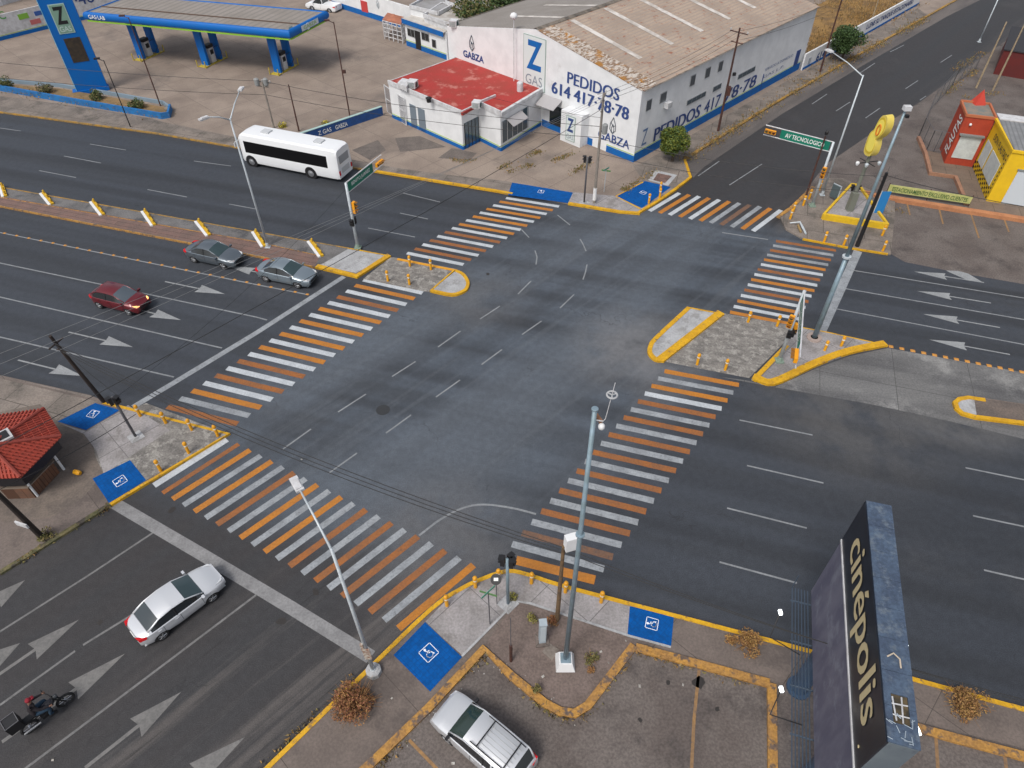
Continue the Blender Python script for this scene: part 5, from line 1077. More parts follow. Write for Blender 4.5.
# median barriers: white slab, yellow bar, three small posts
for k, (a, b, d) in enumerate((((0, 187), (7, 198), 'at the left picture edge'), ((41, 194.5), (54, 206), 'second from the left'), ((91, 203), (105, 216.5), 'third from the left'), ((142.5, 212.5), (156, 227), 'fourth from the left'), ((196, 222.5), (211, 237), 'above the darker grey sedan'), ((253, 233), (266, 248), 'left of the street lamp foot'), ((308.5, 242.5), (323.5, 258), 'by the pale median end'))):
    A0, B0 = G(a[0]-.5, a[1]-.5, SW_Z), G(b[0]-4.0, b[1]-.5, SW_Z); t = thing('lane_barrier', 'white and yellow bar with yellow posts on the median, %s' % d, 'barrier', A0, 0, 'white and yellow bars across the median')
    dr = (B0-A0).normalized(); nn = Vector((-dr.y, dr.x, 0)); 
    if nn.x < 0: nn = -nn
    mb = MB(); ribbon(mb, [A0, B0], .2, SW_Z, SW_Z+.1); mb.build('white_bar', white, t)
    mb = MB(); ribbon(mb, [A0+nn*.24, B0+nn*.24], .24, SW_Z, SW_Z+.13); mb.build('yellow_bar', M('bright_yellow_bar', (.62, .38, .01), .6, c2=(.5, .3, .02), scale=4), t)
    for q in (.12, .5, .88):
        mb = MB(); mb.lathe(A0.lerp(B0, q)+nn*.26+Z*.13, [(.08, 0), (.08, .25), (.04, .3)], 10); mb.build('post', MATS['bright_yellow_bar'], t)
# road studs
stud = MB(); stud.add([(-.1, -.1, 0), (.1, -.1, 0), (.1, .1, 0), (-.1, .1, 0), (-.06, -.06, .035), (.06, -.06, .035), (.06, .06, .035), (-.06, .06, .035)], [(4, 5, 6, 7), (0, 1, 5, 4), (1, 2, 6, 5), (2, 3, 7, 6), (3, 0, 4, 7)])
so = stud.build('road_stud', M('orange_stud', (.48, .22, .04), .6)); tag(so, 'small orange stud on the white lane line beside the waiting sedans', 'road stud', 'orange studs on the lane line')
fs = True
for i in range(27):
    q = lerp((-8, 231), (307, 294.7), 1-(1-(i/26))**1.0); p = G2(q, .012); o = so if fs else so.copy()
    if not fs: col.objects.link(o)
    o.location = p+A_N*.05; o.rotation_euler = (0, 0, AA); o.scale = (1.2, .9, 1); fs = False
for i in range(13):
    p = G2(lerp((891, 346.5), (1022, 372), i/12), .012); o = so.copy(); col.objects.link(o); o.location = p; o.rotation_euler = (0, 0, AA); o.scale = (1.5, 1.3, 1.2); o['label'] = 'orange stud in the row right of the curved yellow kerb'; o['group'] = 'orange studs right of the curved yellow kerb'
# ------------------------------------------------------------------ poles, lamps, signals
def street_lamp(base, bend, tips, label, r=.09, m=None, box=False, z0=0.0, rel=None):
    h = HT(base, bend, z0); p = G2(base, z0); t = thing('street_lamp', label, 'street lamp', p, 0, 'galvanised street lamps')
    mb = MB(); mb.tube([(0, 0, 0), (0, 0, h)], [r, r*.6], 10); mb.build('pole', m or steel, t, local=True, smooth=True)
    mb = MB(); mb.box((0, 0, .02), (.4, .4, .04)); mb.lathe((0, 0, .04), [(.14, 0), (.12, .3), (.1, .35)], 10); mb.build('base_plate', steel, t, local=True)
    for tp in tips:
        e = G2(tp, h+.7)-p; top = Vector((0, 0, h)); d = e-top
        if d.xy.length > 4.2: e = top+Vector((d.x, d.y, 0)).normalized()*3.0+Z*.7; 
        mb = MB(); mb.tube([top-Z*.1, top+(e-top)*.5+Z*.05, e], [r*.55, r*.45, r*.4], 8); a_ = mb.build('arm', m or steel, t, local=True, smooth=True)
        dh = Vector((e.x, e.y, 0)).normalized(); ang = math.atan2(dh.y, dh.x); mb = MB(); c = e+dh*.3
        R = Matrix.Rotation(ang, 3, 'Z'); mb.box(c, (.7, .3, .1), ang); mb.box(c-dh*.05+Z*.07, (.45, .22, .06), ang); mb.box(c-Z*.06+dh*.05, (.45, .22, .03), ang, 1); mb.build('lamp_head', [white2, M('lamp_glass', (.5, .52, .5), .2)], t, local=True)
    return t
l1 = street_lamp((374, 672), (342, 547), [(300, 490)], 'galvanised street lamp by the dry bush, arm reaching over the lower crosswalk', z0=SW_Z)
mb = MB(); q = G2((374, 672), SW_Z); mb.lathe((0, 0, 0), [(.36, 0), (.34, .25), (.2, .32)], 8); mb.build('footing', walkl2, l1, local=True)
mb = MB(); mb.box((.02, -.1, 2.0), (.3, .05, .9)); mb.box((-.1, -.06, 2.6), (.12, .1, .5)); mb.build('stickers', M('torn_posters', (.5, .48, .42), .8, c2=(.25, .14, .1), scale=7), l1, local=True)
street_lamp((268, 247), (232, 120), [(208, 117), (247, 83)], 'two armed street lamp on the brick median behind the front sedan', z0=SW_Z)
street_lamp((822, 195), (858, 76), [(832, 52)], 'street lamp beyond the street name gantry, arm reaching over the cross street', z0=SW_Z)
street_lamp((979, 42), (1000, -8), [(985, -20)], 'street lamp at the far end of the cross street by the leaning posts', z0=0)
# tall mast on the east island and grey camera pole in the planter
h = HT((814, 338), (905, 112), SW_Z); p = G(814, 338, SW_Z)
t = thing('tall_mast', 'very tall bolted grey mast with floodlight box standing on the east island', 'mast', p)
mb = MB(); mb.tube([(0, 0, 0), (0, 0, h*.42)], [.17, .13], 12); mb.tube([(0, 0, h*.42), (0, 0, h)], [.125, .06], 12); mb.build('pole', steelb, t, local=True, smooth=True)
mb = MB(); mb.lathe((0, 0, h*.42), [(.26, -.05), (.26, .05)], 12); mb.lathe((0, 0, .0), [(.34, 0), (.34, .06), (.24, .1)], 12); mb.build('flange', steel, t, local=True)
mb = MB(); mb.lathe((0, 0, -.1), [(.5, 0), (.48, .2)], 16); mb.build('footing', M('pinkish_footing', (.35, .28, .25), .9), t, local=True)
mb = MB(); mb.box((.05, 0, h+.08), (.36, .3, .22)); mb.box((.15, -.1, h-.3), (.16, .16, .14), 0, 1); mb.build('floodlight', [white2, dark], t, local=True)
h = HT((565, 663), (590, 411), SW_Z); p = G(565, 663, SW_Z)
t = thing('camera_pole', 'tall blue grey camera pole on a white concrete plinth in the planter', 'pole', p)
mb = MB(); mb.add([(-.42, -.42, 0), (.42, -.42, 0), (.42, .42, 0), (-.42, .42, 0), (-.28, -.28, .5), (.28, -.28, .5), (.28, .28, .5), (-.28, .28, .5)], [(4, 5, 6, 7), (0, 1, 5, 4), (1, 2, 6, 5), (2, 3, 7, 6), (3, 0, 4, 7)]); mb.build('plinth', M('white_plinth', (.7, .71, .72), .8), t, local=True)
mb = MB(); mb.tube([(0, 0, .5), (0, 0, h)], [.11, .07], 12); mb.build('pole', steelb, t, local=True, smooth=True)
mb = MB(); mb.box((0, 0, .52), (.45, .45, .05)); mb.lathe((0, 0, h), [(.1, -.04), (.1, .0), (.07, 0.01)], 12); mb.lathe((0, 0, h*.62), [(.16, 0), (.16, .06)], 12); mb.build('flange', steelb, t, local=True)
mb = MB(); mb.tube([(0, 0, h-.45), (.27, .03, h-.55)], .02, 6); mb.tube([(.27, .03, h-.55), (.33, .03, h-.45), (.46, .03, h+.95)], .011, 6); mb.build('bracket', white2, t, local=True)
mb = MB(); mb.lathe((.25, .03, h-.8), [(.04, -.08), (.09, -.03), (.1, .06), (.05, .14)], 12); mb.build('dome_camera', white, t, local=True, smooth=True)
mb = MB(); mb.box((.17, .2, h-.62), (.1, .3, .1), .4); mb.build('spotlight', M('rust_bracket', (.25, .12, .06), .7), t, local=True)
mb = MB(); c = Vector((.42, .03, h+.5)); pts = [c+Vector((.14*math.cos(a), .14*math.sin(a), 0)) for a in [i*2*math.pi/20 for i in range(21)]]; mb.tube(pts, .026, 6, cap=False)
for a in (.4, 2.5, 4.6): mb.tube([c, c+Vector((.14*math.cos(a), .14*math.sin(a), 0))], .018, 5)
mb.build('ring_antenna', M('grey_fitting', (.4, .41, .42), .6), t, local=True)
def wood_pole(base, top, label, m=None, r=.13, arms=True, lean=None, z0=SW_Z, nm='utility_pole', xb=None, armdir=None):
    p = G2(base, z0); h = HT(base, top, z0)-z0; tp = Vector((0, 0, h)) if lean is None else G2(top, lean+z0)-p
    t = thing(nm, label, 'utility pole', p, 0, 'utility poles'); mb = MB(); mb.tube([(0, 0, 0), tp], [r, r*.65], 10); mb.build('pole', m or wood, t, local=True)
    if arms:
        d = armdir or A_N; mb = MB(); q = tp*.96; mb.tube([q-d*.9, q+d*.9], .05, 6); q2 = tp*.87; mb.tube([q2-d*.6, q2+d*.6], .05, 6); mb.build('crossarm', m or wood, t, local=True)
        for s in (-.85, 0, .85):
            mb = MB(); mb.lathe(q+d*s+Z*.04, [(.05, 0), (.08, .05), (.05, .1), (.08, .15), (.04, .2)], 8); mb.build('insulator', M('grey_insulator', (.35, .35, .35), .4), t, local=True)
    return t, p+tp
w1, W600 = wood_pole((594, 203), (604, 93), 'weathered utility pole with crossarm and drum transformer before the gable', concp)
mb = MB(); mb.lathe((.3, -.25, 6.2), [(.2, 0), (.22, .1), (.22, .7), (.15, .78)], 12); mb.build('transformer', M('grey_transformer', (.25, .26, .26), .6), w1, local=True)
mb = MB(); mb.lathe((0, 0, 0), [(.15, .3), (.15, 1.4)], 12); mb.build('white_band', white, w1, local=True)
w2, W718 = wood_pole((718, 131), (741, 28), 'rusty red pole with wire spider top beside the long white wall', rust, .12, armdir=B_N)
mb = MB(); mb.box((.1, -.15, 4.0), (.4, .4, .8)); mb.build('meter_box', rust, w2, local=True)
w3, W820 = wood_pole((820, 72), (842, -5), 'dark thin pole by the vacant lot wall left of the round tree', dark if False else rust, .11)
w4, W270 = wood_pole((274, 128), (262, 80), 'wooden pole with grey transformer drums behind the bus', concp, .1, armdir=A_DIR)
for s in (-.5, .35): mb = MB(); mb.lathe((s, -.1, HT((274, 128), (262, 80))-.5), [(.2, 0), (.24, .1), (.24, .6), (.12, .7)], 12); mb.build('transformer', MATS['grey_transformer'], w4, local=True)
w5, W300 = wood_pole((299, 131), (292, 84), 'short black topped post behind the bus roof', rust, .08, arms=False)
w6, WSW = wood_pole((104, 402), (50, 336), 'dark creosoted pole leaning at the tip of the blue plaza ramp', woodd, .13, arms=False, lean=6.2)
mb = MB(); hh = 6.2; v = (G2((50, 336), 6.2+SW_Z)-G(104, 402, SW_Z)); q = v*.9
mb.tube([q-A_N*.5, q+A_N*.5], .045, 6); mb.tube([v*.8-A_DIR*.35, v*.8+A_DIR*.35], .04, 6); mb.build('crossarm', woodd, w6, local=True)
w7, WSL = wood_pole((42, 537), (-14, 482), 'thick dark pole with small white sign at the weedy kerb', woodd, .15, arms=False, lean=6.0)
mb = MB(); v = (G2((-14, 482), 6.0+SW_Z)-G(42, 537, SW_Z)); mb.box(v*.32+Vector((-.1, -.2, 0)), (.7, .08, .28), AA); mb.build('small_sign', white2, w7, local=True)
w8, WSE = wood_pole((557, 620), (563, 546), 'brown wooden pole with white meter box at the planter edge', M('yellowed_wood', (.17, .105, .05), .9, c2=(.1, .065, .04), scale=6), .11, arms=False)
h8 = HT((557, 620), (563, 546), SW_Z); mb = MB(); mb.box((.28, 0, h8+.15), (.5, .32, .8), .3); mb.build('meter_box', white, w8, local=True)
w9, WNE = wood_pole((857, 246), (884, 172), 'black leaning utility pole in front of the yellow triangle planter', dark, .17, arms=False)
mb = MB()
h9 = HT((857, 246), (884, 172), SW_Z)
for k in range(5): mb.tube([(0, 0, h9-.9), (.9*math.cos(k), .9*math.sin(k), h9-.3+.3*math.sin(k*2))], .012, 4)
mb.build('cable_bracket', dark, w9, local=True)
w10, W810 = wood_pole((803, 205), (830, 137), 'dark reddish pole beside the street name gantry', rust, .09, arms=False)
mb = MB(); hx = HT((803, 205), (830, 137), SW_Z); mb.lathe((0, 0, hx), [(.12, 0), (.14, .25), (.08, .35)], 8); mb.build('cap', dark, w10, local=True)
pm = M('bare_timber', (.36, .29, .19), .85, c2=(.27, .2, .13), scale=5)
for b_, tp_, lb in (((976, 88), (1007, 22), 'left one of the two bare timber posts by the dark red shed'), ((992.5, 91), (1023, 22), 'right one of the two bare timber posts by the dark red shed')):
    wood_pole(b_, tp_, lb, pm, .11, arms=False, z0=0)
wx_, _ = wood_pole((869, 28), (877, -6), 'pale post in the dry vacant lot', pm, .09, arms=False)
# traffic signals
def heads(t, c, axis, n, face, horizontal=False, m=None):
    """signal housing with n lenses along axis starting at c; lenses look along face"""
    m = m or sigy; up_ = Vector(axis).normalized(); f = Vector(face).normalized(); sd_ = up_.cross(f).normalized(); mb = MB(); s = .3; R = Matrix((sd_, f, up_)).transposed()
    mid = Vector(c)+up_*(s*n/2); mb.box(mid, (.3, .2, s*n), R=R); o = mb.build('signal_head', m, t, local=True)
    vis = MB()
    for k in range(n):
        q = Vector(c)+up_*(s*(k+.5))+f*.1; mb = MB(); mb.lathe(q, [(.11, 0), (.11, .02)], 12, axis=f); mb.build('lens', M(('red', 'amber', 'green')[k % 3]+'_dark_lens', ((.12, .01, .01), (.15, .07, .01), (.01, .1, .06))[k % 3], .3), o, local=True)
        R2 = R; vis.box(q+Z*.12+f*.09, (.26, .2, .025), R=Matrix((f.cross(Z).normalized(), f, Z)).transposed())
    vis.build('visor', m if m is not sigy else M('visor_dark', (.25, .1, .01), .6), o, local=True); return o
def ped(t, z, dirs):
    for f in dirs:
        f = Vector(f).normalized(); ang = math.atan2(f.y, f.x); mb = MB(); mb.box(Vector((0, 0, z))+f*.2, (.18, .28, .52), ang); mb.box(Vector((0, 0, z+.24))+f*.33, (.12, .26, .03), ang); mb.box(Vector((0, 0, z))+f*.33, (.12, .26, .03), ang); mb.build('pedestrian_head', dark, t, local=True)
def gantry(base, top, end, label, text, tw, z0=SW_Z, side_head=None, mirror=False, sgn=1):
    p = G2(base, z0); h = HT(base, top, z0)-z0; t = thing('sign_gantry', label, 'traffic signal', p, 0, 'street name gantries with signals')
    mb = MB(); mb.tube([(0, 0, 0), (0, 0, h)], [.13, .1], 8); mb.build('pole', steel, t, local=True, smooth=True)
    mb = MB(); mb.box((0, 0, .05), (.5, .5, .1)); mb.lathe((0, 0, .1), [(.2, 0), (.16, .25)], 8); mb.build('base', M('green_grey_base', (.2, .27, .22), .7), t, local=True)
    e = G2(end, h+z0)-p; e.z = h; d = Vector((e.x, e.y, 0)).normalized(); L = Vector((e.x, e.y)).length
    hh = .8; mb = MB(); mb.tube([(0, 0, h), e], .045, 6); mb.tube([Vector((0, 0, h-hh)), e-Z*hh], .045, 6); mb.build('arm', white2, t, local=True)
    face = Vector((d.y, -d.x, 0)); 
    if face.dot(CAM-p) < 0: face = -face
    rd_ = Z.cross(face); a, b = d*.2, d*(.2+tw*L); mb = MB(); mid = (a+b)/2+Z*(h-hh/2); mb.box(mid, ((b-a).length, .05, hh+.06), math.atan2(d.y, d.x)); sg_ = mb.build('name_board', grn, t, local=True)
    st = a if (b-a).dot(rd_) > 0 else b; vs = write(text, p+st+rd_*.4+Z*(h-hh/2-.18), rd_, Z, (b-a).length-.8, .36, signw, sg_, off=.035)
    q = d
    heads(t, d*(L-.98)+Z*(h-.4)+face*.12, d, 3, face)
    return t, d, face, h
t, d, f_, h_ = gantry((358, 248), (345, 183), (381, 155), 'grey signal gantry with green street name board on the pale west island', 'BENITO JUAREZ', .68)
heads(t, Vector((.3, 0, 3.1)), (0, 0, 1), 3, A_DIR); ped(t, 2.35, [A_N, -A_N])
t, d, f_, h_ = gantry((812, 206), (833, 142), (766, 125), 'signal gantry with AV TECNOLOGICO board reaching over the cross street', 'AV TECNOLOGICO', .72)
heads(t, Vector((-.1, -.25, 2.7)), (0, 0, 1), 3, -B_DIR)
# east island gantry seen almost edge on: arm reaches towards the near lanes
t, d, f_, h_ = gantry((779, 361), (806, 291), (800, 357), 'signal gantry with steeply foreshortened green name board on the east island', 'AV TECNOLOGICO', .72)
heads(t, Vector((-.22, -.1, 2.9)), (0, 0, 1), 3, (-.6, -.8, 0)); heads(t, Vector((.3, .1, 2.4)), (0, 0, 1), 2, (1, .2, 0)); ped(t, 2.4, [(1, -.2, 0), (-.3, -1, 0)])
def ped_post(base, top, label, dirs, m=steelb):
    p = G2(base, SW_Z); h = HT(base, top, SW_Z)-SW_Z; t = thing('pedestrian_signal', label, 'pedestrian signal', p, 0, 'pedestrian signal posts')
    mb = MB(); mb.tube([(0, 0, 0), (0, 0, h)], .075, 8); mb.build('pole', m, t, local=True, smooth=True); mb = MB(); mb.lathe((0, 0, 0), [(.2, 0), (.2, .05), (.12, .08)], 8); mb.box((0, 0, -.0), (.75, .75, .06), BB); mb.build('base', walkl2, t, local=True)
    ped(t, h-.2, dirs); return t
ped_post((508, 604), (507, 559), 'black headed pedestrian signal on the curved corner pavement by the planter', [A_DIR, -A_DIR-B_N*.2, B_DIR])
ped_post((136, 437), (118, 394), 'dark pedestrian signal post in the middle of the stone plaza', [A_DIR, -B_DIR], M('dark_grey_pole', (.09, .09, .1), .5))
ped_post((584, 203), (586, 157), 'small pedestrian signal beside the blue ramp before the gable', [A_DIR, -A_DIR], M('dark_grey_pole', (.09, .09, .1), .5))
ped_post((848, 208), (852, 185), 'black pedestrian signal inside the yellow triangle planter', [A_DIR, -A_DIR], MATS['dark_grey_pole'])
# small street name posts
def namepost(base, top, label, m):
    p = G2(base, SW_Z); h = HT(base, top, SW_Z)-SW_Z; t = thing('street_name_post', label, 'sign post', p, 0, 'small street name posts'); mb = MB(); mb.tube([(0, 0, 0), (0, 0, h)], .03, 6); mb.build('post', m, t, local=True)
    for k, a in enumerate((AA, BB)): mb = MB(); mb.box((0, 0, h-.05+.14*k), (.8, .025, .13), a); mb.build('name_plate', M('faded_green_plate', (.1, .3, .22), .5) if k else M('green_plate', (.1, .22, .08), .5), t, local=True)
    return t
namepost((490, 624), (489, 593), 'thin grey post with crossed green name plates behind the large ramp', MATS['dark_grey_pole'])
namepost((604, 192), (605, 170), 'thin post with crossed pale green plates right of the gable pole', steel)
mb = MB()
rs_ = thing('no_turn_sign', 'small round black and white sign facing up the pavement beside the crossed name plates', 'sign', G(497, 604, SW_Z)); mb = MB(); mb.tube([(0, 0, 0), (0, 0, 2.3)], .025, 6); mb.build('post', MATS['dark_grey_pole'], rs_, local=True)
mb = MB(); mb.lathe((0, -.03, 2.3), [(.25, 0), (.25, .02)], 16, axis=(0, -.6, .8)); o = mb.build('disc', dark, rs_, local=True); mb = MB(); mb.box((0, -.05, 2.34), (.2, .14, .02), R=Matrix.Rotation(.65, 3, 'X')); mb.build('symbol', signw, o, local=True)
# cabinet and manhole in the planter
cb = thing('signal_cabinet', 'narrow pale blue grey control cabinet in the planter left of the camera pole', 'cabinet', G(542, 641, SW_Z)); mb = MB(); mb.box((0, 0, .9), (.3, .3, 1.7), .1); mb.box((0, 0, 1.77), (.34, .34, .06), .1); mb.build('housing', M('cabinet_paint', (.4, .47, .52), .5, c2=(.33, .39, .43), scale=2), cb, local=True)
mb = MB(); mb.box((.016, -.157, .95), (.22, .015, 1.3), .1); mb.build('door', M('cabinet_door', (.45, .51, .55), .5), cb, local=True); mb = MB(); mb.box((0, 0, .04), (.6, .6, .12), .1); mb.build('footing', walkd, cb, local=True)
mh = MB(); mh.prism(ccw([G2(q, SW_Z) for q in ((542, 652), (549, 643), (559, 650), (552, 661))]), SW_Z, SW_Z+.05); tag(mh.build('junction_cover', walkn), 'square concrete junction cover between the cabinet and camera pole plinth', 'cover')
bp_ = thing('short_post', 'short dark red pipe post in the planter below the cabinet', 'post', G(511, 661, SW_Z)); mb = MB(); mb.tube([(0, 0, 0), (0, 0, 1.5)], .07, 8); mb.build('post', rust, bp_, local=True); mb = MB(); mb.tube([(0, 0, 1.5), (0, 0, 4.0)], .02, 6); mb.build('rod', MATS['dark_grey_pole'], bp_, local=True)
mh = MB(); c = G(383, 410, 0); mh.lathe((c.x, c.y, .001), [(.42, 0), (.42, .012)], 20); o = struct('manhole_cover', mh, M('iron_cover', (.03, .032, .035), .6))
# ------------------------------------------------------------------ north-east restaurant corner
redw = M('orange_red_wall', (.43, .055, .022), .7, c2=(.36, .045, .02), scale=1.2, grain=.1); yelwl = M('yellow_wall', (.78, .5, .01), .65, c2=(.7, .44, .012), scale=1); shut = M('white_shutter', (.58, .62, .6), .6, c2=(.5, .53, .52), scale=2, grain=.1)
Y1, Y2, Y3 = G(944, 163.4), G(972, 167), G(986, 201); RH, YH = 4.7, 4.5
bk = G(962.6, 104, RH)-G(966, 113, RH); bk = bk*1.6
rt_ = thing('red_tower', 'orange red restaurant block with white lettering on its left wall and pale shutter', 'restaurant', Y1)
mb = MB(); mb.prism([Y1, Y2, Y2+bk, Y1+bk], 0, RH-.3); mb.build('wall', redw, rt_)
mb = MB(); rr4 = [Y1, Y2, Y2+bk, Y1+bk]
for i in range(4): ribbon(mb, [rr4[i], rr4[(i+1) % 4]], .14, RH-.3, RH-.08, side=0)
mb.build('parapet', M('orange_parapet', (.45, .14, .06), .7), rt_)
mb = MB(); mb.prism(rr4, RH-.29, RH-.24); mb.build('roof', M('grey_green_roof', (.15, .17, .16), .8, c2=(.24, .2, .16), scale=1.5), rt_)
RW = Wall((944, 163.4), (972, 167)); mb = MB(); RW.pxpanel(mb, (951, 157), (983.5, 136), .05); mb.build('shutter', shut, rt_)
mb = MB(); a = RW.uz((951, 156)); b = RW.uz((982, 137)); RW.panel(mb, a[0]-.15, b[0]+.15, b[1], b[1]+.12, .3); mb.build('shutter_box', M('grey_box', (.2, .22, .22), .6), rt_)
LWALL = (Y1+bk, Y1); lu = (Y1-(Y1+bk)).normalized(); ln_ = Vector((lu.y, -lu.x, 0)); 
if ln_.dot(CAM-Y1) < 0: ln_ = -ln_
rr_ = Z.cross(ln_)
write('FLAUTAS', Y1+ln_*.0+(bk.normalized())*.35+Z*.7, Z, -rr_, 3.3, bk.length*.42, signw, rt_, off=.03, bold=.02)
mb = MB(); c = Y1.lerp(Y2, .6)+bk*1.0+Z*(RH-.3); mb.add([c+Vector((-.5, -.5, 0)), c+Vector((.5, -.5, 0)), c+Vector((.5, .5, 0)), c+Vector((-.5, .5, 0)), c+Z*1.3], [(0, 1, 4), (1, 2, 4), (2, 3, 4), (3, 0, 4), (3, 2, 1, 0)]); o = mb.build('pyramid', M('red_pyramid', (.5, .05, .03), .6), rt_)
mb = MB(); q = RW.uz((970, 125)); mb.lathe(RW.pt(q[0], q[1], .1), [(.1, 0), (.12, .1), (.06, .18)], 8); mb.build('wall_lamp', white, rt_)
yd = (Y2-Y3); fx_ = (G(1040, 209.5)-Y3); fx_ = fx_.normalized()*16
ys = thing('yellow_shop', 'bright yellow shop with corrugated grey roof and black dotted corner strip', 'shop', Y3)
# step the yellow footprint clear of the red block
yp = [Y3, Y3+fx_, Y3+fx_+yd*1.15, Y3+yd*1.15+fx_*.02, Y2+fx_*.012, ]
mb = MB(); mb.prism([Y3, Y3+fx_, Y3+fx_+yd, Y3+yd+fx_*.003], 0, YH-.1); mb.build('wall', yelwl, ys)
mb = MB(); inn = lambda p, k: p; ryp = [Y3+fx_*.012+yd*.03, Y3+fx_, Y3+fx_+yd*.985, Y3+yd*.985+fx_*.012]
mb.prism(ryp, YH-.09, YH-.02); mb.build('roof', M('corrugated_grey_roof', (.26, .265, .27), .6, c2=(.2, .205, .21), scale=1, stripes=(.35, math.atan2(fx_.y, fx_.x), (.14, .145, .15)), grain=.1), ys)
mb = MB(); ribbon(mb, [Y3+yd, Y3, Y3+fx_], .2, YH-.12, YH+.08); mb.build('parapet', yelwl, ys)
mb = MB(); mb.prism([Y2+fx_*.02+yd.normalized()*.1, Y3+fx_+yd+yd.normalized()*.1, Y3+fx_+yd+yd.normalized()*1.4, Y2+fx_*.02+yd.normalized()*1.4], 0, YH-.02); mb.build('rear_block', white2, ys)
YW = Wall((972, 167), (986, 201)); YF = Wall((986, 201), (1040, 209.5))
for q0, q1 in ((.10, .36), (.42, .86)):
    mb = MB(); YW.panel(mb, YW.L*q0, YW.L*q1, .95, 2.9, .05); w_ = mb.build('window', shut, ys)
mb = MB()
for i in range(15):
    for j in range(4):
        if (i+j) % 2 == 0: YW.panel(mb, .15+i*YW.L*.064, .15+i*YW.L*.064+.22, .08+j*.22, .27+j*.22, .02)
for i in range(9): YW.panel(mb, YW.L-.45, YW.L-.3, .95+i*.36, 1.1+i*.36, .02)
o = mb.build('dot_pattern', dark, ys)
wwrite(YW, 'DON FLAUTAS', YW.L*.25, YW.L*.9, 3.35, 3.9, dark, ys)
mb = MB(); YF.panel(mb, 1.1, 6.5, .05, 3.0, .05); mb.build('shutter', M('pale_blue_shutter', (.55, .6, .64), .6, stripes=(.2, math.atan2(fx_.y, fx_.x)+math.pi/2, (.45, .5, .54))), ys)
mb = MB(); YF.panel(mb, 1.0, 6.6, 3.0, 3.12, .12); mb.build('shutter_box', M('grey_box', (.2, .22, .22), .6), ys)
pole_lamp((984, 153), (1003, 117), 'thin dark post leaning over the yellow shop front with a small white fitting', m=dark, r=.05)
# fence cage left of the red block
fc = thing('yard_fence', 'thin grey mesh fence yard on the left side of the orange red block', 'fence', G(930, 148))
fpts = [G(*q) for q in ((941, 153), (926, 151), (918, 138), (930, 110), (952, 86), (975, 70))]
mb = MB()
for a, b in zip(fpts, fpts[1:]):
    n_ = max(2, int((b-a).length/2.2))
    for k in range(n_+1): p = a.lerp(b, k/n_); mb.tube([p, p+Z*2.0], .03, 5)
    for z in (.15, 2.0): mb.tube([a+Z*z, b+Z*z], .022, 4)
mb.build('frame', MATS['dark_grey_pole'], fc); mb = MB()
for a, b in zip(fpts, fpts[1:]):
    n_ = int((b-a).length/.28)
    for k in range(n_): p = a.lerp(b, k/n_); q = a.lerp(b, min(1, (k+5)/n_)); mb.tube([p+Z*.15, q+Z*2.0], .006, 3, cap=False); mb.tube([q+Z*.15, p+Z*2.0], .006, 3, cap=False)
mb.build('mesh', M('fence_wire', (.14, .14, .14), .6), fc)
kerb([(919, 136), (926, 152), (931, 172), (956, 175.5), (967, 202)], .3, .3, M('salmon_kerb', (.38, .2, .12), .8, c2=(.28, .15, .1), scale=1.5, grain=.2))
flat('forecourt_pavement', [(926, 150), (941, 154), (944, 163), (972, 167), (986, 201), (1040, 209), (1040, 219), (968, 208), (957, 176), (932, 172)], .02, M('brown_paving', (.2, .15, .115), .85, c2=(.16, .12, .095), scale=.7, joints=(2, 2, .5, .02), jrot=AA, grain=.2))
kerb([(862, 191), (884, 195.5), (966, 209), (1024, 218), (1100, 230)], .55, .3, M('orange_low_wall', (.5, .22, .1), .8, c2=(.4, .17, .08), scale=1.2, grain=.15), name='low_wall')
BN = Wall((886, 194.5), (968, 207)); bnn = thing('advertising_banner', 'long low yellow green banner with dark lettering along the orange kerb wall', 'banner', BN.pt(0, 0))
mb = MB(); BN.panel(mb, 0, BN.L, .3, .95, .03, back=.03); mb.build('cloth', M('lime_banner', (.5, .5, .2), .6, c2=(.38, .42, .14), scale=3), bnn)
wwrite(BN, 'ESTACIONAMIENTO EXCLUSIVO CLIENTES', .3, BN.L-.3, .42, .8, M('dark_green_letter', (.03, .1, .03), .6), bnn, .05)
for u in (0, BN.L/2, BN.L): 
    mb = MB(); mb.tube([BN.pt(u, 0, -.05), BN.pt(u, 1.05, -.05)], .04, 5); mb.build('post', rust, bnn)
# yellow triangle planter and giant sign
tp_ = thing('triangle_planter', 'yellow painted triangular planter wall on the corner island', 'planter', G(850, 215, SW_Z)); tri = [G2(q, SW_Z) for q in ((822, 219), (886, 229), (857, 189), (850, 188.5))]
mb = MB(); ribbon(mb, tri[:2], .28, SW_Z, SW_Z+.5); mb.build('front_wall', M('planter_yellow', (.72, .46, .012), .6, c2=(.6, .38, .02), scale=2), tp_)
mb = MB(); ribbon(mb, tri[1:3], .18, SW_Z, SW_Z+.48); ribbon(mb, [tri[2], tri[3]], .18, SW_Z, SW_Z+.46); ribbon(mb, [tri[3], tri[0]], .18, SW_Z, SW_Z+.47); mb.build('side_wall', MATS['planter_yellow'], tp_)
mb = MB(); mb.prism([tuple(p.xy) for p in tri], SW_Z, SW_Z+.3); mb.build('fill', walkl, tp_)
gb = G(849, 210, SW_Z+.3); gh = HT((849, 210), (879, 113), SW_Z)
gs = thing('giant_sign', 'tall yellow double lobed restaurant sign on a grey post with white floodlights', 'sign', gb)
ph = gh*.5; mb = MB(); mb.tube([(0, 0, 0), (0, 0, ph+1.2)], [.16, .13], 10); mb.box((0, 0, .8), (.5, .5, 1.6)); mb.build('pole', M('olive_grey_post', (.17, .18, .15), .6), gs, local=True)
sgx = B_DIR; 
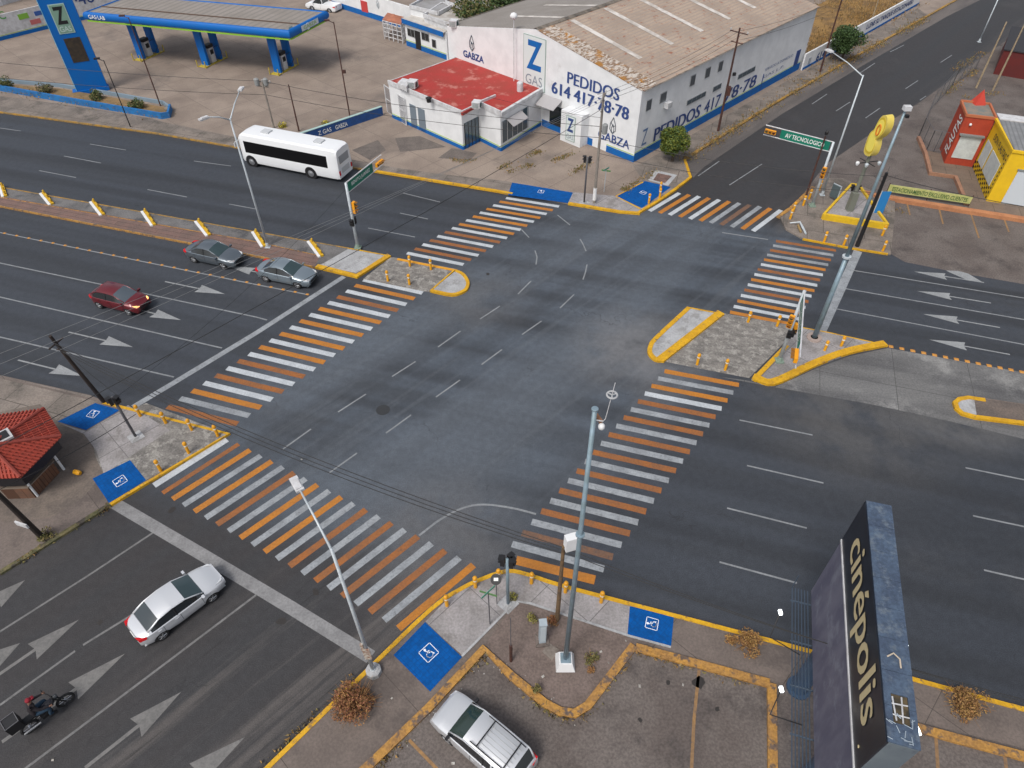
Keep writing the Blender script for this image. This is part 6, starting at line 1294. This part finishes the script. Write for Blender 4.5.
def lobes(z0, out=0.0, grow=0.0):
    pts = []; lo = [(.0, .0, .62, .85), (.35, 1.7, .72, .95)]
    H = gh-ph-.6; s_ = H/3.6
    for a in range(-90, 91, 15): pts.append((.55+.62*math.cos(math.radians(a)), .9+.85*math.sin(math.radians(a)) if a < 60 else .9+.85*math.sin(math.radians(a))))
    pts = [(.0, .1), (.9, .1), (1.25, .5), (1.2, 1.2), (.9, 1.6), (1.35, 1.85), (1.75, 2.4), (1.75, 3.0), (1.45, 3.45), (1.0, 3.55), (.55, 3.3), (.3, 2.7), (.25, 2.1), (-.1, 1.9), (-.25, 1.4), (-.2, .6)]
    cx = sum(p[0] for p in pts)/len(pts); cz = sum(p[1] for p in pts)/len(pts)
    for _ in range(2): pts = [q for a_, b_ in zip(pts, pts[1:]+pts[:1]) for q in ((a_[0]*.75+b_[0]*.25, a_[1]*.75+b_[1]*.25), (a_[0]*.25+b_[0]*.75, a_[1]*.25+b_[1]*.75))]
    return [((cx+(x-cx)*(1-grow))*s_*.72-.35, ph+.6+(cz+(z-cz)*(1-grow))*s_) for x, z in pts]
def extr(pts, d0, d1, ax, nrm):
    a = [ax*x+nrm*d0+Z*z for x, z in pts]; b = [ax*x+nrm*d1+Z*z for x, z in pts]; n = len(pts); m = MB(); m.add(a+b, [tuple(range(n)), tuple(range(n, 2*n))[::-1]]+[(i, n+i, n+(i+1) % n, (i+1) % n) for i in range(n)]); return m
snn = Vector((-.97, -.25, 0)).normalized(); sax = Vector((-snn.y, snn.x, 0)); sax = sax if sax.x > 0 else -sax
extr(lobes(0), -.25, .35, sax, snn).build('panel', M('sign_yellow', (.72, .56, .1), .5, c2=(.62, .5, .12), scale=2), gs, local=True)
extr(lobes(0, 0, .12), .35, .37, sax, snn).build('rim_band', M('sign_gold', (.55, .4, .03), .5), gs, local=True)
extr(lobes(0, 0, .22), .37, .385, sax, snn).build('face', M('sign_bright', (.8, .68, .12), .5), gs, local=True)
lb_ = lobes(0, 0, .2); zs_ = [p[1] for p in lb_]; 
mb = MB()
for cx_, cz_, rx_, rz_ in ((.32, max(zs_)-.85*(gh-ph)/4.2, .17, .4),):
    pts = [sax*(cx_+rx_*math.cos(a))+snn*.41+Z*(cz_+rz_*math.sin(a)) for a in [i*2*math.pi/20 for i in range(21)]]; mb.tube(pts, .06, 5, cap=False)
mb.build('orange_ring', M('sign_orange', (.6, .2, .02), .5), gs, local=True)
mb = MB(); mb.tube([(-.9, -.2, ph+.1), (.9, .2, ph+.1)], .04, 5); mb.tube([(-.3, .7, ph+.1), (.3, -.7, ph+.1)], .04, 5); mb.build('lamp_frame', dark, gs, local=True)
for q in ((-.9, -.3), (-.3, -.6), (.8, -.3), (.3, .6)):
    mb = MB(); mb.lathe((q[0], q[1], ph+.1), [(.08, -.1), (.13, 0), (.15, .12), (.1, .2)], 10); mb.build('floodlight', white if q[0] < -.5 else steel, gs, local=True)
bf = thing('blue_banner', 'narrow upright blue banner at the right side of the yellow triangle planter', 'banner', G(872, 216, SW_Z)); hb = HT((872, 216), (881, 192), SW_Z)
mb = MB(); mb.tube([(0, 0, 0), (0, 0, hb)], .03, 6); mb.build('pole', steel, bf, local=True); mb = MB(); mb.box((.4, 0, hb*.52), (.75, .03, hb*.9)); mb.build('cloth', M('blue_cloth', (.02, .2, .5), .6), bf, local=True)
db = thing('display_board', 'small grey display board standing left of the yellow triangle planter', 'board', G(832, 200, SW_Z)); mb = MB(); mb.box((0, 0, .8), (.1, .7, 1.1), .6); mb.build('panel', M('dark_teal_board', (.08, .11, .12), .5), db, local=True)
mb = MB(); mb.box((.07, 0.03, .8), (.06, .8, 1.2), .6); mb.build('frame', steel, db, local=True)
# fallen metal bracket on the corner
fm = thing('broken_post', 'bent broken metal post lying on the corner pavement by the crosswalk', 'debris', G(800, 229, SW_Z)); mb = MB(); mb.tube([G(790, 223, SW_Z+.1), G(800, 222, SW_Z+.35), G(803, 228, SW_Z+.2), G(806, 234, SW_Z+.1)], [.05, .07, .09, .07], 6); mb.build('pipe', steel, fm)
mb = MB(); mb.tube([G(798, 225, SW_Z+.14), G(801, 232, SW_Z+.1)], .08, 6); mb.build('rusty_end', M('yellow_rust', (.3, .2, .08), .8), fm)
# dark red shed at the far right
rs = thing('dark_red_shed', 'dark red shed wall at the far right edge behind the timber posts', 'shed', G(994, 73)); RSW = Wall((993, 74), (1060, 86)); mb = MB(); RSW.panel(mb, 0, 25, 0, 2.6, 0, back=9); mb.build('wall', M('dark_red_wall', (.12, .014, .012), .8, c2=(.1, .015, .014), scale=1), rs)
mb = MB(); RSW.panel(mb, -.1, 25, 2.62, 2.75, .1, back=9.1); mb.build('roof', M('dark_roof', (.03, .03, .035), .8), rs)
# ------------------------------------------------------------------ tiled kiosk at the left edge
kz = 2.35; Ek = [G(44, 409, kz), G(61, 436, kz), G(20.5, 477, kz), G(-26, 479, kz), G(-48, 446, kz), G(-22, 418, kz)]; pk_ = G(-10, 446, 3.75)
ks = thing('tiled_kiosk', 'small kiosk with red tiled hip roof, black fascia and white posts at the left edge', 'kiosk', (pk_.x, pk_.y, SW_Z))
tile = M('red_roof_tile', (.42, .06, .035), .75, c2=(.34, .055, .035), scale=2.5, c3=(.2, .05, .04), s3=1.2, lo3=.58, hi3=.7, grain=.2)
mb = MB(); mt2 = MB()
for i in range(6):
    a, b = Ek[i], Ek[(i+1) % 6]; n_ = max(4, int((b-a).length/.19)); u = (b-a)/n_; mid_n = (b-a).cross(pk_-a).normalized(); 
    if mid_n.z < 0: mid_n = -mid_n
    mb.add([a, b, pk_], [(0, 1, 2)]); mb.add([a-Z*.08, b-Z*.08, pk_-Z*.1], [(2, 1, 0)]); mb.add([a-Z*.08, b-Z*.08, b, a], [(0, 1, 2, 3)])
    slope = (pk_-(a+b)/2); 
    for k in range(n_):
        q = a+u*(k+.5); t_ = abs((k+.5)/n_-.5)*2; e = q+slope*(1-t_)*.97; mt2.tube([q+mid_n*.01-slope*.012, e+mid_n*.01], .062, 6)
        m_ = 8
    for r in range(1, 8):
        f = r/8; p0 = a.lerp(pk_, f); p1 = b.lerp(pk_, f); mt2.tube([p0+mid_n*.03, p1+mid_n*.03], .03, 4)
mb.build('roof', tile, ks); mt2.build('roof_tile', tile, ks)
mb = MB()
for i in range(6): mb.tube([Ek[i]+Z*.05, pk_+Z*.05], .1, 7)
mb.build('hip_ridge', M('dark_ridge_tile', (.28, .05, .035), .8), ks)
fasc = [p.lerp(pk_, .1) for p in Ek]; mb = MB(); ribbon(mb, fasc+[fasc[0]], .06, kz-.75, kz-.12); mb.build('fascia', M('black_fascia', (.012, .012, .016), .4), ks)
mb = MB(); wl = [Vector((pk_.x, pk_.y, 0)).lerp(Vector((p.x, p.y, 0)), .62) for p in Ek]; mb.prism(wl, SW_Z, 1.0); mb.build('counter_wall', M('kiosk_brick', (.2, .09, .05), .85, c2=(.13, .07, .045), scale=2, joints=(.4, .2, .5, .02)), ks)
mb = MB(); mb.prism([Vector((pk_.x, pk_.y, 0)).lerp(Vector((p.x, p.y, 0)), .5) for p in Ek], 1.0, kz-.2); mb.build('interior', dark, ks)
mb = MB(); mb.prism([Vector((pk_.x, pk_.y, 0)).lerp(Vector((p.x, p.y, 0)), .66) for p in Ek], 1.0, 1.06); mb.build('counter_top', M('counter_top', (.25, .2, .16), .5), ks)
for b_ in ((64, 469.5), (37.6, 496), (-10, 494)):
    p = G2(b_, SW_Z); mb = MB(); mb.tube([p, p+Z*(kz-.35)], .07, 8); mb.build('post', white, ks)
mb = MB(); c = G(2, 437, 3.5); mb.box(c, (.85, .85, .12), BB); o = mb.build('skylight', M('skylight_frame', (.45, .45, .46), .6), ks); mb = MB(); mb.box(c+Z*.07, (.6, .6, .04), BB); mb.build('glass', dark, o)
sheet('kiosk_path', [(62, 425), (84, 434), (97, 455), (104, 474), (80, 500), (50, 518), (10, 522), (-40, 520), (-60, 420), (40, 404)], M('kiosk_paving', (.19, .155, .13), .85, c2=(.13, .108, .095), scale=.9, grain=.25), SW_Z+.003)
# ------------------------------------------------------------------ cinema billboard
BZ = 10.0; ba = G(867.3, 500.5, BZ); bc = G(889.4, 742, BZ); bu = (bc-ba).normalized(); bn = Vector((bu.y, -bu.x, 0)); 
if bn.x > 0: bn = -bn
bL = (bc-ba).length; bT = .77; o0 = Vector((ba.x, ba.y, 0))
def bp3(u, z, d=0.0): return o0+bu*u+bn*d+Z*z
bb = thing('cinema_billboard', 'big double sided cinema billboard with pale letters on a black strip and weathered blue top', 'billboard', bp3(bL/2, 0, -.4))
def bbox(mb, u0, u1, z0, z1, d0, d1, m=0): 
    a = [bp3(u, z, d) for d in (d0, d1) for u, z in ((u0, z0), (u1, z0), (u1, z1), (u0, z1))]; mb.add(a, [(0, 1, 2, 3), (7, 6, 5, 4), (0, 4, 5, 1), (1, 5, 6, 2), (2, 6, 7, 3), (3, 7, 4, 0)], m)
mb = MB(); bbox(mb, 0, bL, 3.55, BZ-.06, -bT, -.0); mb.build('box', M('blue_grey_sheet', (.13, .16, .18), .6, c2=(.1, .125, .15), scale=.8, c3=(.05, .06, .09), s3=1.2, lo3=.55, hi3=.7), bb)
hu0, hu1 = (G(896, 694, BZ)-ba).dot(bu), (G(900, 724, BZ)-ba).dot(bu)
topm = M('weathered_blue_top', (.075, .115, .18), .8, c2=(.05, .075, .125), scale=1.4, c3=(.13, .165, .21), s3=2.2, lo3=.5, hi3=.66, stretch=(1, 1, 1), grain=.3, bump=.8)
mb = MB(); 
for k in range(8):
    u0 = bL*k/8; u1 = bL*(k+1)/8-.012
    if u0 < hu1 and u1 > hu0:
        for a_, b_ in ((u0, min(u1, hu0)), (max(u0, hu1), u1)):
            if b_-a_ > .05: bbox(mb, a_, b_, BZ-.05, BZ, -bT-.03, .03)
        bbox(mb, max(u0, hu0), min(u1, hu1), BZ-.05, BZ, -.16, .03); bbox(mb, max(u0, hu0), min(u1, hu1), BZ-.05, BZ, -bT-.03, -bT+.16)
    else: bbox(mb, u0, u1, BZ-.05, BZ, -bT-.03, .03)
mb.build('top_sheet', topm, bb)
mb = MB(); bbox(mb, hu0, hu1, BZ-.057, BZ-.052, -bT+.1, -.1); mb.build('hole', M('dark_inside', (.03, .027, .02), .9, c2=(.11, .08, .04), scale=3), bb)
mb = MB()
for k, (q0, q1) in enumerate((((.1, -.2), (.9, -.25)), ((.3, -.6), (.35, -.15)), ((.7, -.62), (.72, -.15)), ((.05, -.45), (.95, -.42)))):
    mb.tube([bp3(hu0+(hu1-hu0)*q0[0], BZ-.03, q0[1]), bp3(hu0+(hu1-hu0)*q1[0], BZ-.02, q1[1])], .022, 5)
mb.build('broken_slat', white2, bb)
mb = MB(); c = (G(897, 664, BZ)-ba).dot(bu); mb.tube([bp3(c-.15, BZ+.02, -.15), bp3(c-.25, BZ+.12, -.3), bp3(c-.1, BZ+.14, -.45), bp3(c+.12, BZ+.03, -.5)], .025, 6); mb.build('cable_loop', M('tan_cable', (.45, .38, .3), .6), bb)
mb = MB()
random.seed(3)
for k in range(14):
    u = bL-random.uniform(.05, .75); d = -random.uniform(.08, bT-.08); p = bp3(u, BZ+.015, d); a = random.uniform(0, 3.1); mb.tube([p, p+Vector((math.cos(a), math.sin(a), 0))*random.uniform(.1, .25)+Z*random.uniform(0, .05)], .012, 4)
mb.build('peeling_film', M('pale_film', (.3, .36, .42), .6), bb)
mb = MB(); bbox(mb, 0, bL, 7.5, BZ-.055, .0, .06); nf = mb.build('name_strip', M('black_strip', (.008, .01, .018), .35, c2=(.014, .02, .03), scale=.7), bb)
rd2 = Z.cross(bn); st = bp3(bL*.115, 7.8, .06) if bu.dot(rd2) > 0 else bp3(bL*.9, 7.72, .06)
write('cinépolis', st, rd2, Z, bL*.765, 1.9, M('pale_gold_letter', (.62, .52, .3), .5), nf, off=.015, bold=.045)
mb = MB(); mb.lathe(bp3(bL*.935, 7.95, .075), [(.05, 0), (.05, .02)], 8, axis=bn); mb.build('lettering', MATS['pale_gold_letter'], nf)
mb = MB(); bbox(mb, 0, bL, 7.42, 7.5, .0, .1); mb.build('white_trim', white2, bb)
mb = MB(); bbox(mb, 0, bL, 3.6, 7.42, .0, .05); mb.build('poster_panel', M('faded_poster', (.15, .15, .2), .6, c2=(.10, .1, .15), scale=1.2, stretch=(1, 1, .35), c3=(.2, .21, .26), s3=.6, lo3=.5, hi3=.65), bb)
mb = MB()
for k in range(6): mb.tube([bp3(-.1, 3.35+.0*k, .12+k*.125), bp3(bL+.3, 3.35, .12+k*.125)], .022, 5)
for k in range(5): u = bL*(.06+k*.22); mb.tube([bp3(u, 3.3, -.3), bp3(u, 3.3, .8)], .04, 5)
mb.tube([bp3(-.1, 3.4, .75), bp3(-.1, 4.3, .75)], .02, 5)
mb.build('catwalk', M('catwalk_steel', (.05, .075, .11), .5), bb)
mb = MB(); f = G(792, 688); u = (f-o0).dot(bu); d = (f-o0).dot(bn); mb.tube([bp3(u, 0, -.38), bp3(u, 3.55, -.38)], .36, 16); mb.tube([bp3(u, 0, -.38), bp3(u, .25, -.38)], .5, 16); mb.build('column', M('blue_column', (.04, .075, .13), .5, c2=(.05, .09, .16), scale=2), bb)
mb = MB(); mb.tube([bp3(bL*.8, 0, -.38), bp3(bL*.8, 3.55, -.38)], .36, 16); mb.build('column', MATS['blue_column'], bb)
lampon = M('lit_lamp', (.9, .97, 1.0), .4, emit=5.0)
for pts in (((800, 655), (770, 637), (780, 613)), ((802, 725), (770, 714.5), (781, 690))):
    p = [G(pts[0][0], pts[0][1], 3.4), G(pts[1][0], pts[1][1], 3.4), G(pts[2][0], pts[2][1], 4.1)]
    mb = MB(); mb.tube(p, .028, 6); ar = mb.build('lamp_arm', dark, bb); mb = MB(); mb.box(p[2]+Z*.06, (.11, .2, .1)); mb.build('floodlight', lampon, ar)
for q in ((905.5, 643), (918, 731)):
    hp = G(q[0], q[1], 9.4); mb = MB(); fr0 = hp+bn*((o0-hp).dot(bn)-bT); mb.tube([fr0-Z*.1, hp-Z*.05], .025, 6); ar = mb.build('lamp_arm', dark, bb); mb = MB(); mb.box(hp, (.08, .22, .08)); mb.build('floodlight', lampon, ar)
# ------------------------------------------------------------------ trees, shrubs, grass
def leaves(mb, c, r, n, s, m=0, shell=.55, clumps=9, seed=0):
    rg_ = random.Random(seed); cl = []
    for _ in range(clumps):
        while True:
            v = Vector((rg_.uniform(-1, 1), rg_.uniform(-1, 1), rg_.uniform(-.8, 1)))
            if .25 < v.length < 1: break
        cl.append((Vector((v.x*r[0]*.62, v.y*r[1]*.62, v.z*r[2]*.62)), rg_.uniform(.32, .55)))
    for i in range(n):
        o, k = rg_.choice(cl); v = Vector((rg_.gauss(0, 1), rg_.gauss(0, 1), rg_.gauss(0, 1))).normalized()*rg_.uniform(.5, 1)**.5
        p = Vector(c)+o+Vector((v.x*r[0]*k, v.y*r[1]*k, v.z*r[2]*k)); a = Vector((rg_.gauss(0, 1), rg_.gauss(0, 1), rg_.gauss(0, .6))).normalized(); b = a.cross(Vector((rg_.gauss(0, 1), rg_.gauss(0, 1), rg_.gauss(0, 1)))).normalized(); q = s*rg_.uniform(.6, 1.3)
        mb.add([p-a*q-b*q*.1, p-b*q*.55, p+a*q, p+b*q*.55], [(0, 1, 2, 3)], (m+rg_.randint(0, 1)) if m >= 0 else 0)
    return mb
def tree(base, h, rr, mats_, label, z0=0, n=2600, s=.09, seed=1, nm='tree', zc=None):
    p = G2(base, z0)
    if zc: p = G2(base, zc); p.z = 0
    t = thing(nm, label, 'tree', p); rg_ = random.Random(seed)
    mb = MB(); mb.tube([(0, 0, 0), (.08, 0, h*.3), (0, .05, h*.62)], [.16, .12, .08], 8)
    for k in range(6):
        a = k*1.05+rg_.uniform(0, .5); mb.tube([(0, .03, h*(.3+.04*k)), (math.cos(a)*rr[0]*.35, math.sin(a)*rr[1]*.35, h*.6), (math.cos(a)*rr[0]*.7, math.sin(a)*rr[1]*.7, h*.75)], [.07, .05, .02], 6)
    mb.build('trunk', bark, t, local=True)
    leaves(MB(), (0, 0, h-rr[2]*.95), rr, n, s, 0, clumps=26, seed=seed).build('crown', mats_, t, local=True); return t
tree((672, 161), 3.4, (1.5, 1.5, 1.4), [leafg, M('leaf_yellow_green', (.14, .16, .02), .7)], 'small round green tree in front of the long white lettered wall', SW_Z, 8000, .11, 4)
tree((841, 61), 3.9, (2.1, 2.1, 1.6), [leafd, leafd], 'dark round tree beside the vacant lot wall under the street lamp head', SW_Z, 8000, .12, 5)
tree((478, 10), 6.0, (4.0, 3.5, 2.4), [leafd, leafy], 'wide olive green tree crown behind the warehouse roof', 0, 6500, .17, 6, zc=4.5)
tree((508, -4), 7.0, (4.0, 4.0, 2.8), [leafd, leafd], 'darker tree right of the olive tree behind the warehouse roof', 0, 5200, .17, 7, zc=5)
def shrub(base, r, mats_, label, z0=SW_Z, n=500, s=.05, seed=1, nm='shrub', cat='shrub', group=None, stems=10, flat_=.7):
    p = G2(base, z0); t = thing(nm, label, cat, p, 0, group); rg_ = random.Random(seed); mb = MB()
    for k in range(stems):
        a = rg_.uniform(0, 6.28); e = Vector((math.cos(a)*r*rg_.uniform(.4, 1.2), math.sin(a)*r*rg_.uniform(.4, 1.2), r*rg_.uniform(.4, 1.35)*flat_)); mb.tube([(0, 0, 0), e*.5+Vector((0, 0, .05)), e], [.015, .01, .004], 4)
    mb.build('stem', mats_[-1], t, local=True)
    leaves(MB(), (0, 0, r*.55*flat_), (r, r, r*flat_), n, s, 0, clumps=12, seed=seed).build('foliage', mats_[:2], t, local=True); return t
pg = 'shrubs in the blue planter'
olv = [leafy, leafd, bark]
for i, (b, d) in enumerate((((8, 86), 'at the left picture edge'), ((45, 92), 'left of the pylon foot, greyer and sparse'), ((97, 99), 'right in front of the pylon foot'), ((138, 107), 'between the pylon and the planter end'))):
    shrub(b, 1.0 if i != 1 else 1.1, olv if i != 1 else [M('grey_leaf', (.1, .085, .055), .9), leafy, bark], 'low olive shrub in the blue walled planter, %s' % d, .45, 700, .1, 20+i, group=pg)
shrub((357, 706), 1.12, [dryl, M('reddish_dry_leaf', (.24, .1, .05), .9), dryl], 'large round reddish brown dry bush beside the street lamp foot', SW_Z, 3200, .05, 31, nm='dry_bush', stems=60, flat_=.75)
shrub((747, 644), .75, [dryy, dryl, dryl], 'straw coloured dry bush by the yellow kerb right of the small blue ramp', SW_Z, 1300, .05, 32, nm='dry_bush', stems=30, flat_=.5)
shrub((731, 640), .35, [dryy, dryl, dryl], 'small dry tuft just left of the straw coloured bush', SW_Z, 300, .05, 37, nm='dry_bush', stems=10, flat_=.5)
shrub((963, 704), 1.0, [dryl, dryy, dryl], 'wide dry brown bush behind the billboard', SW_Z, 1900, .05, 33, nm='dry_bush', stems=40, flat_=.45)
shrub((591, 659), .38, [weedm, leafy, dryl], 'small weed clump in the planter right of the camera pole', SW_Z, 330, .05, 34, nm='weed')
shrub((591, 670), .22, [dryl, dryl, dryl], 'small reddish dry tuft below the weed clump in the planter', SW_Z, 160, .04, 38, nm='weed')
shrub((537, 690), .26, [leafy, weedm, dryl], 'green weed on the inside of the faded orange kerb', SW_Z+.2, 220, .05, 35, nm='weed')
shrub((47, 536), .5, [leafy, weedm, bark], 'weed clump at the foot of the thick dark pole', SW_Z, 450, .05, 36, nm='weed', flat_=.5)
shrub((513, 598), .3, [M('yellow_flower_leaf', (.28, .26, .06), .8), leafy, bark], 'yellow green plant beside the pedestrian signal footing', SW_Z, 230, .05, 39, nm='weed')
shrub((533, 619), .32, [MATS['yellow_flower_leaf'], weedm, bark], 'yellow flowering plant left of the signal cabinet', SW_Z, 250, .05, 40, nm='weed')
shrub((551, 622), .38, [dryl, MATS['reddish_dry_leaf'], dryl], 'reddish dead plant at the foot of the brown wooden pole', SW_Z, 330, .05, 41, nm='weed')
shrub((283, 127), .5, [M('yellow_flower', (.55, .45, .03), .8), leafy, bark], 'yellow flowering clump behind the bus roof', SW_Z, 300, .07, 42, nm='weed')
shrub((325, 125), .6, [MATS['yellow_flower'], leafy, bark], 'yellow clump behind the low blue wall', SW_Z, 300, .07, 43, nm='weed', flat_=.5)
def grass(lines, n, wd, mats_, z0=SW_Z, hgt=.12, seed=2, nm='dry_grass'):
    rg_ = random.Random(seed); mb = MB()
    for L in lines:
        P = [G2(p, z0) for p in L]; tot = sum((b-a).length for a, b in zip(P, P[1:])); 
        patches = [rg_.random() for _ in range(max(3, int(tot/1.2)))]
        for i in range(int(n*tot)):
            f = rg_.choice(patches)+rg_.gauss(0, .6)/tot; f = min(.999, max(0, f)); k = f*(len(P)-1); j = int(k); p = P[j].lerp(P[j+1], k-j)+Vector((rg_.gauss(0, wd), rg_.gauss(0, wd), 0)); a = rg_.uniform(0, 6.28); d = Vector((math.cos(a), math.sin(a), 0)); h = hgt*rg_.uniform(.5, 1.4)
            mb.add([p-d*.02, p+d*.02, p+d*.03+Vector((rg_.gauss(0, .05), rg_.gauss(0, .05), h)), p-d*.02+Vector((rg_.gauss(0, .05), rg_.gauss(0, .05), h))], [(0, 1, 2, 3)], rg_.randint(0, len(mats_)-1))
    return struct(nm, mb, mats_, 'stuff')
gm = [weedm, dryy, M('dry_tuft', (.27, .2, .09), .9)]
grass([[(380, 765), (430, 714), (484, 657)], [(484, 655), (512, 683), (545, 710), (572, 720), (590, 710), (636, 652)], [(640, 652), (700, 670), (768, 688)]], 26, .13, gm)
grass([[(20, 562), (60, 538), (108, 508)], [(263, 767), (330, 700), (362, 672)]], 26, .1, gm, 0.02)
grass([[(501, 168), (520, 160), (538, 152)], [(553, 161), (566, 156), (578, 150)], [(455, 160), (466, 162), (474, 160)], [(510, 172), (530, 165)], [(568, 176), (590, 163)], [(625, 190), (660, 168)]], 60, .22, [leafy, weedm, dryy], hgt=.1)
grass([[(686, 159), (720, 138), (768, 108), (800, 89), (848, 62), (890, 38), (928, 17)]], 34, .45, [dryy, weedm, M('dry_tuft2', (.2, .14, .06), .9)], hgt=.14, seed=5)
grass([[(768, 103), (810, 78), (850, 58), (900, 30)]], 16, .8, [dryy, M('dry_tuft2', (.2, .14, .06), .9)], hgt=.12, seed=6)
grass([[(975, 70), (950, 90), (930, 105)], [(880, 206), (905, 213)], [(966, 98), (1000, 93)], [(955, 70), (985, 52)]], 22, .3, [weedm, dryy], 0.01, seed=7)
grass([[(0, 88), (80, 103), (160, 116)]], 16, .6, [dryy, weedm], .46, seed=8)
grass([[(820, 50), (850, 20), (880, 15), (900, 0)], [(810, 55), (835, 40), (860, 30)], [(830, 5), (870, 3)]], 60, 1.6, [dryy, M('dry_tuft2', (.2, .14, .06), .9)], .14, hgt=.25, seed=9)
lit = MB(); rg_ = random.Random(11)
for q in ((520, 688), (543, 676), (600, 650), (611, 661), (420, 714), (628, 644), (455, 765), (640, 684), (683, 684), (455, 717), (393, 700), (300, 460), (50, 758)):
    p = G2((q[0]+rg_.uniform(-3, 3), q[1]+rg_.uniform(-3, 3)), SW_Z+.02 if q[0] > 380 else .01); a = rg_.uniform(0, 3); s = rg_.uniform(.04, .09); d = Vector((math.cos(a), math.sin(a), 0))*s; e = Vector((-d.y, d.x, 0))*.7
    lit.add([p-d-e, p+d-e, p+d+e+Z*.04, p-d+e+Z*.02], [(0, 1, 2, 3)])
for _ in range(55):
    q = lerp((484, 655), (572, 720), rg_.random()) if rg_.random() < .5 else lerp((380, 765), (484, 655), rg_.random()); p = G2((q[0]+rg_.gauss(0, 4)+3, q[1]+rg_.gauss(0, 4)+3), SW_Z+.02); s = rg_.uniform(.012, .03); a = rg_.uniform(0, 3); d = Vector((math.cos(a), math.sin(a), 0))*s; e = Vector((-d.y, d.x, 0))
    lit.add([p-d-e, p+d-e, p+d+e+Z*.02, p-d+e+Z*.02], [(0, 1, 2, 3)])
struct('litter', lit, M('litter_white', (.42, .41, .39), .8, c2=(.25, .23, .2), scale=9), 'stuff')
# asphalt patches and stains with their own outline
st_ = MB(); rg_ = random.Random(5)
for cx, cy, r in ((699, 683, .28), (668, 682, .12), (717, 709, .12), (543, 697, .1), (640, 720, .1), (100, 622, .15), (316, 592, .2), (281, 621, .22), (172, 510, .2), (488, 274, .15), (122, 273, .1)):
    c = G(cx, cy, (SW_Z+.012) if cy > 640 and cx > 400 else .005); n_ = 9; st_.add([c+Vector((math.cos(k*6.283/n_)*r*rg_.uniform(.6, 1.2), math.sin(k*6.283/n_)*r*rg_.uniform(.6, 1.2), 0)) for k in range(n_)], [tuple(range(n_))])
struct('oil_stain', st_, M('oil_stain', (.03, .026, .024), .5))
# ------------------------------------------------------------------ overhead cables
def cable(a, b, sag, label, r=.018, m=None, group='overhead cables', n=14):
    a, b = Vector(a), Vector(b); mb = MB(); mb.tube([a.lerp(b, i/n)-Z*sag*4*(i/n)*(1-i/n) for i in range(n+1)], r, 4, cap=False)
    return tag(mb.build('overhead_cable', m or cablk), label, 'cable', group)
U = W600
for k, (q, z, lb) in enumerate((((-60, 377), 8.0, 'upper pale'), ((-60, 389), 8.0, 'middle pale'), ((-60, 403), 8.0, 'lower pale'))):
    cable(G(q[0], q[1], z), U-A_N*(.8-.8*k)-Z*.35, .35, '%s cable of the three crossing the left lanes to the gable pole' % lb, .011, M('dull_cable', (.16, .165, .17), .5))
cable(G(-40, 468, 6.3), U-Z*1.2, .3, 'black cable over the tiled kiosk running straight to the gable pole', .022)
cable(G(-30, 503, 5.0), G(136, 414, 3.4)*1.0, .25, 'black cable hanging low over the stone plaza from the kiosk side', .02)
for k in range(3): cable(WSW-Z*(.5+.25*k), WSE-Z*(.1+.22*k), .9+.15*k, '%s black cable strung between the leaning dark pole and the wooden meter box pole' % ('top', 'middle', 'bottom')[k], .02)
for k in range(2): cable(WSE-Z*(.1+.3*k), G(1120, 728-4*k, 6.0), .7, '%s black cable from the meter box pole along the near kerb' % ('upper', 'lower')[k], .018)
for k in range(2): cable(G(-60, 56+16*k, 7.0), W270-Z*(.1+1.3*k), .3, '%s dark cable in front of the pylon ending at the transformer pole' % ('upper', 'lower')[k], .022); cable(W270-Z*(.1+1.3*k), U-Z*(2.6+.9*k), .5, '%s dark cable from the transformer pole to the gable pole' % ('upper', 'lower')[k], .022)
cable(U-Z*1.9, G(486, 96, 4.6), .2, 'service cable from the gable pole to the red roofed office', .014)
for k in range(3): cable(U-Z*.3-B_N*(.6-.6*k), W718-Z*.25-B_N*(.6-.6*k), .45, '%s cable between the gable pole and the red pole by the long wall' % ('left', 'middle', 'right')[k], .014)
for k in range(2): cable(W718-Z*(.25+.8*k), W820-Z*(.25+.8*k), .4, '%s cable between the red pole and the vacant lot pole' % ('upper', 'lower')[k], .014)
cable(U-Z*3.6, WNE-Z*.3, .5, 'upper black cable crossing the far crosswalk to the leaning black pole', .02); cable(U-Z*4.8, WNE-Z*1.6, .5, 'lower black cable crossing the far crosswalk to the leaning black pole', .02)
cable(WNE-Z*.2, G(1120, 219, 5.6), .4, 'black cable from the leaning black pole over the low orange wall', .024)
cable(WSW-Z*.6, G(118, 396, 3.2), .1, 'short cable from the leaning dark pole to the plaza pedestrian signal', .014)
cable(G(118, 396, 3.2), G(345, 190, 5.2), .6, 'thin cable from the plaza pedestrian signal to the west island gantry', .012)
